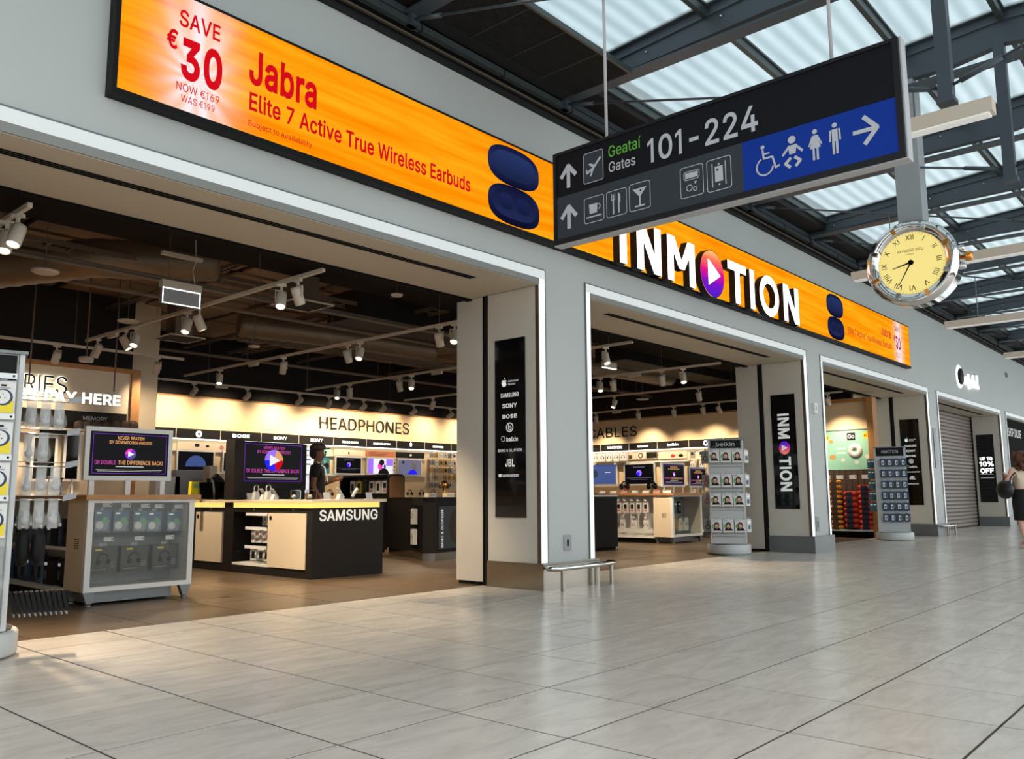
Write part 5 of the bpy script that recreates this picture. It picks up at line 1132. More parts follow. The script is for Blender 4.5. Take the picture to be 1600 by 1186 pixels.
B().m('screen_black').box(p0.x, 10.697, p0.z, p1.x, 10.70, p1.z).build('display', None, t, org)
b = B(); promo_lines(b, Vector((p0.x, 10.694, p0.z)), UX, p1.x-p0.x, p1.z-p0.z, True); b.build('screen_picture', None, t, org)
B().m('charcoal').box(CXa+.13, 10.72, .965, p1.x+.06, 10.76, 1.10).build('base_panel', None, t, org)
# niche products
def nich(label0, z, n_, y0, dy, size, body, pic, grp):
    for i in range(n_): pack('boxed_phone_case', f'{label0}, {NUM[i+1]} from the right', 'box', (CXa+.06+.015*(i % 2), y0+i*dy, z), size, -math.pi/2, body, pic, grp, 1)
nich('slim pink-white boxed strap on the middle niche hook row', .40, 5, 9.86, .085, (.07, .03, .17), 'card_white', 'bars', 'slim boxes in the counter niche')
nich('white accessory box on the bottom niche row', .165, 3, 9.86, .16, (.14, .05, .15), 'card_white', 'slab', 'white boxes at the bottom of the counter niche')
nich('white accessory card at the top of the niche', .63, 2, 9.82, .13, (.12, .03, .13), 'card_white', 'cable', 'white cards at the top of the counter niche')
for i, z in enumerate((.59, .775, .345)):
    b = B(); b.m('chrome').box(CXa+.03, 9.76, z, CXa+.05, 10.32, z+.012); b.m('tag_white').box(CXa+.0, 9.78, z-.02, CXa+.004, 10.30, z+.02); o = b.build('hook_rail', None, None, (CXa, 10, z)); o.location = (CXa, 10, z); tag(o, f'white ticket rail inside the counter niche, {["middle", "top", "lowest"][i]}', 'rail')
# gadgets on the counter
def gadget(kind, label, px, py=780, Yv=9.2, zt=.965, mcol='white_plastic', rz=0):
    p = at(0, 6.42, px, py) if px < 482 else at(1, 9.02, px, py); p.z = zt
    t = thing(kind, label, 'gadget', p, rz)
    if kind == 'watch_stand':
        B().m(mcol).prism([(-.05, 0, 0), (.05, 0, 0), (.02, 0, .11), (-.03, 0, .11)], (0, .07, 0)).build('wedge', None, t)
        r_ = .035; B().m('white_plastic').tube([(.0+r_*math.cos(a)*1.0, .03, .15+r_*1.3*math.sin(a)) for a in [math.pi*(-.35+1.7*i/12) for i in range(13)]], .008, 6).build('watch_strap', None, t)
        B().m('black_gloss').box(-.02, .0, .185, .025, .03, .20).build('watch_face', None, t)
    elif kind == 'phone_stand':
        B().m(mcol).prism([(-.045, 0, 0), (.05, 0, 0), (-.02, 0, .07)], (0, .07, 0)).build('wedge', None, t)
        B().m('white_plastic').obox((-.005, .03, .085), (.045, 0, -.06), (0, .035, 0), (.003, 0, .003)).build('phone', None, t)
    elif kind == 'tablet_stand':
        b = B()
        for q in ((-.075, 0, .075, .006), (-.075, .114, .075, .12), (-.075, 0, -.069, .12), (.069, 0, .075, .12)): b.m('chrome').box(q[0], 0, q[1], q[2], .008, q[3])
        b.m('acrylic').box(-.069, .002, .006, .069, .006, .114); b.build('clear_frame', None, t)
        B().m('white_plastic').ball((0, .04, .035), .03).build('earbud_case', None, t)
    elif kind == 'info_card':
        B().m('card_white').obox((0, .02, .045), (.05, 0, 0), (0, .015, .045), (0, .002, -.001)).build('card', None, t); B().m('white_plastic').box(-.05, .0, 0, .05, .06, .006).build('foot', None, t)
    elif kind == 'tube_speaker':
        B().m(mcol).tube([(-.04, 0, .03), (.04, 0, .14)], .022, 12).build('tube', None, t); B().m('charcoal').box(-.06, -.03, 0, .0, .03, .02).build('cradle', None, t)
    return t
for i, (k, px, mc) in enumerate((('info_card', 392, 0), ('watch_stand', 402, 0), ('phone_stand', 414, 0), ('watch_stand', 421, 0), ('phone_stand', 431, 0), ('tablet_stand', 462, 0), ('tablet_stand', 487, 0), ('info_card', 512, 0), ('phone_stand', 534, 0), ('tube_speaker', 554, 0), ('info_card', 578, 0))):
    Yv = [9.9, 9.8, 9.7, 9.6, 9.5, 9.15, 9.1, 9.15, 9.3, 9.1, 9.3][i]
    gadget(k, ['white info card at the left end of the SAMSUNG counter', 'watch on white wedge, left one on the counter', 'phone propped beside the left watch', 'watch on white wedge, right one on the counter', 'phone propped beside the right watch', 'clear framed display on the counter, left one', 'clear framed display on the counter, right one', 'white info card before the man', 'phone propped near the end of the counter', 'pale tube speaker leaning at the counter end', 'white info card at the right end of the counter'][i], px, 780, Yv)
# items on the rear half of the counter: yellow bag, tilted tablets, bags
p = at(1, 11.4, 307, 775); t = thing('yellow_bag', 'bright yellow printed bag on the counter behind the front table', 'bag', (p.x, 11.4, .965))
B().m('yellow').prism([(-.09, 0, 0), (.09, 0, 0), (.08, 0, .26), (-.08, 0, .26)], (0, .08, 0)).build('bag_body', None, t); B().m('green').box(-.05, -.003, .17, .03, 0, .23).build('print', None, t)
for i, (px, lb) in enumerate(((323, 'black tablet tilted on a stand beside the yellow bag'), (348, 'black tablet standing next to the screen post'))):
    p = at(1, 11.35-.2*i, px, 775); t = thing('display_tablet', lb, 'tablet', (p.x, 11.35-.2*i, .965))
    B().m('black_gloss').obox((0, .02, .13), (.10, 0, .0), (0, .03, .12), (0, .006, -.002)).build('display', None, t); B().m('white_plastic').prism([(.06, 0, 0), (.13, 0, 0), (.10, .0, .08)], (0, .06, 0)).build('wedge_foot', None, t)
for i, (px, wd, h, m_, lb) in enumerate(((262, .40, .32, 'card_white', 'pale lilac paper bag on the desk behind the left screen'), (296, .48, .42, 'card_grey', 'large grey till unit behind the yellow bag'), (320, .14, .5, 'rail_white', 'pale block on top of the till unit'))):
    p = at(1, 12.6+(.25 if i == 2 else 0), px, 760); t = thing('till_unit' if i else 'paper_bag', lb, 'till' if i else 'bag', (p.x, 12.6, 1.0))
    B().m(m_).prism([(-wd/2, 0, 0), (wd/2, 0, 0), (wd/2*.95, 0, h), (-wd/2*.95, 0, h)], (0, .2, 0)).build('body', None, t)
    if i == 1: B().m('charcoal').box(-.02, -.02, .0, .2, 0, .10).build('keypad', None, t)
    if i == 2: B().m('charcoal').box(-.11, -.02, .05, -.05, .0, .30).build('card_reader', None, t)
t = thing('till_desk', 'wooden topped till desk behind the front left table', 'desk', (5.6, 12.5, 0)); B().m('cream').box(-1.0, 0, 0, .55, .6, .96).build('body', None, t); B().m('wood').box(-1.05, -.05, .96, .55, .65, 1.0).build('desk_top', None, t)
p = at(1, 12.3, 344, 752); t = thing('desk_camera', 'black angled gadget on an arm beside the screen post', 'gadget', (p.x, 12.3, .965)); B().m('black').obox((0, 0, .28), (.10, 0, -.09), (0, .04, 0), (.03, 0, .035)).tube([(-.08, 0, .32), (-.05, 0, .15), (-.06, 0, 0)], .03, 8).build('arm', None, t)
# black counters further in
def blk(label, x0, y0, x1, y1, h, topm='black'):
    t = thing('black_counter', label, 'counter', ((x0+x1)/2, y0, 0)); org = ((x0+x1)/2, y0, 0)
    B().m('charcoal').box(x0, y0, .04, x1, y1, h-.03).build('body', None, t, org); B().m(topm).box(x0-.01, y0-.01, h-.03, x1+.01, y1+.01, h).build('counter_top', None, t, org); B().m('black_matt').box(x0+.03, y0+.03, 0, x1-.03, y1-.03, .04).build('kick_base', None, t, org)
blk('plain black counter block just behind the end of the SAMSUNG counter', 9.3, 12.0, 10.15, 13.3, .95)
q0 = at(1, 9.2, 966, 858)
blk('plain black counter block at the left edge of the middle opening', 11.2, 9.2, q0.x, 10.1, 1.0, 'white')
# B&O counter
pts = [at(2, 0, 644, 872), at(2, 0, 660, 877), at(2, 0, 680, 877), at(2, 0, 716, 873)]
pts = [(v_.x, v_.y) for v_ in pts]; pts += [(10.5, 10.2), (10.5, 11.2), (9.8, 11.6), (pts[0][0]+.3, pts[0][1]+.9)]
cx_ = sum(p_[0] for p_ in pts)/len(pts); cy_ = sum(p_[1] for p_ in pts)/len(pts)
t = thing('round_counter', 'dark many-sided headphone counter with BANG & OLUFSEN panel', 'counter', (cx_, cy_, 0)); org = (cx_, cy_, 0)
def sc(f): return [(cx_+(x-cx_)*f, cy_+(y-cy_)*f) for x, y in pts]
B().m('charcoal').prism([(x, y, .12) for x, y in sc(1)][::1], (0, 0, .83)).build('body', None, t, org)
B().m('steel').prism([(x, y, 0) for x, y in sc(.94)], (0, 0, .12)).build('plinth', None, t, org)
B().m('black').prism([(x, y, .95) for x, y in sc(1.02)], (0, 0, .03)).build('counter_top', None, t, org)
# front face between pts[2] and pts[3]: picture panel; niche between pts[0] and pts[1]
def facef(i, j):
    a, b_ = Vector((*pts[i], 0)), Vector((*pts[j], 0)); u = (b_-a).normalized(); n = u.cross(UZ); return a, u, n, (b_-a).length
a, u, n, Ln = facef(2, 3)
mat('poster_dark', (38, 46, 54), .4)
B().m('black').prism([a+u*.06+n*.001+UZ*.16, a+u*(Ln)+n*.001+UZ*.16, a+u*Ln+n*.001+UZ*.86, a+u*.06+n*.001+UZ*.86], n*.01).build('panel_frame', None, t, org)
b = B(); b.m('poster_dark').poly([a+u*x*Ln+n*.014+UZ*z for x, z in ((.1, .18), (1, .18), (1, .84), (.1, .84))]); b.m('hair_dark').poly([a+u*x*Ln+n*.016+UZ*z for x, z in ((1, .2), (1, .78), (.8, .8), (.62, .7), (.55, .5), (.65, .3))]); b.build('poster', None, t, org)
b = B(); addtext(b, 'print_white', 'BANG & OLUFSEN', a+u*.30*Ln+n*.018+UZ*.2, UZ, -u, .055, w=.58, bold=.02); b.build('lettering', None, t, org)
a, u, n, Ln = facef(0, 1)
B().m('black_matt').prism([a+u*.02+n*.001+UZ*.17, a+u*(Ln*1.0)+n*.001+UZ*.17, a+u*Ln*1.0+n*.001+UZ*.86, a+u*.02+n*.001+UZ*.86], n*.008).build('niche', None, t, org)
ang = math.atan2(u.y, u.x)
for i, z in enumerate((.56, .24)):
    c_ = a+u*Ln*.55+n*.10+UZ*z; pack('white_headphone_box', f'white headphone box on the dark many-sided counter, {"upper" if i == 0 else "lower"} one', 'box', c_, (.17, .07, .24), ang, 'card_white', 'headphone', None, 1)
for i, (px, m_, h, lb) in enumerate(((676, 'card_white', .07, 'small cream info block on the dark many-sided counter'), (704, 'card_white', .07, 'small cream tray on the dark many-sided counter beside the pier'))):
    p = at(1, 10.3, px, 770); t = thing('info_block', lb, 'block', (p.x, 10.3, .98)); B().m('cream').box(-.09, 0, 0, .09, .1, h).build('body', None, t); B().m('card_grey').box(-.07, -.002, h*.4, .07, 0, h*.6).build('print', None, t)
p = at(1, 10.5, 694, 765); t = thing('headphone_bust', 'bronze headphone stand with headphones on the many-sided counter', 'headphone stand', (p.x, 10.5, .98))
B().m('gold').lathe((0,0,0), (0,0,1), [(.05, 0), (.05, .02), (.02, .04), (.025, .14), (.06, .2), (.05, .26), (.0, .28)], 12).build('stand', None, t)
B().m('dark_wood').tube([(.08*math.cos(a_), 0, .2+.09*math.sin(a_)) for a_ in [math.pi*i/10 for i in range(11)]], .01, 6).build('headband', None, t)
for s_ in (-1, 1): B().m('dark_wood').lathe((s_*.075, 0, .19), (s_, 0, 0), [(0, -.01), (.04, -.01), (.045, .02), (0, .025)], 12).build('ear_cup', None, t)
# mobile rack with cork end
R0 = at(2, 0, 605, 845); Yk = 14.5; xa, xb = at(1, Yk, 606, 790).x, at(1, Yk, 632, 790).x; zt_ = at(1, Yk, 618, 741).z
t = thing('mobile_rack', 'mobile product rack with cork end panel in rounded black frame', 'rack', ((xa+xb)/2, Yk, 0)); org = ((xa+xb)/2, Yk, 0)
rr = .1
def rrect(x0, z0, x1, z1, r_, y): 
    o_ = []
    for cx, cz, a0 in ((x1-r_, z1-r_, 0), (x0+r_, z1-r_, math.pi/2), (x0+r_, z0+r_, math.pi), (x1-r_, z0+r_, 1.5*math.pi)):
        for k in range(5): o_.append((cx+r_*math.cos(a0+math.pi/8*k), y, cz+r_*math.sin(a0+math.pi/8*k)))
    return o_
B().m('black').prism(rrect(xa, .10, xb, zt_, .1, Yk)[::-1], (0, .06, 0)).build('end_frame', None, t, org)
B().m('cork').prism(rrect(xa+.035, .16, xb-.035, zt_-.04, .08, Yk-.006)[::-1], (0, .006, 0)).build('cork_panel', None, t, org)
B().m('charcoal').box((xa+xb)/2-.03, Yk+.06, .12, (xa+xb)/2+.03, Yk+1.7, zt_-.03).build('spine', None, t, org)
B().m('black').box(xa+.02, Yk+.06, zt_-.05, xb-.02, Yk+1.75, zt_).box(xa+.02, Yk+.06, .1, xb-.02, Yk+1.7, .16).build('side_frame', None, t, org)
B().m('black').prism(rrect(xa, .10, xb, zt_, .1, Yk+1.7)[::-1], (0, .05, 0)).build('end_frame', None, t, org)
for (x, y) in ((xa+.05, Yk+.03), (xb-.05, Yk+.03), (xa+.05, Yk+1.7), (xb-.05, Yk+1.7)): B().m('charcoal').lathe((x-.015, y, .045), (1, 0, 0), [(0, 0), (.045, 0), (.045, .03), (0, .03)], 12).box(x-.02, y-.02, .05, x+.02, y+.02, .11).build('wheel', None, t, org)
k = 0
for r_ in range(2):
    for i in range(6):
        pack('boxed_accessory', f'box on the cork-ended rack, {"top" if r_ == 0 else "second"} row, {NUM[i+1]} from cork end', 'box', ((xa+xb)/2-.13, Yk+.25+i*.23, zt_-.42-r_*.42), (.17, .06, .28), -math.pi/2, ['card_white', 'card_white', 'card_white', 'black', 'yellow', 'card_white'][i], 'slab' if i % 2 else 'slab_red', 'boxes on the cork-ended rack', 1)
# back wall fixtures
t = thing('wall_counter', 'long pale shelf counter running below the HEADPHONES wall screens', 'counter', (12, 16.5, 0)); org = (12, 16.5, 0)
B().m('cream').box(7.2, 16.45, .86, 18, 16.96, .92).build('shelf', None, t, org); B().m('white').box(7.2, 16.6, .1, 18, 16.96, .86).build('body', None, t, org); B().m('charcoal').box(7.2, 16.65, 0, 18, 16.96, .1).build('kick_base', None, t, org)
B().m('white').box(7.1, 16.90, 1.5, 15.62, 16.965, 1.545).box(7.1, 16.90, 1.97, 15.62, 16.965, 1.99).build('wall_rail', None, t, org)
B().m('halo_white').box(7.1, 16.88, 2.215, 17.6, 16.93, 2.235).build('light_strip', None, t, org)
def wtv(label, x0, x1, z0, z1, axis='Y', c=16.88, fill=None):
    if axis == 'Y':
        t = thing('wall_screen', label, 'screen', (x0, c, z0)); B().m('white').box(-.035, 0, -.035, x1-x0+.035, .06, z1-z0+.035).build('frame', None, t); B().m('screen_black').box(0, -.004, 0, x1-x0, 0, z1-z0).build('display', None, t); u = UX; o = Vector((0, -.006, 0)); w_ = x1-x0
    else:
        t = thing('wall_screen', label, 'screen', (c, x0, z0)); B().m('white').box(0, -.035-(x0-x1), -.035, .06, .035, z1-z0+.035).build('frame', None, t); B().m('screen_black').box(-.004, x1-x0, 0, 0, 0, z1-z0).build('display', None, t); u = -UY; o = Vector((-.006, 0, 0)); w_ = x0-x1
    b = B(); fill(b, o, u, w_, z1-z0); b.build('screen_picture', None, t)
def fq(b, o, u, w_, h, x0, z0, x1, z1, m, k=0): n = u.cross(UZ)*.001*k; b.m(m).poly([o+n+u*x*w_+UZ*z*h for x, z in ((x0, z0), (x1, z0), (x1, z1), (x0, z1))])
def fdisc(b, o, u, w_, h, cx, cz, r_, m, k=0, sx=1, a0=0, a1=6.283): n = u.cross(UZ)*.001*k; b.m(m).poly([o+n+u*(cx*w_+sx*r_*h*math.cos(a0+(a1-a0)*i/16))+UZ*(cz*h+r_*h*math.sin(a0+(a1-a0)*i/16)) for i in range(17)])
def F_promo(b, o, u, w_, h): promo_lines(b, o, u, w_, h)
def F_disc(b, o, u, w_, h):
    fdisc(b, o, u, w_, h, .5, .55, .16, 'screen_violet'); fdisc(b, o, u, w_, h, .47, .5, .10, 'blue_vivid', 1); fq(b, o, u, w_, h, .06, .3, .94, .315, 'screen_grey'); fq(b, o, u, w_, h, .2, .22, .8, .235, 'screen_grey'); fq(b, o, u, w_, h, .3, .84, .7, .87, 'screen_grey')
def F_person(b, o, u, w_, h):
    fq(b, o, u, w_, h, 0, 0, 1, 1, 'screen_white'); fq(b, o, u, w_, h, 0, 0, .2, 1, 'screen_violet', 1); fq(b, o, u, w_, h, .72, .55, 1, 1, 'screen_violet', 1)
    fdisc(b, o, u, w_, h, .62, 0, .38, 'charcoal', 1, a1=3.1416, sx=1.2); fdisc(b, o, u, w_, h, .48, .52, .26, 'screen_pink', 2, sx=.8); fdisc(b, o, u, w_, h, .54, .76, .2, 'charcoal', 3, sx=1.1); fdisc(b, o, u, w_, h, .66, .5, .14, 'screen_blue', 4, sx=.7)
def F_bluewoman(b, o, u, w_, h): fq(b, o, u, w_, h, 0, 0, 1, 1, 'screen_grey'); fdisc(b, o, u, w_, h, .62, 0, .32, 'blue_vivid', 1, a1=3.1416, sx=1.3); fdisc(b, o, u, w_, h, .72, .6, .3, 'card_grey', 2, sx=.8); fdisc(b, o, u, w_, h, .2, .82, .1, 'charcoal', 1)
def F_blue(b, o, u, w_, h): fq(b, o, u, w_, h, 0, 0, 1, 1, 'screen_blue'); fdisc(b, o, u, w_, h, .1, .55, .2, 'card_navy', 1); fq(b, o, u, w_, h, .55, .6, .78, .63, 'screen_white', 1)
def F_arch(b, o, u, w_, h): fdisc(b, o, u, w_, h, .5, .2, .6, 'screen_blue', 0, a1=3.1416)
def F_dark(b, o, u, w_, h): fq(b, o, u, w_, h, .1, .5, .9, .52, 'screen_grey')
wtv('dark wall screen with blue arch behind the till, left of the big screen', 8.61, 9.4, 1.57, 1.96, fill=F_arch)
wtv('wall screen mostly hidden behind the big counter screen', 9.65, 10.4, 1.57, 1.96, fill=F_dark)
wtv('wall screen hidden behind the counter screen, right part', 10.65, 11.4, 1.57, 1.96, fill=F_dark)
wtv('wall screen with small violet disc right of the man', 12.64, 13.39, 1.57, 1.95, fill=F_disc)
wtv('wall screen showing a pink-faced person in headphones', 13.62, 14.43, 1.57, 1.95, fill=F_person)
wtv('grey wall screen showing a figure in blue', 14.63, 15.41, 1.57, 1.95, fill=F_bluewoman)
def panel(label, x0, x1, z0, z1, m, c=16.93, art=None):
    t = thing('wall_poster', label, 'poster', (x0, c, z0)); B().m(m).box(0, 0, 0, x1-x0, .03, z1-z0).build('board', None, t)
    if art: b = B(); art(b, Vector((0, -.002, 0)), UX, x1-x0, z1-z0); b.build('artwork', None, t)
def A_lines(b, o, u, w_, h): [fq(b, o, u, w_, h, .08, .7-.25*k, .8-.1*k, .8-.25*k, 'dark_wood') for k in range(3)]
def A_curl(b, o, u, w_, h): fdisc(b, o, u, w_, h, .5, .55, .25, 'print_white'); fdisc(b, o, u, w_, h, .5, .68, .12, 'charcoal', 1)
def A_glass(b, o, u, w_, h): fdisc(b, o, u, w_, h, .4, .6, .22, 'charcoal', 0, 1.6); fdisc(b, o, u, w_, h, .62, .5, .16, 'charcoal', 0, 1.6); fdisc(b, o, u, w_, h, .92, .4, .3, 'pink', 1)
def A_bud(b, o, u, w_, h): fdisc(b, o, u, w_, h, .5, .45, .2, 'charcoal', 0, 1); fdisc(b, o, u, w_, h, .3, .7, .1, 'card_grey', 0, 1)
def A_white(b, o, u, w_, h): [fq(b, o, u, w_, h, .1, .9-.1*k, .6, .93-.1*k, 'card_blue') for k in range(4)]
mat('copper', (196, 120, 80), .5)
panel('copper banner with two text lines over the pink-faced screen', 13.6, 14.55, 2.0, 2.15, 'copper', art=A_lines)
panel('dark banner with round white emblem on the back wall', 14.6, 15.58, 2.0, 2.15, 'charcoal', art=A_curl)
panel('pale banner showing sunglasses above the dark arch screen', 8.6, 9.7, 2.0, 2.17, 'cream', art=A_glass)
panel('mint poster fragment right of the man', 12.2, 12.5, 2.0, 2.15, 'teal_poster', art=A_bud)
panel('cream banner with a tiny dark earbud picture', 12.6, 13.5, 2.0, 2.15, 'cream', art=A_bud)
panel('tall white lit panel behind the man with blue text lines', 11.6, 12.15, 1.1, 2.18, 'screen_white', art=A_white)
panel('narrow dark picture panel right of the man', 12.28, 12.48, 1.56, 1.95, 'card_teal', art=A_bud)
panel('narrow panel of small product pictures beside the violet person screen', 14.46, 14.58, 1.57, 1.95, 'cream', art=A_lines)
# pegs at right end of back wall
for r_ in range(5):
    for i in range(7):
        pack('hanging_pack', f'small pack at the headphones wall right end, {RW[r_]} row, {NUM[i+1]} from left', 'pack', (15.75+i*.17, 16.80, 2.03-r_*.20), (.11, .04, .13), 0, random.choice(('card_white', 'card_grey', 'kraft', 'card_white')), random.choice(('headphone', 'slab', 'cable')), 'small packs at the right end of the headphones wall', 1)
for i in range(9):
    x = 12.3+i*.42; t = thing('display_headphones', f'headphones on a small stand on the headphones wall counter, {NUM[i+1]} from the left', 'headphones', (x, 16.65, .92), group='headphones on the wall counter')
    B().m('card_grey').lathe((0,0,0), (0,0,1), [(.04, 0), (.04, .01), (.008, .02), (.008, .2), (.02, .21)], 8).build('stand', None, t)
    B().m('black').tube([(.07*math.cos(a_), 0, .16+.085*math.sin(a_)) for a_ in [math.pi*k/8 for k in range(9)]], .009, 5).build('headband', None, t)
    for s_ in (-1, 1): B().m('black').lathe((s_*.07, 0, .14), (s_, 0, 0), [(0, -.015), (.035, -.015), (.04, .015), (0, .02)], 10).build('ear_cup', None, t)
for i in range(14):
    x = 11.9+i*.3; pack('shelf_box', f'small box under the headphones wall counter, {NUM[i+1]} from the left', 'box', (x, 16.52, .35), (.2, .06, .3), 0, random.choice(('charcoal', 'card_brown', 'dark_wood')), 'text', 'boxes under the headphones wall counter')
# ------------------------------------------------------------------ right wall (CABLES)
t = thing('wall_counter', 'white shelf counter running below the cables wall screens', 'counter', (19.8, 12.5, 0)); org = (19.8, 12.5, 0)
B().m('cream').box(19.55, 11.4, .90, 20.12, 16, .95).build('shelf', None, t, org); B().m('white').box(19.75, 11.4, .1, 20.12, 16, .9).build('body', None, t, org); B().m('charcoal').box(19.8, 9, 0, 20.12, 16, .1).build('kick_base', None, t, org)
B().m('halo_white').box(20.04, 9, 2.215, 20.1, 16, 2.235).build('light_strip', None, t, org)
B().m('white').box(20.04, 11.4, 1.24, 20.11, 15.5, 1.28).box(20.04, 11.4, 1.88, 20.11, 15.5, 1.92).build('wall_rail', None, t, org)
wtv('blue wall screen with a dark headphone at the left edge of the cables wall', 14.58, 13.77, 1.31, 1.85, 'X', 20.03, F_blue)
wtv('dark wall screen with bright violet disc on the cables wall', 13.46, 12.52, 1.30, 1.84, 'X', 20.03, F_disc)
def ptab(label, y0, y1, z0, z1, m, art):
    t = thing('wall_poster', label, 'poster', (20.07, y0, z0)); B().m(m).box(0, y1-y0, 0, .03, 0, z1-z0).build('board', None, t); b = B(); art(b, Vector((-.002, 0, 0)), -UY, y0-y1, z1-z0); b.build('artwork', None, t)
def A_ring(b, o, u, w_, h): fdisc(b, o, u, w_, h, .42, .5, .36, 'charcoal', 1); fdisc(b, o, u, w_, h, .42, .5, .24, 'cream', 2); fq(b, o, u, w_, h, .62, .1, 1, .9, 'charcoal', 1); fq(b, o, u, w_, h, 0, .1, .12, .6, 'dark_wood', 1)
def A_dart(b, o, u, w_, h): fdisc(b, o, u, w_, h, .52, .4, .22, 'red', 1, 1.6); fdisc(b, o, u, w_, h, .8, .4, .22, 'charcoal', 1, 1.6)
ptab('cream banner with a dark ring and angular shapes on the cables wall', 13.34, 12.42, 1.98, 2.19, 'cream', A_ring)
ptab('cream banner with red and black lens shapes on the cables wall', 12.38, 11.5, 1.96, 2.16, 'cream', A_dart)
for i in range(5): pack('white_headphone_box', f'white headphone box hanging at the top of the cables wall, {NUM[i+1]} from the left', 'box', (19.95, 14.4-i*.235, 1.95), (.20, .1, .22), -math.pi/2, 'card_white', 'headphone', 'white headphone boxes on the cables wall', 1)
for r_ in range(6):
    for i in range(7):
        y = 11.25-i*.26
        pack('hanging_pack', f'small pack on the cables wall pegs, {RW[r_]} row, {NUM[i+1]} from left', 'pack', (19.92, y, 1.95-r_*.27), (.13, .05, .19), -math.pi/2, random.choice(('card_white', 'card_grey', 'card_white', 'cream')), ['slab_red', 'headphone', 'cable', 'cable_red', 'cable', 'splitter'][r_], 'small packs on the cables wall pegs', 1)
# pegs on side of cables table
for r_, (z, n_) in enumerate(((.62, 6), (.26, 4))):
    for i in range(n_):
        pack('hanging_pack', f'white pack on the cables table side, {"upper" if r_ == 0 else "lower"} row, {NUM[i+1]} from right', 'pack', (15.40, 9.85+i*(.17 if r_ == 0 else .30), z), (.12, .05, .21), -math.pi/2, 'card_white', 'headphone' if r_ else 'slab_red', 'accessory packs on the side of the cables table', 1)
        price_tag(f'price hook over cables table pack, {"upper" if r_ == 0 else "lower"} row, {NUM[i+1]} from right', (15.38, 9.85+i*(.17 if r_ == 0 else .30), z+.25), -math.pi/2, .07, .03)
for i in range(3): pack('slim_bottle_box', f'dark green slim box high in the cables table showcase, {NUM[i+1]} from the left', 'box', (15.62+i*.16, 9.35, .60), (.12, .08, .26), 0, 'card_teal' if i == 1 else 'charcoal', 'text', 'dark slim boxes in the cables table', 1)
for i in range(4): pack('showcase_box', f'{"kraft brown" if i == 1 else "white"} box low in the cables table showcase, {NUM[i+1]} from the left', 'box', (15.50+i*.24, 9.35, .24), (.22 if i == 1 else .16, .08, .27), 0, 'kraft' if i == 1 else 'card_white', None if i == 1 else 'headphone', 'boxes low in the cables table', 1)
# headphones and cards on cables table
for i, (px, lb) in enumerate(((976, 'black headphones on a stand on the cables table, left pair'), (1019, 'black headphones on a stand on the cables table, right pair'))):
    p = at(0, 15.65, px, 768); t = thing('display_headphones', lb, 'headphones', (15.65, p.y, 1.03))
    B().m('charcoal').lathe((0,0,0), (0,0,1), [(.06, 0), (.06, .01), (.01, .02), (.01, .2), (.03, .22)], 10).build('stand', None, t)
    B().m('black').tube([(0, .085*math.cos(a_), .17+.09*math.sin(a_)) for a_ in [math.pi*k/8 for k in range(9)]], .016, 8).build('headband', None, t)
    for s_ in (-1, 1): B().m('black_gloss').lathe((0, s_*.075, .15), (0, s_, 0), [(0, -.03), (.055, -.03), (.07, .02), (.05, .035), (0, .04)], 14).build('ear_cup', None, t)
for i in range(7):
    p = at(0, 15.45, 940+i*17, 772); t = thing('info_card', f'small slanted info card along the edge of the cables table, {NUM[i+1]} from the left', 'card', (15.45, p.y, 1.03), -math.pi/2, group='info cards on the cables table')
    B().m('pink' if i in (2, 5) else 'card_white').obox((0, .03, .03), (.08, 0, 0), (0, .025, .03), (0, .002, -.001)).build('card', None, t); B().m('white_plastic').box(-.08, 0, 0, .08, .06, .006).build('foot', None, t)

# ------------------------------------------------------------------ travel pillow wall (third opening)
t = thing('pillow_display', 'wood framed wall display with teal travel pillow poster', 'display', (20.1, 7.7, 0)); org = (20.1, 7.7, 0)
B().m('wood').box(19.86, 6.55, 0, 20.14, 6.69, 3.20).box(19.9, 6.69, 3.12, 20.14, 9.3, 3.20).build('wood_frame', None, t, org)
B().m('cream_wall').box(20.06, 6.69, 2.50, 20.14, 9.3, 3.12).build('upper_panel', None, t, org)
B().m('cream').box(20.05, 6.69, 2.485, 20.14, 9.3, 2.505).build('picture_rail', None, t, org)
grad_mat('teal_grad', 'Z', 1.3, 2.5, [(0, (120, 196, 170)), (.55, (150, 210, 190)), (1, (238, 234, 206))], .55)
b = B(); b.m('teal_poster').box(20.08, 6.69, 1.55, 20.13, 9.3, 2.485); b.build('poster', None, t, org)
B().m('dark_wood').box(20.09, 6.69, .2, 20.14, 9.3, 1.55).build('slat_backing', None, t, org)
b = B()
for k in range(18): b.m('charcoal').box(20.086, 6.76+k*.14, .2, 20.09, 6.772+k*.14, 1.55)
o = b.build('grooves', None, t, org)
B().m('white').box(19.86, 6.69, .14, 20.12, 9.3, .18).build('shelf', None, t, org); B().m('black_matt').box(19.95, 6.69, 0, 20.1, 9.3, .14).build('kick_base', None, t, org)
b = B(); X_ = 20.078
def pz(y, z): return (X_, y, z)
b.m('charcoal').poly([pz(7.24, 2.23), pz(7.05, 2.23), pz(7.05, 2.41), pz(7.24, 2.41)]); addtext(b, 'print_white', 'Go', (X_-.003, 7.22, 2.28), -UY, UZ, .09, w=.15, bold=.03); b.build('go_logo', None, t, org)
for y, z, sz, lb in ((6.79, 2.335, .085, '40'), (7.74, 2.32, .08, '30')):
    b = B(); b.m('yellow').disc((X_, y, z), (0, -sz, 0), (0, 0, sz), 20); addtext(b, 'sign_red', '€'+lb, (X_-.003, y+.06, z-.03), -UY, UZ, .055, w=.12, bold=.03); b.build('price_spot', None, t, org)
b = B(); b.m('card_white').lathe((X_, 7.07, 1.99), (-1, 0, 0), [(.04, .0), (.05, .03), (.10, .045), (.15, .03), (.17, 0)], 22)
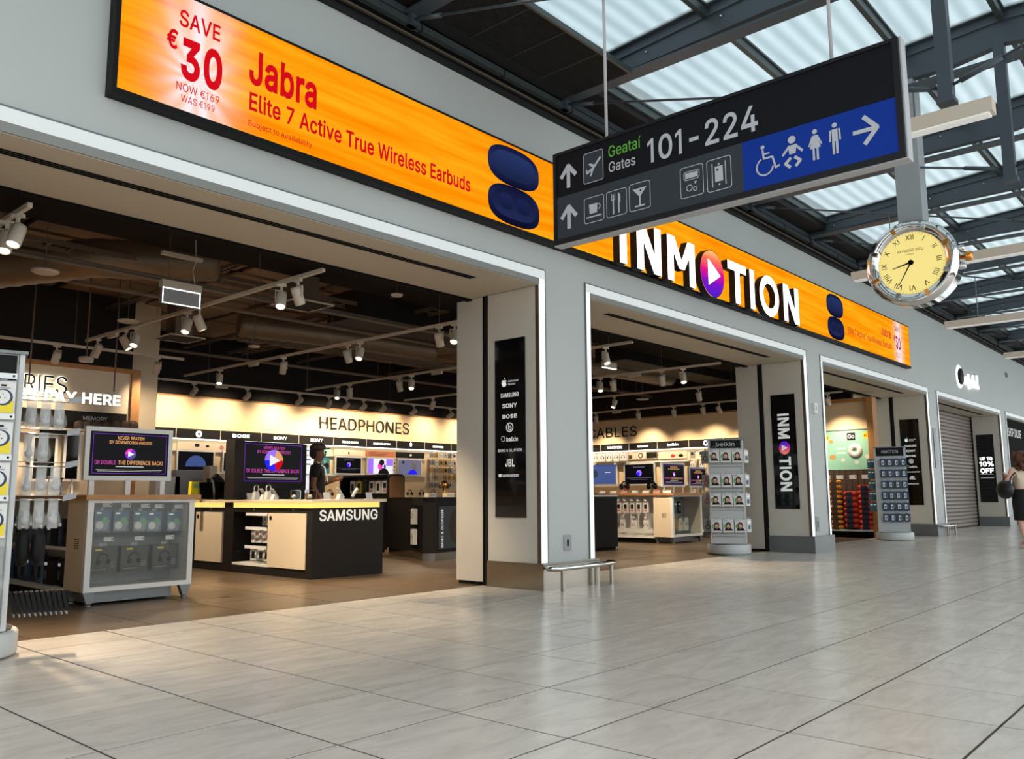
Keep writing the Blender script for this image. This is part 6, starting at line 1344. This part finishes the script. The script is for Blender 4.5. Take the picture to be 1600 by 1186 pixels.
for y, z, r_ in ((6.80, 1.85, .06), (7.05, 1.72, .05), (7.62, 2.22, .06), (7.6, 1.85, .08), (7.36, 1.78, .05)): b.m('kraft' if y > 7.5 else 'card_white').disc((X_, y, z), (0, -r_, 0), (0, 0, r_*.8), 14)
for z in (2.03, 1.93): b.m('print_white').poly([pz(7.50, z), pz(7.28, z), pz(7.28, z+.03), pz(7.50, z+.03)])
b.build('poster_print', None, t, org)
def pillow(label, y, z, m, m2, s_=1.0, grp=''):
    t = thing('neck_pillow', label, 'pillow', (19.97, y, z), group=grp)
    key = ('pil', m, s_)
    if key not in PC:
        a_ = B(); a_.m(m).tube([(-.02+.10*math.cos(q)*1.0, s_*.125*math.sin(q)*1.0, 0) for q in [math.pi*(.25+1.5*i/12) for i in range(13)]], [s_*r_ for r_ in (.02, .045, .055, .055, .05, .05, .05, .05, .05, .055, .055, .045, .02)], 8)
        o = a_.build('cushion', None, t); b_ = B(); b_.m(m2).box(-.175, -.07*s_, -.055, -.08, .07*s_, .04).box(-.182, -.03*s_, -.02, -.175, .03*s_, .01); o2 = b_.build('label_band', None, t); PC[key] = (o.data, o2.data)
    else: link('cushion', PC[key][0], t); link('label_band', PC[key][1], t)
for i in range(9): pillow(f'red neck pillow with navy band, right stack, {NUM[i+1]} from the top', 6.83, 1.14-i*.112, 'red_pil', 'navy_pil', 1.05, 'red neck pillows in the right stack')
for i in range(7): pillow(f'red neck pillow with navy band, middle stack, {NUM[i+1]} from the top', 7.18, 1.0-i*.122, 'red_pil', 'navy_pil', 1.0, 'red neck pillows in the middle stack')
for i in range(10): pillow(f'orange neck pillow in the left stack, {NUM[i+1]} from the top', 7.52, 1.27-i*.115, 'orange_pil', 'dark_wood', .8, 'orange neck pillows in the left stack')
for i, y in enumerate((6.78, 7.06, 7.36, 7.66)):
    price_tag(f'price hook above the pillow stacks, {NUM[i+1]} from the right', (19.80, y, 1.33), -math.pi/2, .16, .09)

# ------------------------------------------------------------------ PIER BOARDS
NW = Vector((0, -1, 0))
def board(label, xf, y0, y1, z0, z1, fill):
    t = thing('wall_board', label, 'sign', (xf, (y0+y1)/2, z0)); org = (xf, (y0+y1)/2, z0)
    B().m('black_gloss').box(xf-.012, y0, z0, xf, y1, z1).build('panel', None, t, org)
    fill(t, org, xf-.015, (y0+y1)/2)
def brandlist(t, org, x, yc):
    def T(s_, z, h, w_, bold=.02):
        b = B(); addtext(b, 'print_white', s_, (x, yc, z-h/2), NW, UZ, h, w=w_, align='C', bold=bold); b.build('brand_lettering', None, t, org)
    def pd(pts, m='print_white'): return [Vector((x, yc-a, z)) for a, z in pts]
    b = B(); c = (-.08, 2.255)
    for (dx, dz, rx, rz) in ((-.016, .008, .024, .032), (.016, .008, .024, .032), (-.010, -.012, .022, .026), (.010, -.012, .022, .026)):
        b.m('print_white').poly(pd([(c[0]+dx+rx*math.cos(2*math.pi*i/14), c[1]+dz+rz*math.sin(2*math.pi*i/14)) for i in range(14)]))
    b.poly(pd([(c[0], c[1]+.045), (c[0]+.004, c[1]+.06), (c[0]+.018, c[1]+.07), (c[0]+.014, c[1]+.052)]))
    b.m('black_gloss').poly([v+Vector((-.001, 0, 0)) for v in pd([(c[0]+.044+.016*math.cos(2*math.pi*i/10), c[1]+.006+.018*math.sin(2*math.pi*i/10)) for i in range(10)])])
    b.build('apple_emblem', None, t, org)
    b = B(); addtext(b, 'print_white', 'Authorised', (x, yc+.02, 2.265), NW, UZ, .024, w=.15); addtext(b, 'print_white', 'Reseller', (x, yc+.02, 2.23), NW, UZ, .024, w=.11); b.build('brand_lettering', None, t, org)
    T('SAMSUNG', 2.12, .045, .27, .04); T('SONY', 2.0, .045, .22, .04); T('BOSE', 1.88, .04, .22, .05)
    b = B()
    for k in range(20):
        a1, a2 = 2*math.pi*k/20, 2*math.pi*(k+1)/20
        b.m('print_white').poly(pd([(r_*math.cos(a), 1.755+r_*math.sin(a)) for r_, a in ((.055, a1), (.043, a1), (.043, a2), (.055, a2))]))
        b.poly(pd([(.004+r_*math.cos(a), 1.745+r_*math.sin(a)) for r_, a in ((.026, a1), (.013, a1), (.013, a2), (.026, a2))]))
    b.poly(pd([(-.022, 1.745), (-.01, 1.745), (-.01, 1.79), (-.022, 1.79)])); b.build('round_emblem', None, t, org)
    b = B(); addtext(b, 'print_white', 'belkin', (x, yc+.05, 1.60), NW, UZ, .045, w=.17, bold=.03)
    for k in range(8): a = k*math.pi/4; cx_, cz_ = -.10+.028*math.cos(a), 1.63+.028*math.sin(a); b.m('print_white').poly(pd([(cx_-.005, cz_-.005), (cx_+.005, cz_-.005), (cx_+.005, cz_+.005), (cx_-.005, cz_+.005)]))
    b.build('brand_lettering', None, t, org)
    T('BANG & OLUFSEN', 1.50, .03, .35, .02); T('JBL', 1.36, .075, .14, .05)
    b = B(); b.m('print_white').poly(pd([(-.17, 1.203), (-.125, 1.203), (-.125, 1.238), (-.17, 1.238)])); addtext(b, 'print_white', 'SENNHEISER', (x, yc+.11, 1.205), NW, UZ, .026, w=.24, bold=.03); b.build('brand_lettering', None, t, org)
def vert_name(t, org, x, yc):
    b = B(); addtext(b, 'print_white', 'INM', (x, yc+.095, 2.40), -UZ, NW, .19, w=.44, bold=.04); b.build('brand_lettering', None, t, org)
    b = B(); addtext(b, 'print_white', 'TION', (x, yc+.095, 1.645), -UZ, NW, .19, w=.60, bold=.04); b.build('brand_lettering', None, t, org)
    b = B(); b.m('logo2').disc((x, yc, 1.80), (0, -.10, 0), (0, 0, .115), 28); b.m('print_white').poly([Vector((x-.001, yc-a, 1.80+z)) for a, z in ((-.05, .055), (.06, 0), (-.05, -.055))]); b.build('play_disc', None, t, org)
grad_mat('logo2', 'Z', 1.685, 1.915, [(0, (245, 150, 110)), (.4, (225, 60, 120)), (.7, (120, 40, 190)), (1, (60, 40, 200))], .8)
board('black board listing audio brands in white on the nearest pier', 7.056, 6.03, 6.48, .76, 2.76, brandlist)
board('black board with vertical INMOTION lettering on the second pier', 14.291, 6.02, 6.46, .74, 2.74, vert_name)
board('black board listing brands behind the INMOTION stand on the third pier', 21.506, 6.05, 6.48, .72, 2.76, brandlist)
def offer(t, org, x, yc):
    for s_, z, h, w_ in (('UP TO', 1.98, .09, .34), ('10%', 1.80, .13, .38), ('OFF', 1.60, .13, .36)): b = B(); addtext(b, 'halo_white', s_, (x, yc, z), NW, UZ, h, w=w_, align='C', bold=.05); b.build('lettering', None, t, org)
    b = B()
    for z in (1.55, 1.44): b.m('print_white').box(x-.001, yc-.18, z, x, yc+.18, z+.012)
    b.build('rule_line', None, t, org)
board('black board reading UP TO 10% OFF beside the rolled-down shutter', 28.956, 6.05, 6.52, .71, 2.76, offer)
# small plates on the piers
def plate(name, label, cat, px, py, w_, h, m='card_grey', mark='charcoal', d=.012, y=FY):
    p = at(1, y, px, py); t = thing(name, label, cat, p)
    B().m(m).box(-w_/2, -d, -h/2, w_/2, 0, h/2).build('plate', None, t)
    if mark: B().m(mark).box(-w_*.12, -d-.003, -h*.22, w_*.12, -d, h*.22).build('slot', None, t)
plate('wall_socket', 'small grey socket plate low on the nearest pier', 'socket', 886, 848, .13, .17)
plate('wall_socket', 'small grey socket plate low on the second pier', 'socket', 1277, 819, .12, .24)
plate('door_buzzer', 'small pale buzzer box high on the second pier', 'buzzer', 1271, 638, .13, .18, 'card_white', 'card_grey', .05)
plate('wall_panel', 'tall narrow dark plate on the third pier beside the shutter', 'panel', 1461, 700, .22, .95, 'grey_metal', None, .02)
plate('wall_vent', 'tiny dark vent high on the facade at far right', 'air vent', 1572, 586, .3, .16, 'grey_metal', 'charcoal', .01)
# bumper rails
def bumper(label, x0, x1):
    t = thing('bumper_rail', label, 'rail', (x0, 5.7, 0)); W_ = x1-x0
    b = B(); b.m('chrome').tube([(0, .05, .235), (.0, -.03, .235), (.05, -.07, .235), (W_-.05, -.07, .235), (W_, -.03, .235), (W_, .05, .235)], .028, 10); b.build('bar', None, t)
    B().m('steel').box(0, -.03, .225, W_, .075, .245).build('top_plate', None, t)
    for x in (.09, W_-.12): B().m('steel').box(x, -.085, 0, x+.035, -.055, .22).build('post', None, t)
    for x in (W_*.75,): B().m('steel').box(x, .02, 0, x+.03, .045, .22).build('post', None, t)
bumper('brushed steel bumper rail round the foot of the nearest pier', 7.06, 8.16)
bumper('steel bumper rail round the foot of the third pier', 21.6, 22.45)
# ------------------------------------------------------------------ shutter, dark shop front, far logo
sh = thing('roller_shutter', 'rolled-down grey metal shutter closing the fourth opening', 'shutter', (22.44, 6.66, 0)); sm_ = None
for k in range(31):
    if sm_ is None: o = B().m('shutter').prism([(0, 0, .004), (0, -.022, .035), (0, -.022, .07), (0, 0, .101)], (6.5, 0, 0)).build('slat', None, sh); sm_ = o.data
    else: o = link('slat', sm_, sh)
    o.location = (0, 0, .02+k*.106)
B().m('black').box(0, .01, 0, 6.5, .03, 3.32).build('backing', None, sh)
b = B()
for k in range(31): b.m('charcoal').box(6.49, -.06, .05+k*.106, 6.52, -.0, .09+k*.106)
b.build('end_lock', None, sh)
t = thing('dark_shop_front', 'black glass shop front with SHOP ONLINE lettering at far right', 'shop front', (29.85, 5.95, 0)); org = (29.85, 5.95, 0)
B().m('black_matt').box(29.84, 5.93, .0, 36.3, 5.96, 3.318).build('glass_front', None, t, org)
p = at(1, 5.92, 1576, 681); b = B(); addtext(b, 'print_white', 'SHOP ONLINE', (p.x, 5.925, p.z), UX, UZ, .26, w=1.9, bold=.0); b.build('lettering', None, t, org)
t = thing('halo_logo_sign', 'halo-lit black oval with glowing white lettering above the shutter', 'sign', (24.3, 5.80, 3.85)); org = (24.3, 5.80, 3.85)
B().m('black').lathe((24.62, 5.80, 4.07), (0, -1, 0), [(.22, 0), (.22, .04), (0, .04)], 24).build('logo_disc', None, t, org)
b = B()
for k in range(28):
    a1, a2 = 2*math.pi*k/28, 2*math.pi*(k+1)/28; b.m('letter_white').poly([(24.62+r_*math.cos(a), 5.815, 4.07+r_*math.sin(a)) for r_, a in ((.31, a1), (.2, a1), (.2, a2), (.31, a2))])
b.build('halo_ring', None, t, org)
x = 25.0
for i, (w_, z0, z1) in enumerate(((.09, 3.92, 4.10), (.18, 3.92, 4.12), (.08, 3.82, 4.22), (.2, 3.90, 4.10), (.1, 3.90, 4.24), (.16, 3.92, 4.1), (.09, 3.90, 4.28))):
    B().m('letter_white').box(x, 5.79, z0, x+w_, 5.82, z1).box(x, 5.79, z0, x+w_+.07, 5.82, z0+.06).build('glowing_letter', None, t, org); x += w_+.10
# ------------------------------------------------------------------ SPINNER STANDS
def spinner(label, c, rz, w_, h, rb, header=None, hz=(0, 0), hm='black'):
    t = thing('spinner_stand', label, 'display stand', (*c, 0), rz)
    B().m('stand_white').lathe((0,0,0), (0,0,1), [(0, .012), (rb*.97, .012), (rb, .03), (rb, .15), (rb*.97, .165), (0, .165)], 32).build('round_base', None, t)
    B().m('grey_metal').lathe((0,0,0), (0,0,1), [(rb*.9, 0), (rb*.9, .015)], 24).lathe((0,0,0), (0,0,1), [(rb*.9, .165), (rb*.9, .18), (0, .18)], 24).build('turntable_ring', None, t)
    d = w_*.42
    B().m('stand_white').box(-w_/2+.02, -d, .18, w_/2-.02, d, h-.02).build('column', None, t)
    for sx in (-1, 1):
        for sy in (-1, 1): B().m('stand_white').box(sx*w_/2-.015, sy*d-.015, .18, sx*w_/2+.015, sy*d+.015, h-.01).build('corner_post', None, t)
    B().m('grey_metal').box(-w_/2-.03, -d-.03, h-.02, w_/2+.03, d+.03, h).build('top_cap', None, t)
    if header is not None:
        B().m(hm).box(-w_/2+.03, -d-.012, hz[0], w_/2-.03, -d, hz[1]).build('header_panel', None, t)
        if header:
            b = B(); addtext(b, 'print_grey', header, (0, -d-.015, (hz[0]+hz[1])/2-.03), UX, UZ, .065, w=w_*.55, align='C', bold=.015)
            b.build('header_lettering', None, t)
    return t, d
def local(c, rz, v): 
    cs, sn = math.cos(rz), math.sin(rz); return Vector((c[0]+v[0]*cs-v[1]*sn, c[1]+v[0]*sn+v[1]*cs, v[2]))
ROW = ['top', 'second', 'third', 'fourth', 'fifth', 'sixth', 'bottom']
# belkin stand
c = (13.36, 6.90); rz = math.radians(-62.7); tb_, d = spinner('white revolving stand with belkin header and face-picture headphone packs', c, rz, .56, 1.93, .36, 'belkin', (1.775, 1.905))
b = B()
for k in range(8):
    a = k*math.pi/4; b.m('print_grey').disc((-.19+.035*math.cos(a), -d-.015, 1.77+.035*math.sin(a)), (.008, 0, 0), (0, 0, .008), 8)
b.build('dot_emblem', None, tb_)
for r_, z in enumerate((1.53, 1.12, .80, .37)):
    for i in range(3):
        pack('headphone_pack', f'pack with a face picture on the belkin stand, {["top", "second", "third", "bottom"][r_]} row, {["left", "middle", "right"][i]}', 'pack', local(c, rz, (-.19+i*.19, -d-.12, z)), (.175, .08, .21), rz, 'card_white', 'face', 'face-picture packs on the belkin stand', 1)
    for sx in (-1, 1):
        for i in range(2):
            pack('side_pack', f'thin pack on the {"left" if sx < 0 else "right"} side of the belkin stand, {["top", "second", "third", "bottom"][r_]} row, {"front" if i == 0 else "rear"}', 'pack', local(c, rz, (sx*(.34+.05*0), -.12+i*.17, z)), (.14, .05, .21), rz+sx*(math.pi/2-.5 if sx > 0 else math.pi/2-.9)*1.0 if sx > 0 else rz-.25, 'card_white' if sx > 0 else 'card_grey', 'text' if sx > 0 else ('cable_red' if r_ in (1, 2) else 'cable'), 'thin packs on the sides of the belkin stand', 1)
    o = B().m('grey_metal').box(-.26, -d-.01, z-.08, .26, -d, z-.072).box(-.26, -d-.01, z-.03, .26, -d, z-.022).build('shelf_slot', None, tb_)
# INMOTION stand
c = (19.42, 6.10); rz = math.radians(-72.6); ti_, d = spinner('revolving stand of small packs with INMOTION header near the third pier', c, rz, .60, 2.0, .38, 'INMOTION', (1.80, 1.98))
for r_ in range(6):
    z = 1.57-r_*.235
    for i in range(4):
        pack('cable_pack', f'small navy and white pack on the INMOTION stand, {ROW[r_]} row, {["first", "second", "third", "fourth"][i]} from left', 'pack', local(c, rz, (-.14+i*.135, -d-.07, z)), (.12, .05, .17), rz, 'card_navy', 'phone', 'navy and white packs on the INMOTION stand', 1)
    for i in range(2):
        if r_ < 5: pack('case_pack', f'teal case pack on the left side of the INMOTION stand, {ROW[r_]} row, {"outer" if i else "inner"}', 'pack', local(c, rz, (-.36-i*.07, -.02, z-.02)), (.07, .12, .19), rz, 'card_teal', 'text', 'teal packs on the INMOTION stand side', 1)
# adaptor stand at left
c = (1.76, 6.30); rz = math.radians(-15.6); ta_, d = spinner('tall white revolving stand of travel adaptors at the left edge', c, rz, .56, 1.95, .38, '', (1.76, 1.92))
for r_, z in enumerate((1.53, 1.27, 1.01, .755)):
    for i in range(3):
        p = local(c, rz, (.185-i*.16, -d-.05, z)); pack('adaptor_pack', f'yellow-backed plug adaptor pack, {ROW[r_]} row, {["first", "second", "third"][i]} from the right post', 'pack', p, (.135, .03, .215), rz, 'card_white', 'adaptor', 'plug adaptor packs on the left stand', 1)
        price_tag(f'price label over the adaptor pack, {ROW[r_]} row, {["first", "second", "third"][i]} from the post', p+Vector((0, -.02, .23)), rz, .13, .035)
for r_, z in enumerate((.50, .25)):
    for i in range(3):
        p = local(c, rz, (.185-i*.16, -d-.05, z)); pack('splitter_pack', f'pack with coloured discs low on the adaptor stand, {["upper", "lower"][r_]} row, {["first", "second", "third"][i]} from the post', 'pack', p, (.135, .03, .2), rz, 'card_grey', 'splitter', 'coloured disc packs on the left stand', 1)
mat('bulb_clear', (225, 225, 222), .08, alpha=.16, coat=.3)
for r_, (z, n_) in enumerate(((1.46, 3), (1.24, 2), (1.02, 3), (.80, 3))):
    for i in range(n_):
        p = local(c, rz, (.36+i*.085, -.1+.02*i, z)); t = thing('clear_pack', f'clear blister pack hanging off the adaptor stand side, {ROW[r_]} hook, {["inner", "middle", "outer"][i]}', 'pack', p, rz, group='clear blister packs on the adaptor stand')
        B().m('bulb_clear').lathe((0, 0, .0), (0, 0, 1), [(.0, 0), (.035, .008), (.05, .04), (.045, .08), (.03, .12), (.026, .17), (.0, .175)], 12).build('blister', None, t)
        B().m('print_grey').ball((0, 0, .055), .026, None, None, 10, 7).lathe((0, 0, .07), (0, 0, 1), [(.014, 0), (.012, .05), (0, .05)], 8).build('bulb', None, t); B().m('plastic_clear').box(-.03, .03, .0, .03, .034, .20).build('backing_card', None, t)
    a_ = local(c, rz, (.27, -.1, z+.19)); b_ = local(c, rz, (.62, -.04, z+.19))
    t = thing('display_hook', f'chrome hook with price label on the adaptor stand side, {ROW[r_]}', 'hook', a_); B().m('chrome').tube([(0,0,0), tuple(b_-a_)], .004, 6).tube([(0,0,.03), tuple(b_-a_+Vector((0,0,.03)))], .003, 6).build('prong', None, t)
    q_ = b_-a_; B().m('card_grey').obox(q_+Vector((0,-.01,.02)), (.045, .006, .01), (0, .002, 0), (0, 0, .02)).build('label', None, t)
for i in range(2):
    p = local(c, rz, (.36+i*.09, -.12, .56)); t = thing('black_strap_pack', f'black hanging strap bundle on the adaptor stand side, {"inner" if i == 0 else "outer"}', 'pack', p, rz)
    B().m('black').lathe((0,0,0), (0,0,1), [(.0, 0), (.03, .01), (.045, .08), (.04, .2), (.02, .24), (0, .25)], 10).build('bundle', None, t)
for i in range(11):
    p = local(c, rz, (.30+i*.03, -.12, .27)); t = thing('black_hanger_card', f'thin black ribbed pack in the fan low on the adaptor stand, {["first", "second", "third", "fourth", "fifth", "sixth", "seventh", "eighth", "ninth", "tenth", "eleventh"][i]} from the post', 'pack', p, rz, group='black ribbed packs on the adaptor stand')
    B().m('black').prism([(0, -.05, .13), (0, .05, .13), (.03, .06, .0), (.03, -.06, .0)], (.02, 0, .004)).build('card', None, t); B().m('plastic_clear').prism([(.03, -.06, 0), (.03, .06, 0), (.035, .06, -.02), (.035, -.06, -.02)], (.01, 0, 0)).build('clear_end', None, t)
# ------------------------------------------------------------------ PEOPLE
def skin(name, pts, edges, parent, m, root=0, lv=2):
    """pts: list of (x,y,z,rx[,ry])"""
    me = bpy.data.meshes.new(name); me.from_pydata([p[:3] for p in pts], edges, []); o = link(name, me, parent)
    md = o.modifiers.new('skin', 'SKIN'); md.use_smooth_shade = True
    sv = me.skin_vertices[0].data
    for i, p in enumerate(pts): sv[i].radius = (p[3], p[4] if len(p) > 4 else p[3]); sv[i].use_root = (i == root)
    s_ = o.modifiers.new('sub', 'SUBSURF'); s_.levels = lv; s_.render_levels = lv
    me.materials.append(MATS[m]); return o
def chain(pts): return [(i, i+1) for i in range(len(pts)-1)]
def body_mesh(parent, J, m):
    """one continuous body from a joint table"""
    P_ = []; E_ = []
    def add(*v): P_.append(v); return len(P_)-1
    pel = add(0, 0, .96, .14, .11); sp = add(0, 0, 1.10, .13, .10); ch = add(0, .0, 1.30, .15, .11); nk0 = add(0, .01, 1.44, .075); nk = add(0, .0, 1.50, .055); hd0 = add(0, -.015, 1.56, .07, .085); hd1 = add(0, -.01, 1.64, .08, .10); hd2 = add(0, -.0, 1.71, .07, .085)
    E_ += [(pel, sp), (sp, ch), (ch, nk0), (nk0, nk), (nk, hd0), (hd0, hd1), (hd1, hd2)]
    for s_, k in ((-1, 'R'), (1, 'L')):
        sh_ = add(s_*.17, .0, 1.40, .065); el = add(*J['elbow'+k], .043); wr = add(*J['wrist'+k], .028); wv = Vector(J['wrist'+k]); ev = Vector(J['elbow'+k]); d_ = (wv-ev).normalized()
        mid = add(*(Vector((s_*.17, 0, 1.40)).lerp(ev, .5)), .052); E_ += [(ch, sh_), (sh_, mid), (mid, el), (el, wr)]
        pm = add(*(wv+d_*.05), .036, .02); E_.append((wr, pm))
        side = d_.cross(Vector((0, 1, 0))); side = side.normalized() if side.length > .1 else Vector((1, 0, 0)); curl = d_.cross(side).normalized()
        for f in range(4):
            o_ = side*(f-1.5)*.019; L_ = (.075, .085, .08, .062)[f]
            a_ = add(*(wv+d_*.085+o_), .010); b_ = add(*(wv+d_*(.085+L_*.5)+o_+curl*.008), .009); c_ = add(*(wv+d_*(.085+L_*.9)+o_+curl*.028), .0075); E_ += [(pm, a_), (a_, b_), (b_, c_)]
        a_ = add(*(wv+d_*.04+side*.036*-s_), .011); b_ = add(*(wv+d_*.075+side*.055*-s_+curl*.01), .0095); E_ += [(pm, a_), (a_, b_)]
        hp = add(s_*.09, 0, .90, .095, .10); kn = add(*J['knee'+k], .060); cf = add(*(Vector(J['knee'+k]).lerp(Vector(J['ankle'+k]), .35)), .056); an = add(*J['ankle'+k], .036); av = Vector(J['ankle'+k]); to = add(av.x, av.y-.13, av.z-.05, .035, .028)
        E_ += [(pel, hp), (hp, kn), (kn, cf), (cf, an), (an, to)]
    return skin('body', P_, E_, parent, m)
def face(parent, skinm, hairm):
    hz = 1.64
    b = B()
    for s_ in (-1, 1): b.m('print_white').ball((s_*.03, -.098, hz), .011, .006, .007, 8, 5); b.m('black').ball((s_*.03, -.104, hz), .0055, .003, .0055, 6, 4)
    b.build('eyes', None, parent)
    B().m(skinm).ball((0, -.112, hz-.03), .014, .016, .022, 8, 6).build('nose', None, parent)
    B().m('pink').ball((0, -.098, hz-.065), .024, .008, .007, 8, 5).build('mouth', None, parent)
    for s_ in (-1, 1): B().m(skinm).ball((s_*.082, .0, hz-.01), .012, .02, .032, 8, 6).build('ear', None, parent)
# man behind the counter
p = None
for k in range(200):
    Y_ = 9.5+k*.03; q = at(1, Y_, 497, 692)
    if q.z >= 1.845: p = q; break
man = thing('person', 'man in black t-shirt and dark cap standing behind the SAMSUNG counter, facing right', 'person', (p.x, p.y, 0), math.radians(48))
Jm = {'elbowR': (-.24, .03, 1.13), 'wristR': (-.20, -.10, .90), 'elbowL': (.23, .0, 1.14), 'wristL': (.10, -.24, 1.22), 'kneeR': (-.10, -.02, .50), 'ankleR': (-.10, .03, .09), 'kneeL': (.10, -.02, .50), 'ankleL': (.11, .03, .09)}
body_mesh(man, Jm, 'skin_brown'); face(man, 'skin_brown', 'hair_dark')
skin('t_shirt', [(0, 0, .90, .165, .135), (0, 0, 1.08, .155, .125), (0, 0, 1.30, .175, .135), (0, .01, 1.43, .10, .09), (-.18, 0, 1.40, .085), (-.215, .02, 1.24, .072), (.18, 0, 1.40, .085), (.21, .0, 1.25, .072)], [(0, 1), (1, 2), (2, 3), (2, 4), (4, 5), (2, 6), (6, 7)], man, 'cloth_black')
skin('trousers', [(0, 0, .95, .155, .125), (-.09, 0, .86, .10), (-.10, -.02, .50, .075), (-.10, .02, .10, .062), (.09, 0, .86, .10), (.10, -.02, .50, .075), (.11, .02, .10, .062)], [(0, 1), (1, 2), (2, 3), (0, 4), (4, 5), (5, 6)], man, 'cloth_black')
for s_ in (-1, 1): B().m('black').ball((s_*.105, -.05, .045), .05, .14, .045, 10, 7).build('shoe', None, man)
cap_ = B(); cap_.m('hair_dark').ball((0, .012, 1.715), .098, .118, .075, 14, 9); cap_.ball((0, .05, 1.64), .09, .08, .10, 12, 8); cap_.build('hair', None, man)
B().m('dark_wood').ball((0, .0, 1.725), .104, .122, .066, 14, 9).obox((0, -.12, 1.70), (.07, 0, 0), (0, .06, -.008), (0, .001, .006)).build('cap', None, man)
B().m('print_white').tube([(-.06, .0, 1.50), (-.05, -.11, 1.42), (0, -.16, 1.20), (.05, -.11, 1.42), (.06, 0, 1.50)], .006, 5).build('lanyard', None, man)
man.scale = (1.03, 1.03, 1.03)
# woman walking away at the right edge
q = at(2, 0, 1606, 857); wv_ = q
wo_ = thing('person', 'woman with curly auburn hair, cream top and black skirt walking away at right edge', 'person', (q.x, q.y, 0), math.radians(138))
Jw = {'elbowL': (.34, .08, 1.19), 'wristL': (.20, -.14, 1.30), 'elbowR': (-.27, .02, 1.12), 'wristR': (-.25, -.12, .95), 'kneeR': (-.09, -.06, .50), 'ankleR': (-.08, -.04, .09), 'kneeL': (.10, .02, .50), 'ankleL': (.10, .10, .12)}
body_mesh(wo_, Jw, 'skin_light'); face(wo_, 'skin_light', 'hair_auburn')
skin('top', [(0, 0, 1.02, .15, .125), (0, 0, 1.15, .145, .12), (0, 0, 1.30, .165, .13), (0, .01, 1.41, .09, .085), (-.17, 0, 1.39, .08), (.17, 0, 1.39, .08), (.20, .0, 1.28, .07), (-.22, .02, 1.31, .07)], [(0, 1), (1, 2), (2, 3), (2, 4), (2, 5), (5, 6), (4, 7)], wo_, 'cloth_cream')
sk_ = B(); sk_.m('cloth_black').lathe((0, 0, 1.06), (0, 0, -1), [(.155, 0), (.19, .1), (.20, .25), (.19, .40), (.185, .56)], 20); o = sk_.build('skirt', None, wo_); o.scale = (1, .85, 1)
hr = B(); rnd = random.Random(3)
hr.m('hair_auburn').ball((0, .05, 1.60), .135, .13, .16, 14, 10)
for i in range(70):
    a = rnd.uniform(0, 2*math.pi); z = rnd.uniform(1.42, 1.72)
    if math.sin(a) < -.3 and z < 1.66: continue
    hr.ball((.13*math.cos(a), .05+.13*math.sin(a), z), rnd.uniform(.025, .045), None, None, 6, 4)
hr.build('curly_hair', None, wo_)
for s_, y in ((-1, -.09), (1, .05)): B().m('sole').ball((s_*.09, y, .04), .045, .12, .035, 10, 6).build('shoe', None, wo_)
bl = local((wv_.x, wv_.y), math.radians(138), (.36, .02, .98)); b_ = thing('shoulder_bag', 'black leather shoulder bag under the woman\'s left arm', 'bag', (bl.x, bl.y, .88), math.radians(138))
B().m('leather').ball((0, 0, .17), .11, .19, .17, 16, 10).build('bag_body', None, b_); B().m('leather').tube([(0, -.12, .26), (-.08, -.06, .40), (-.17, -.04, .47), (-.17, .06, .47), (-.08, .08, .40), (0, .12, .26)], .014, 6).build('strap', None, b_)
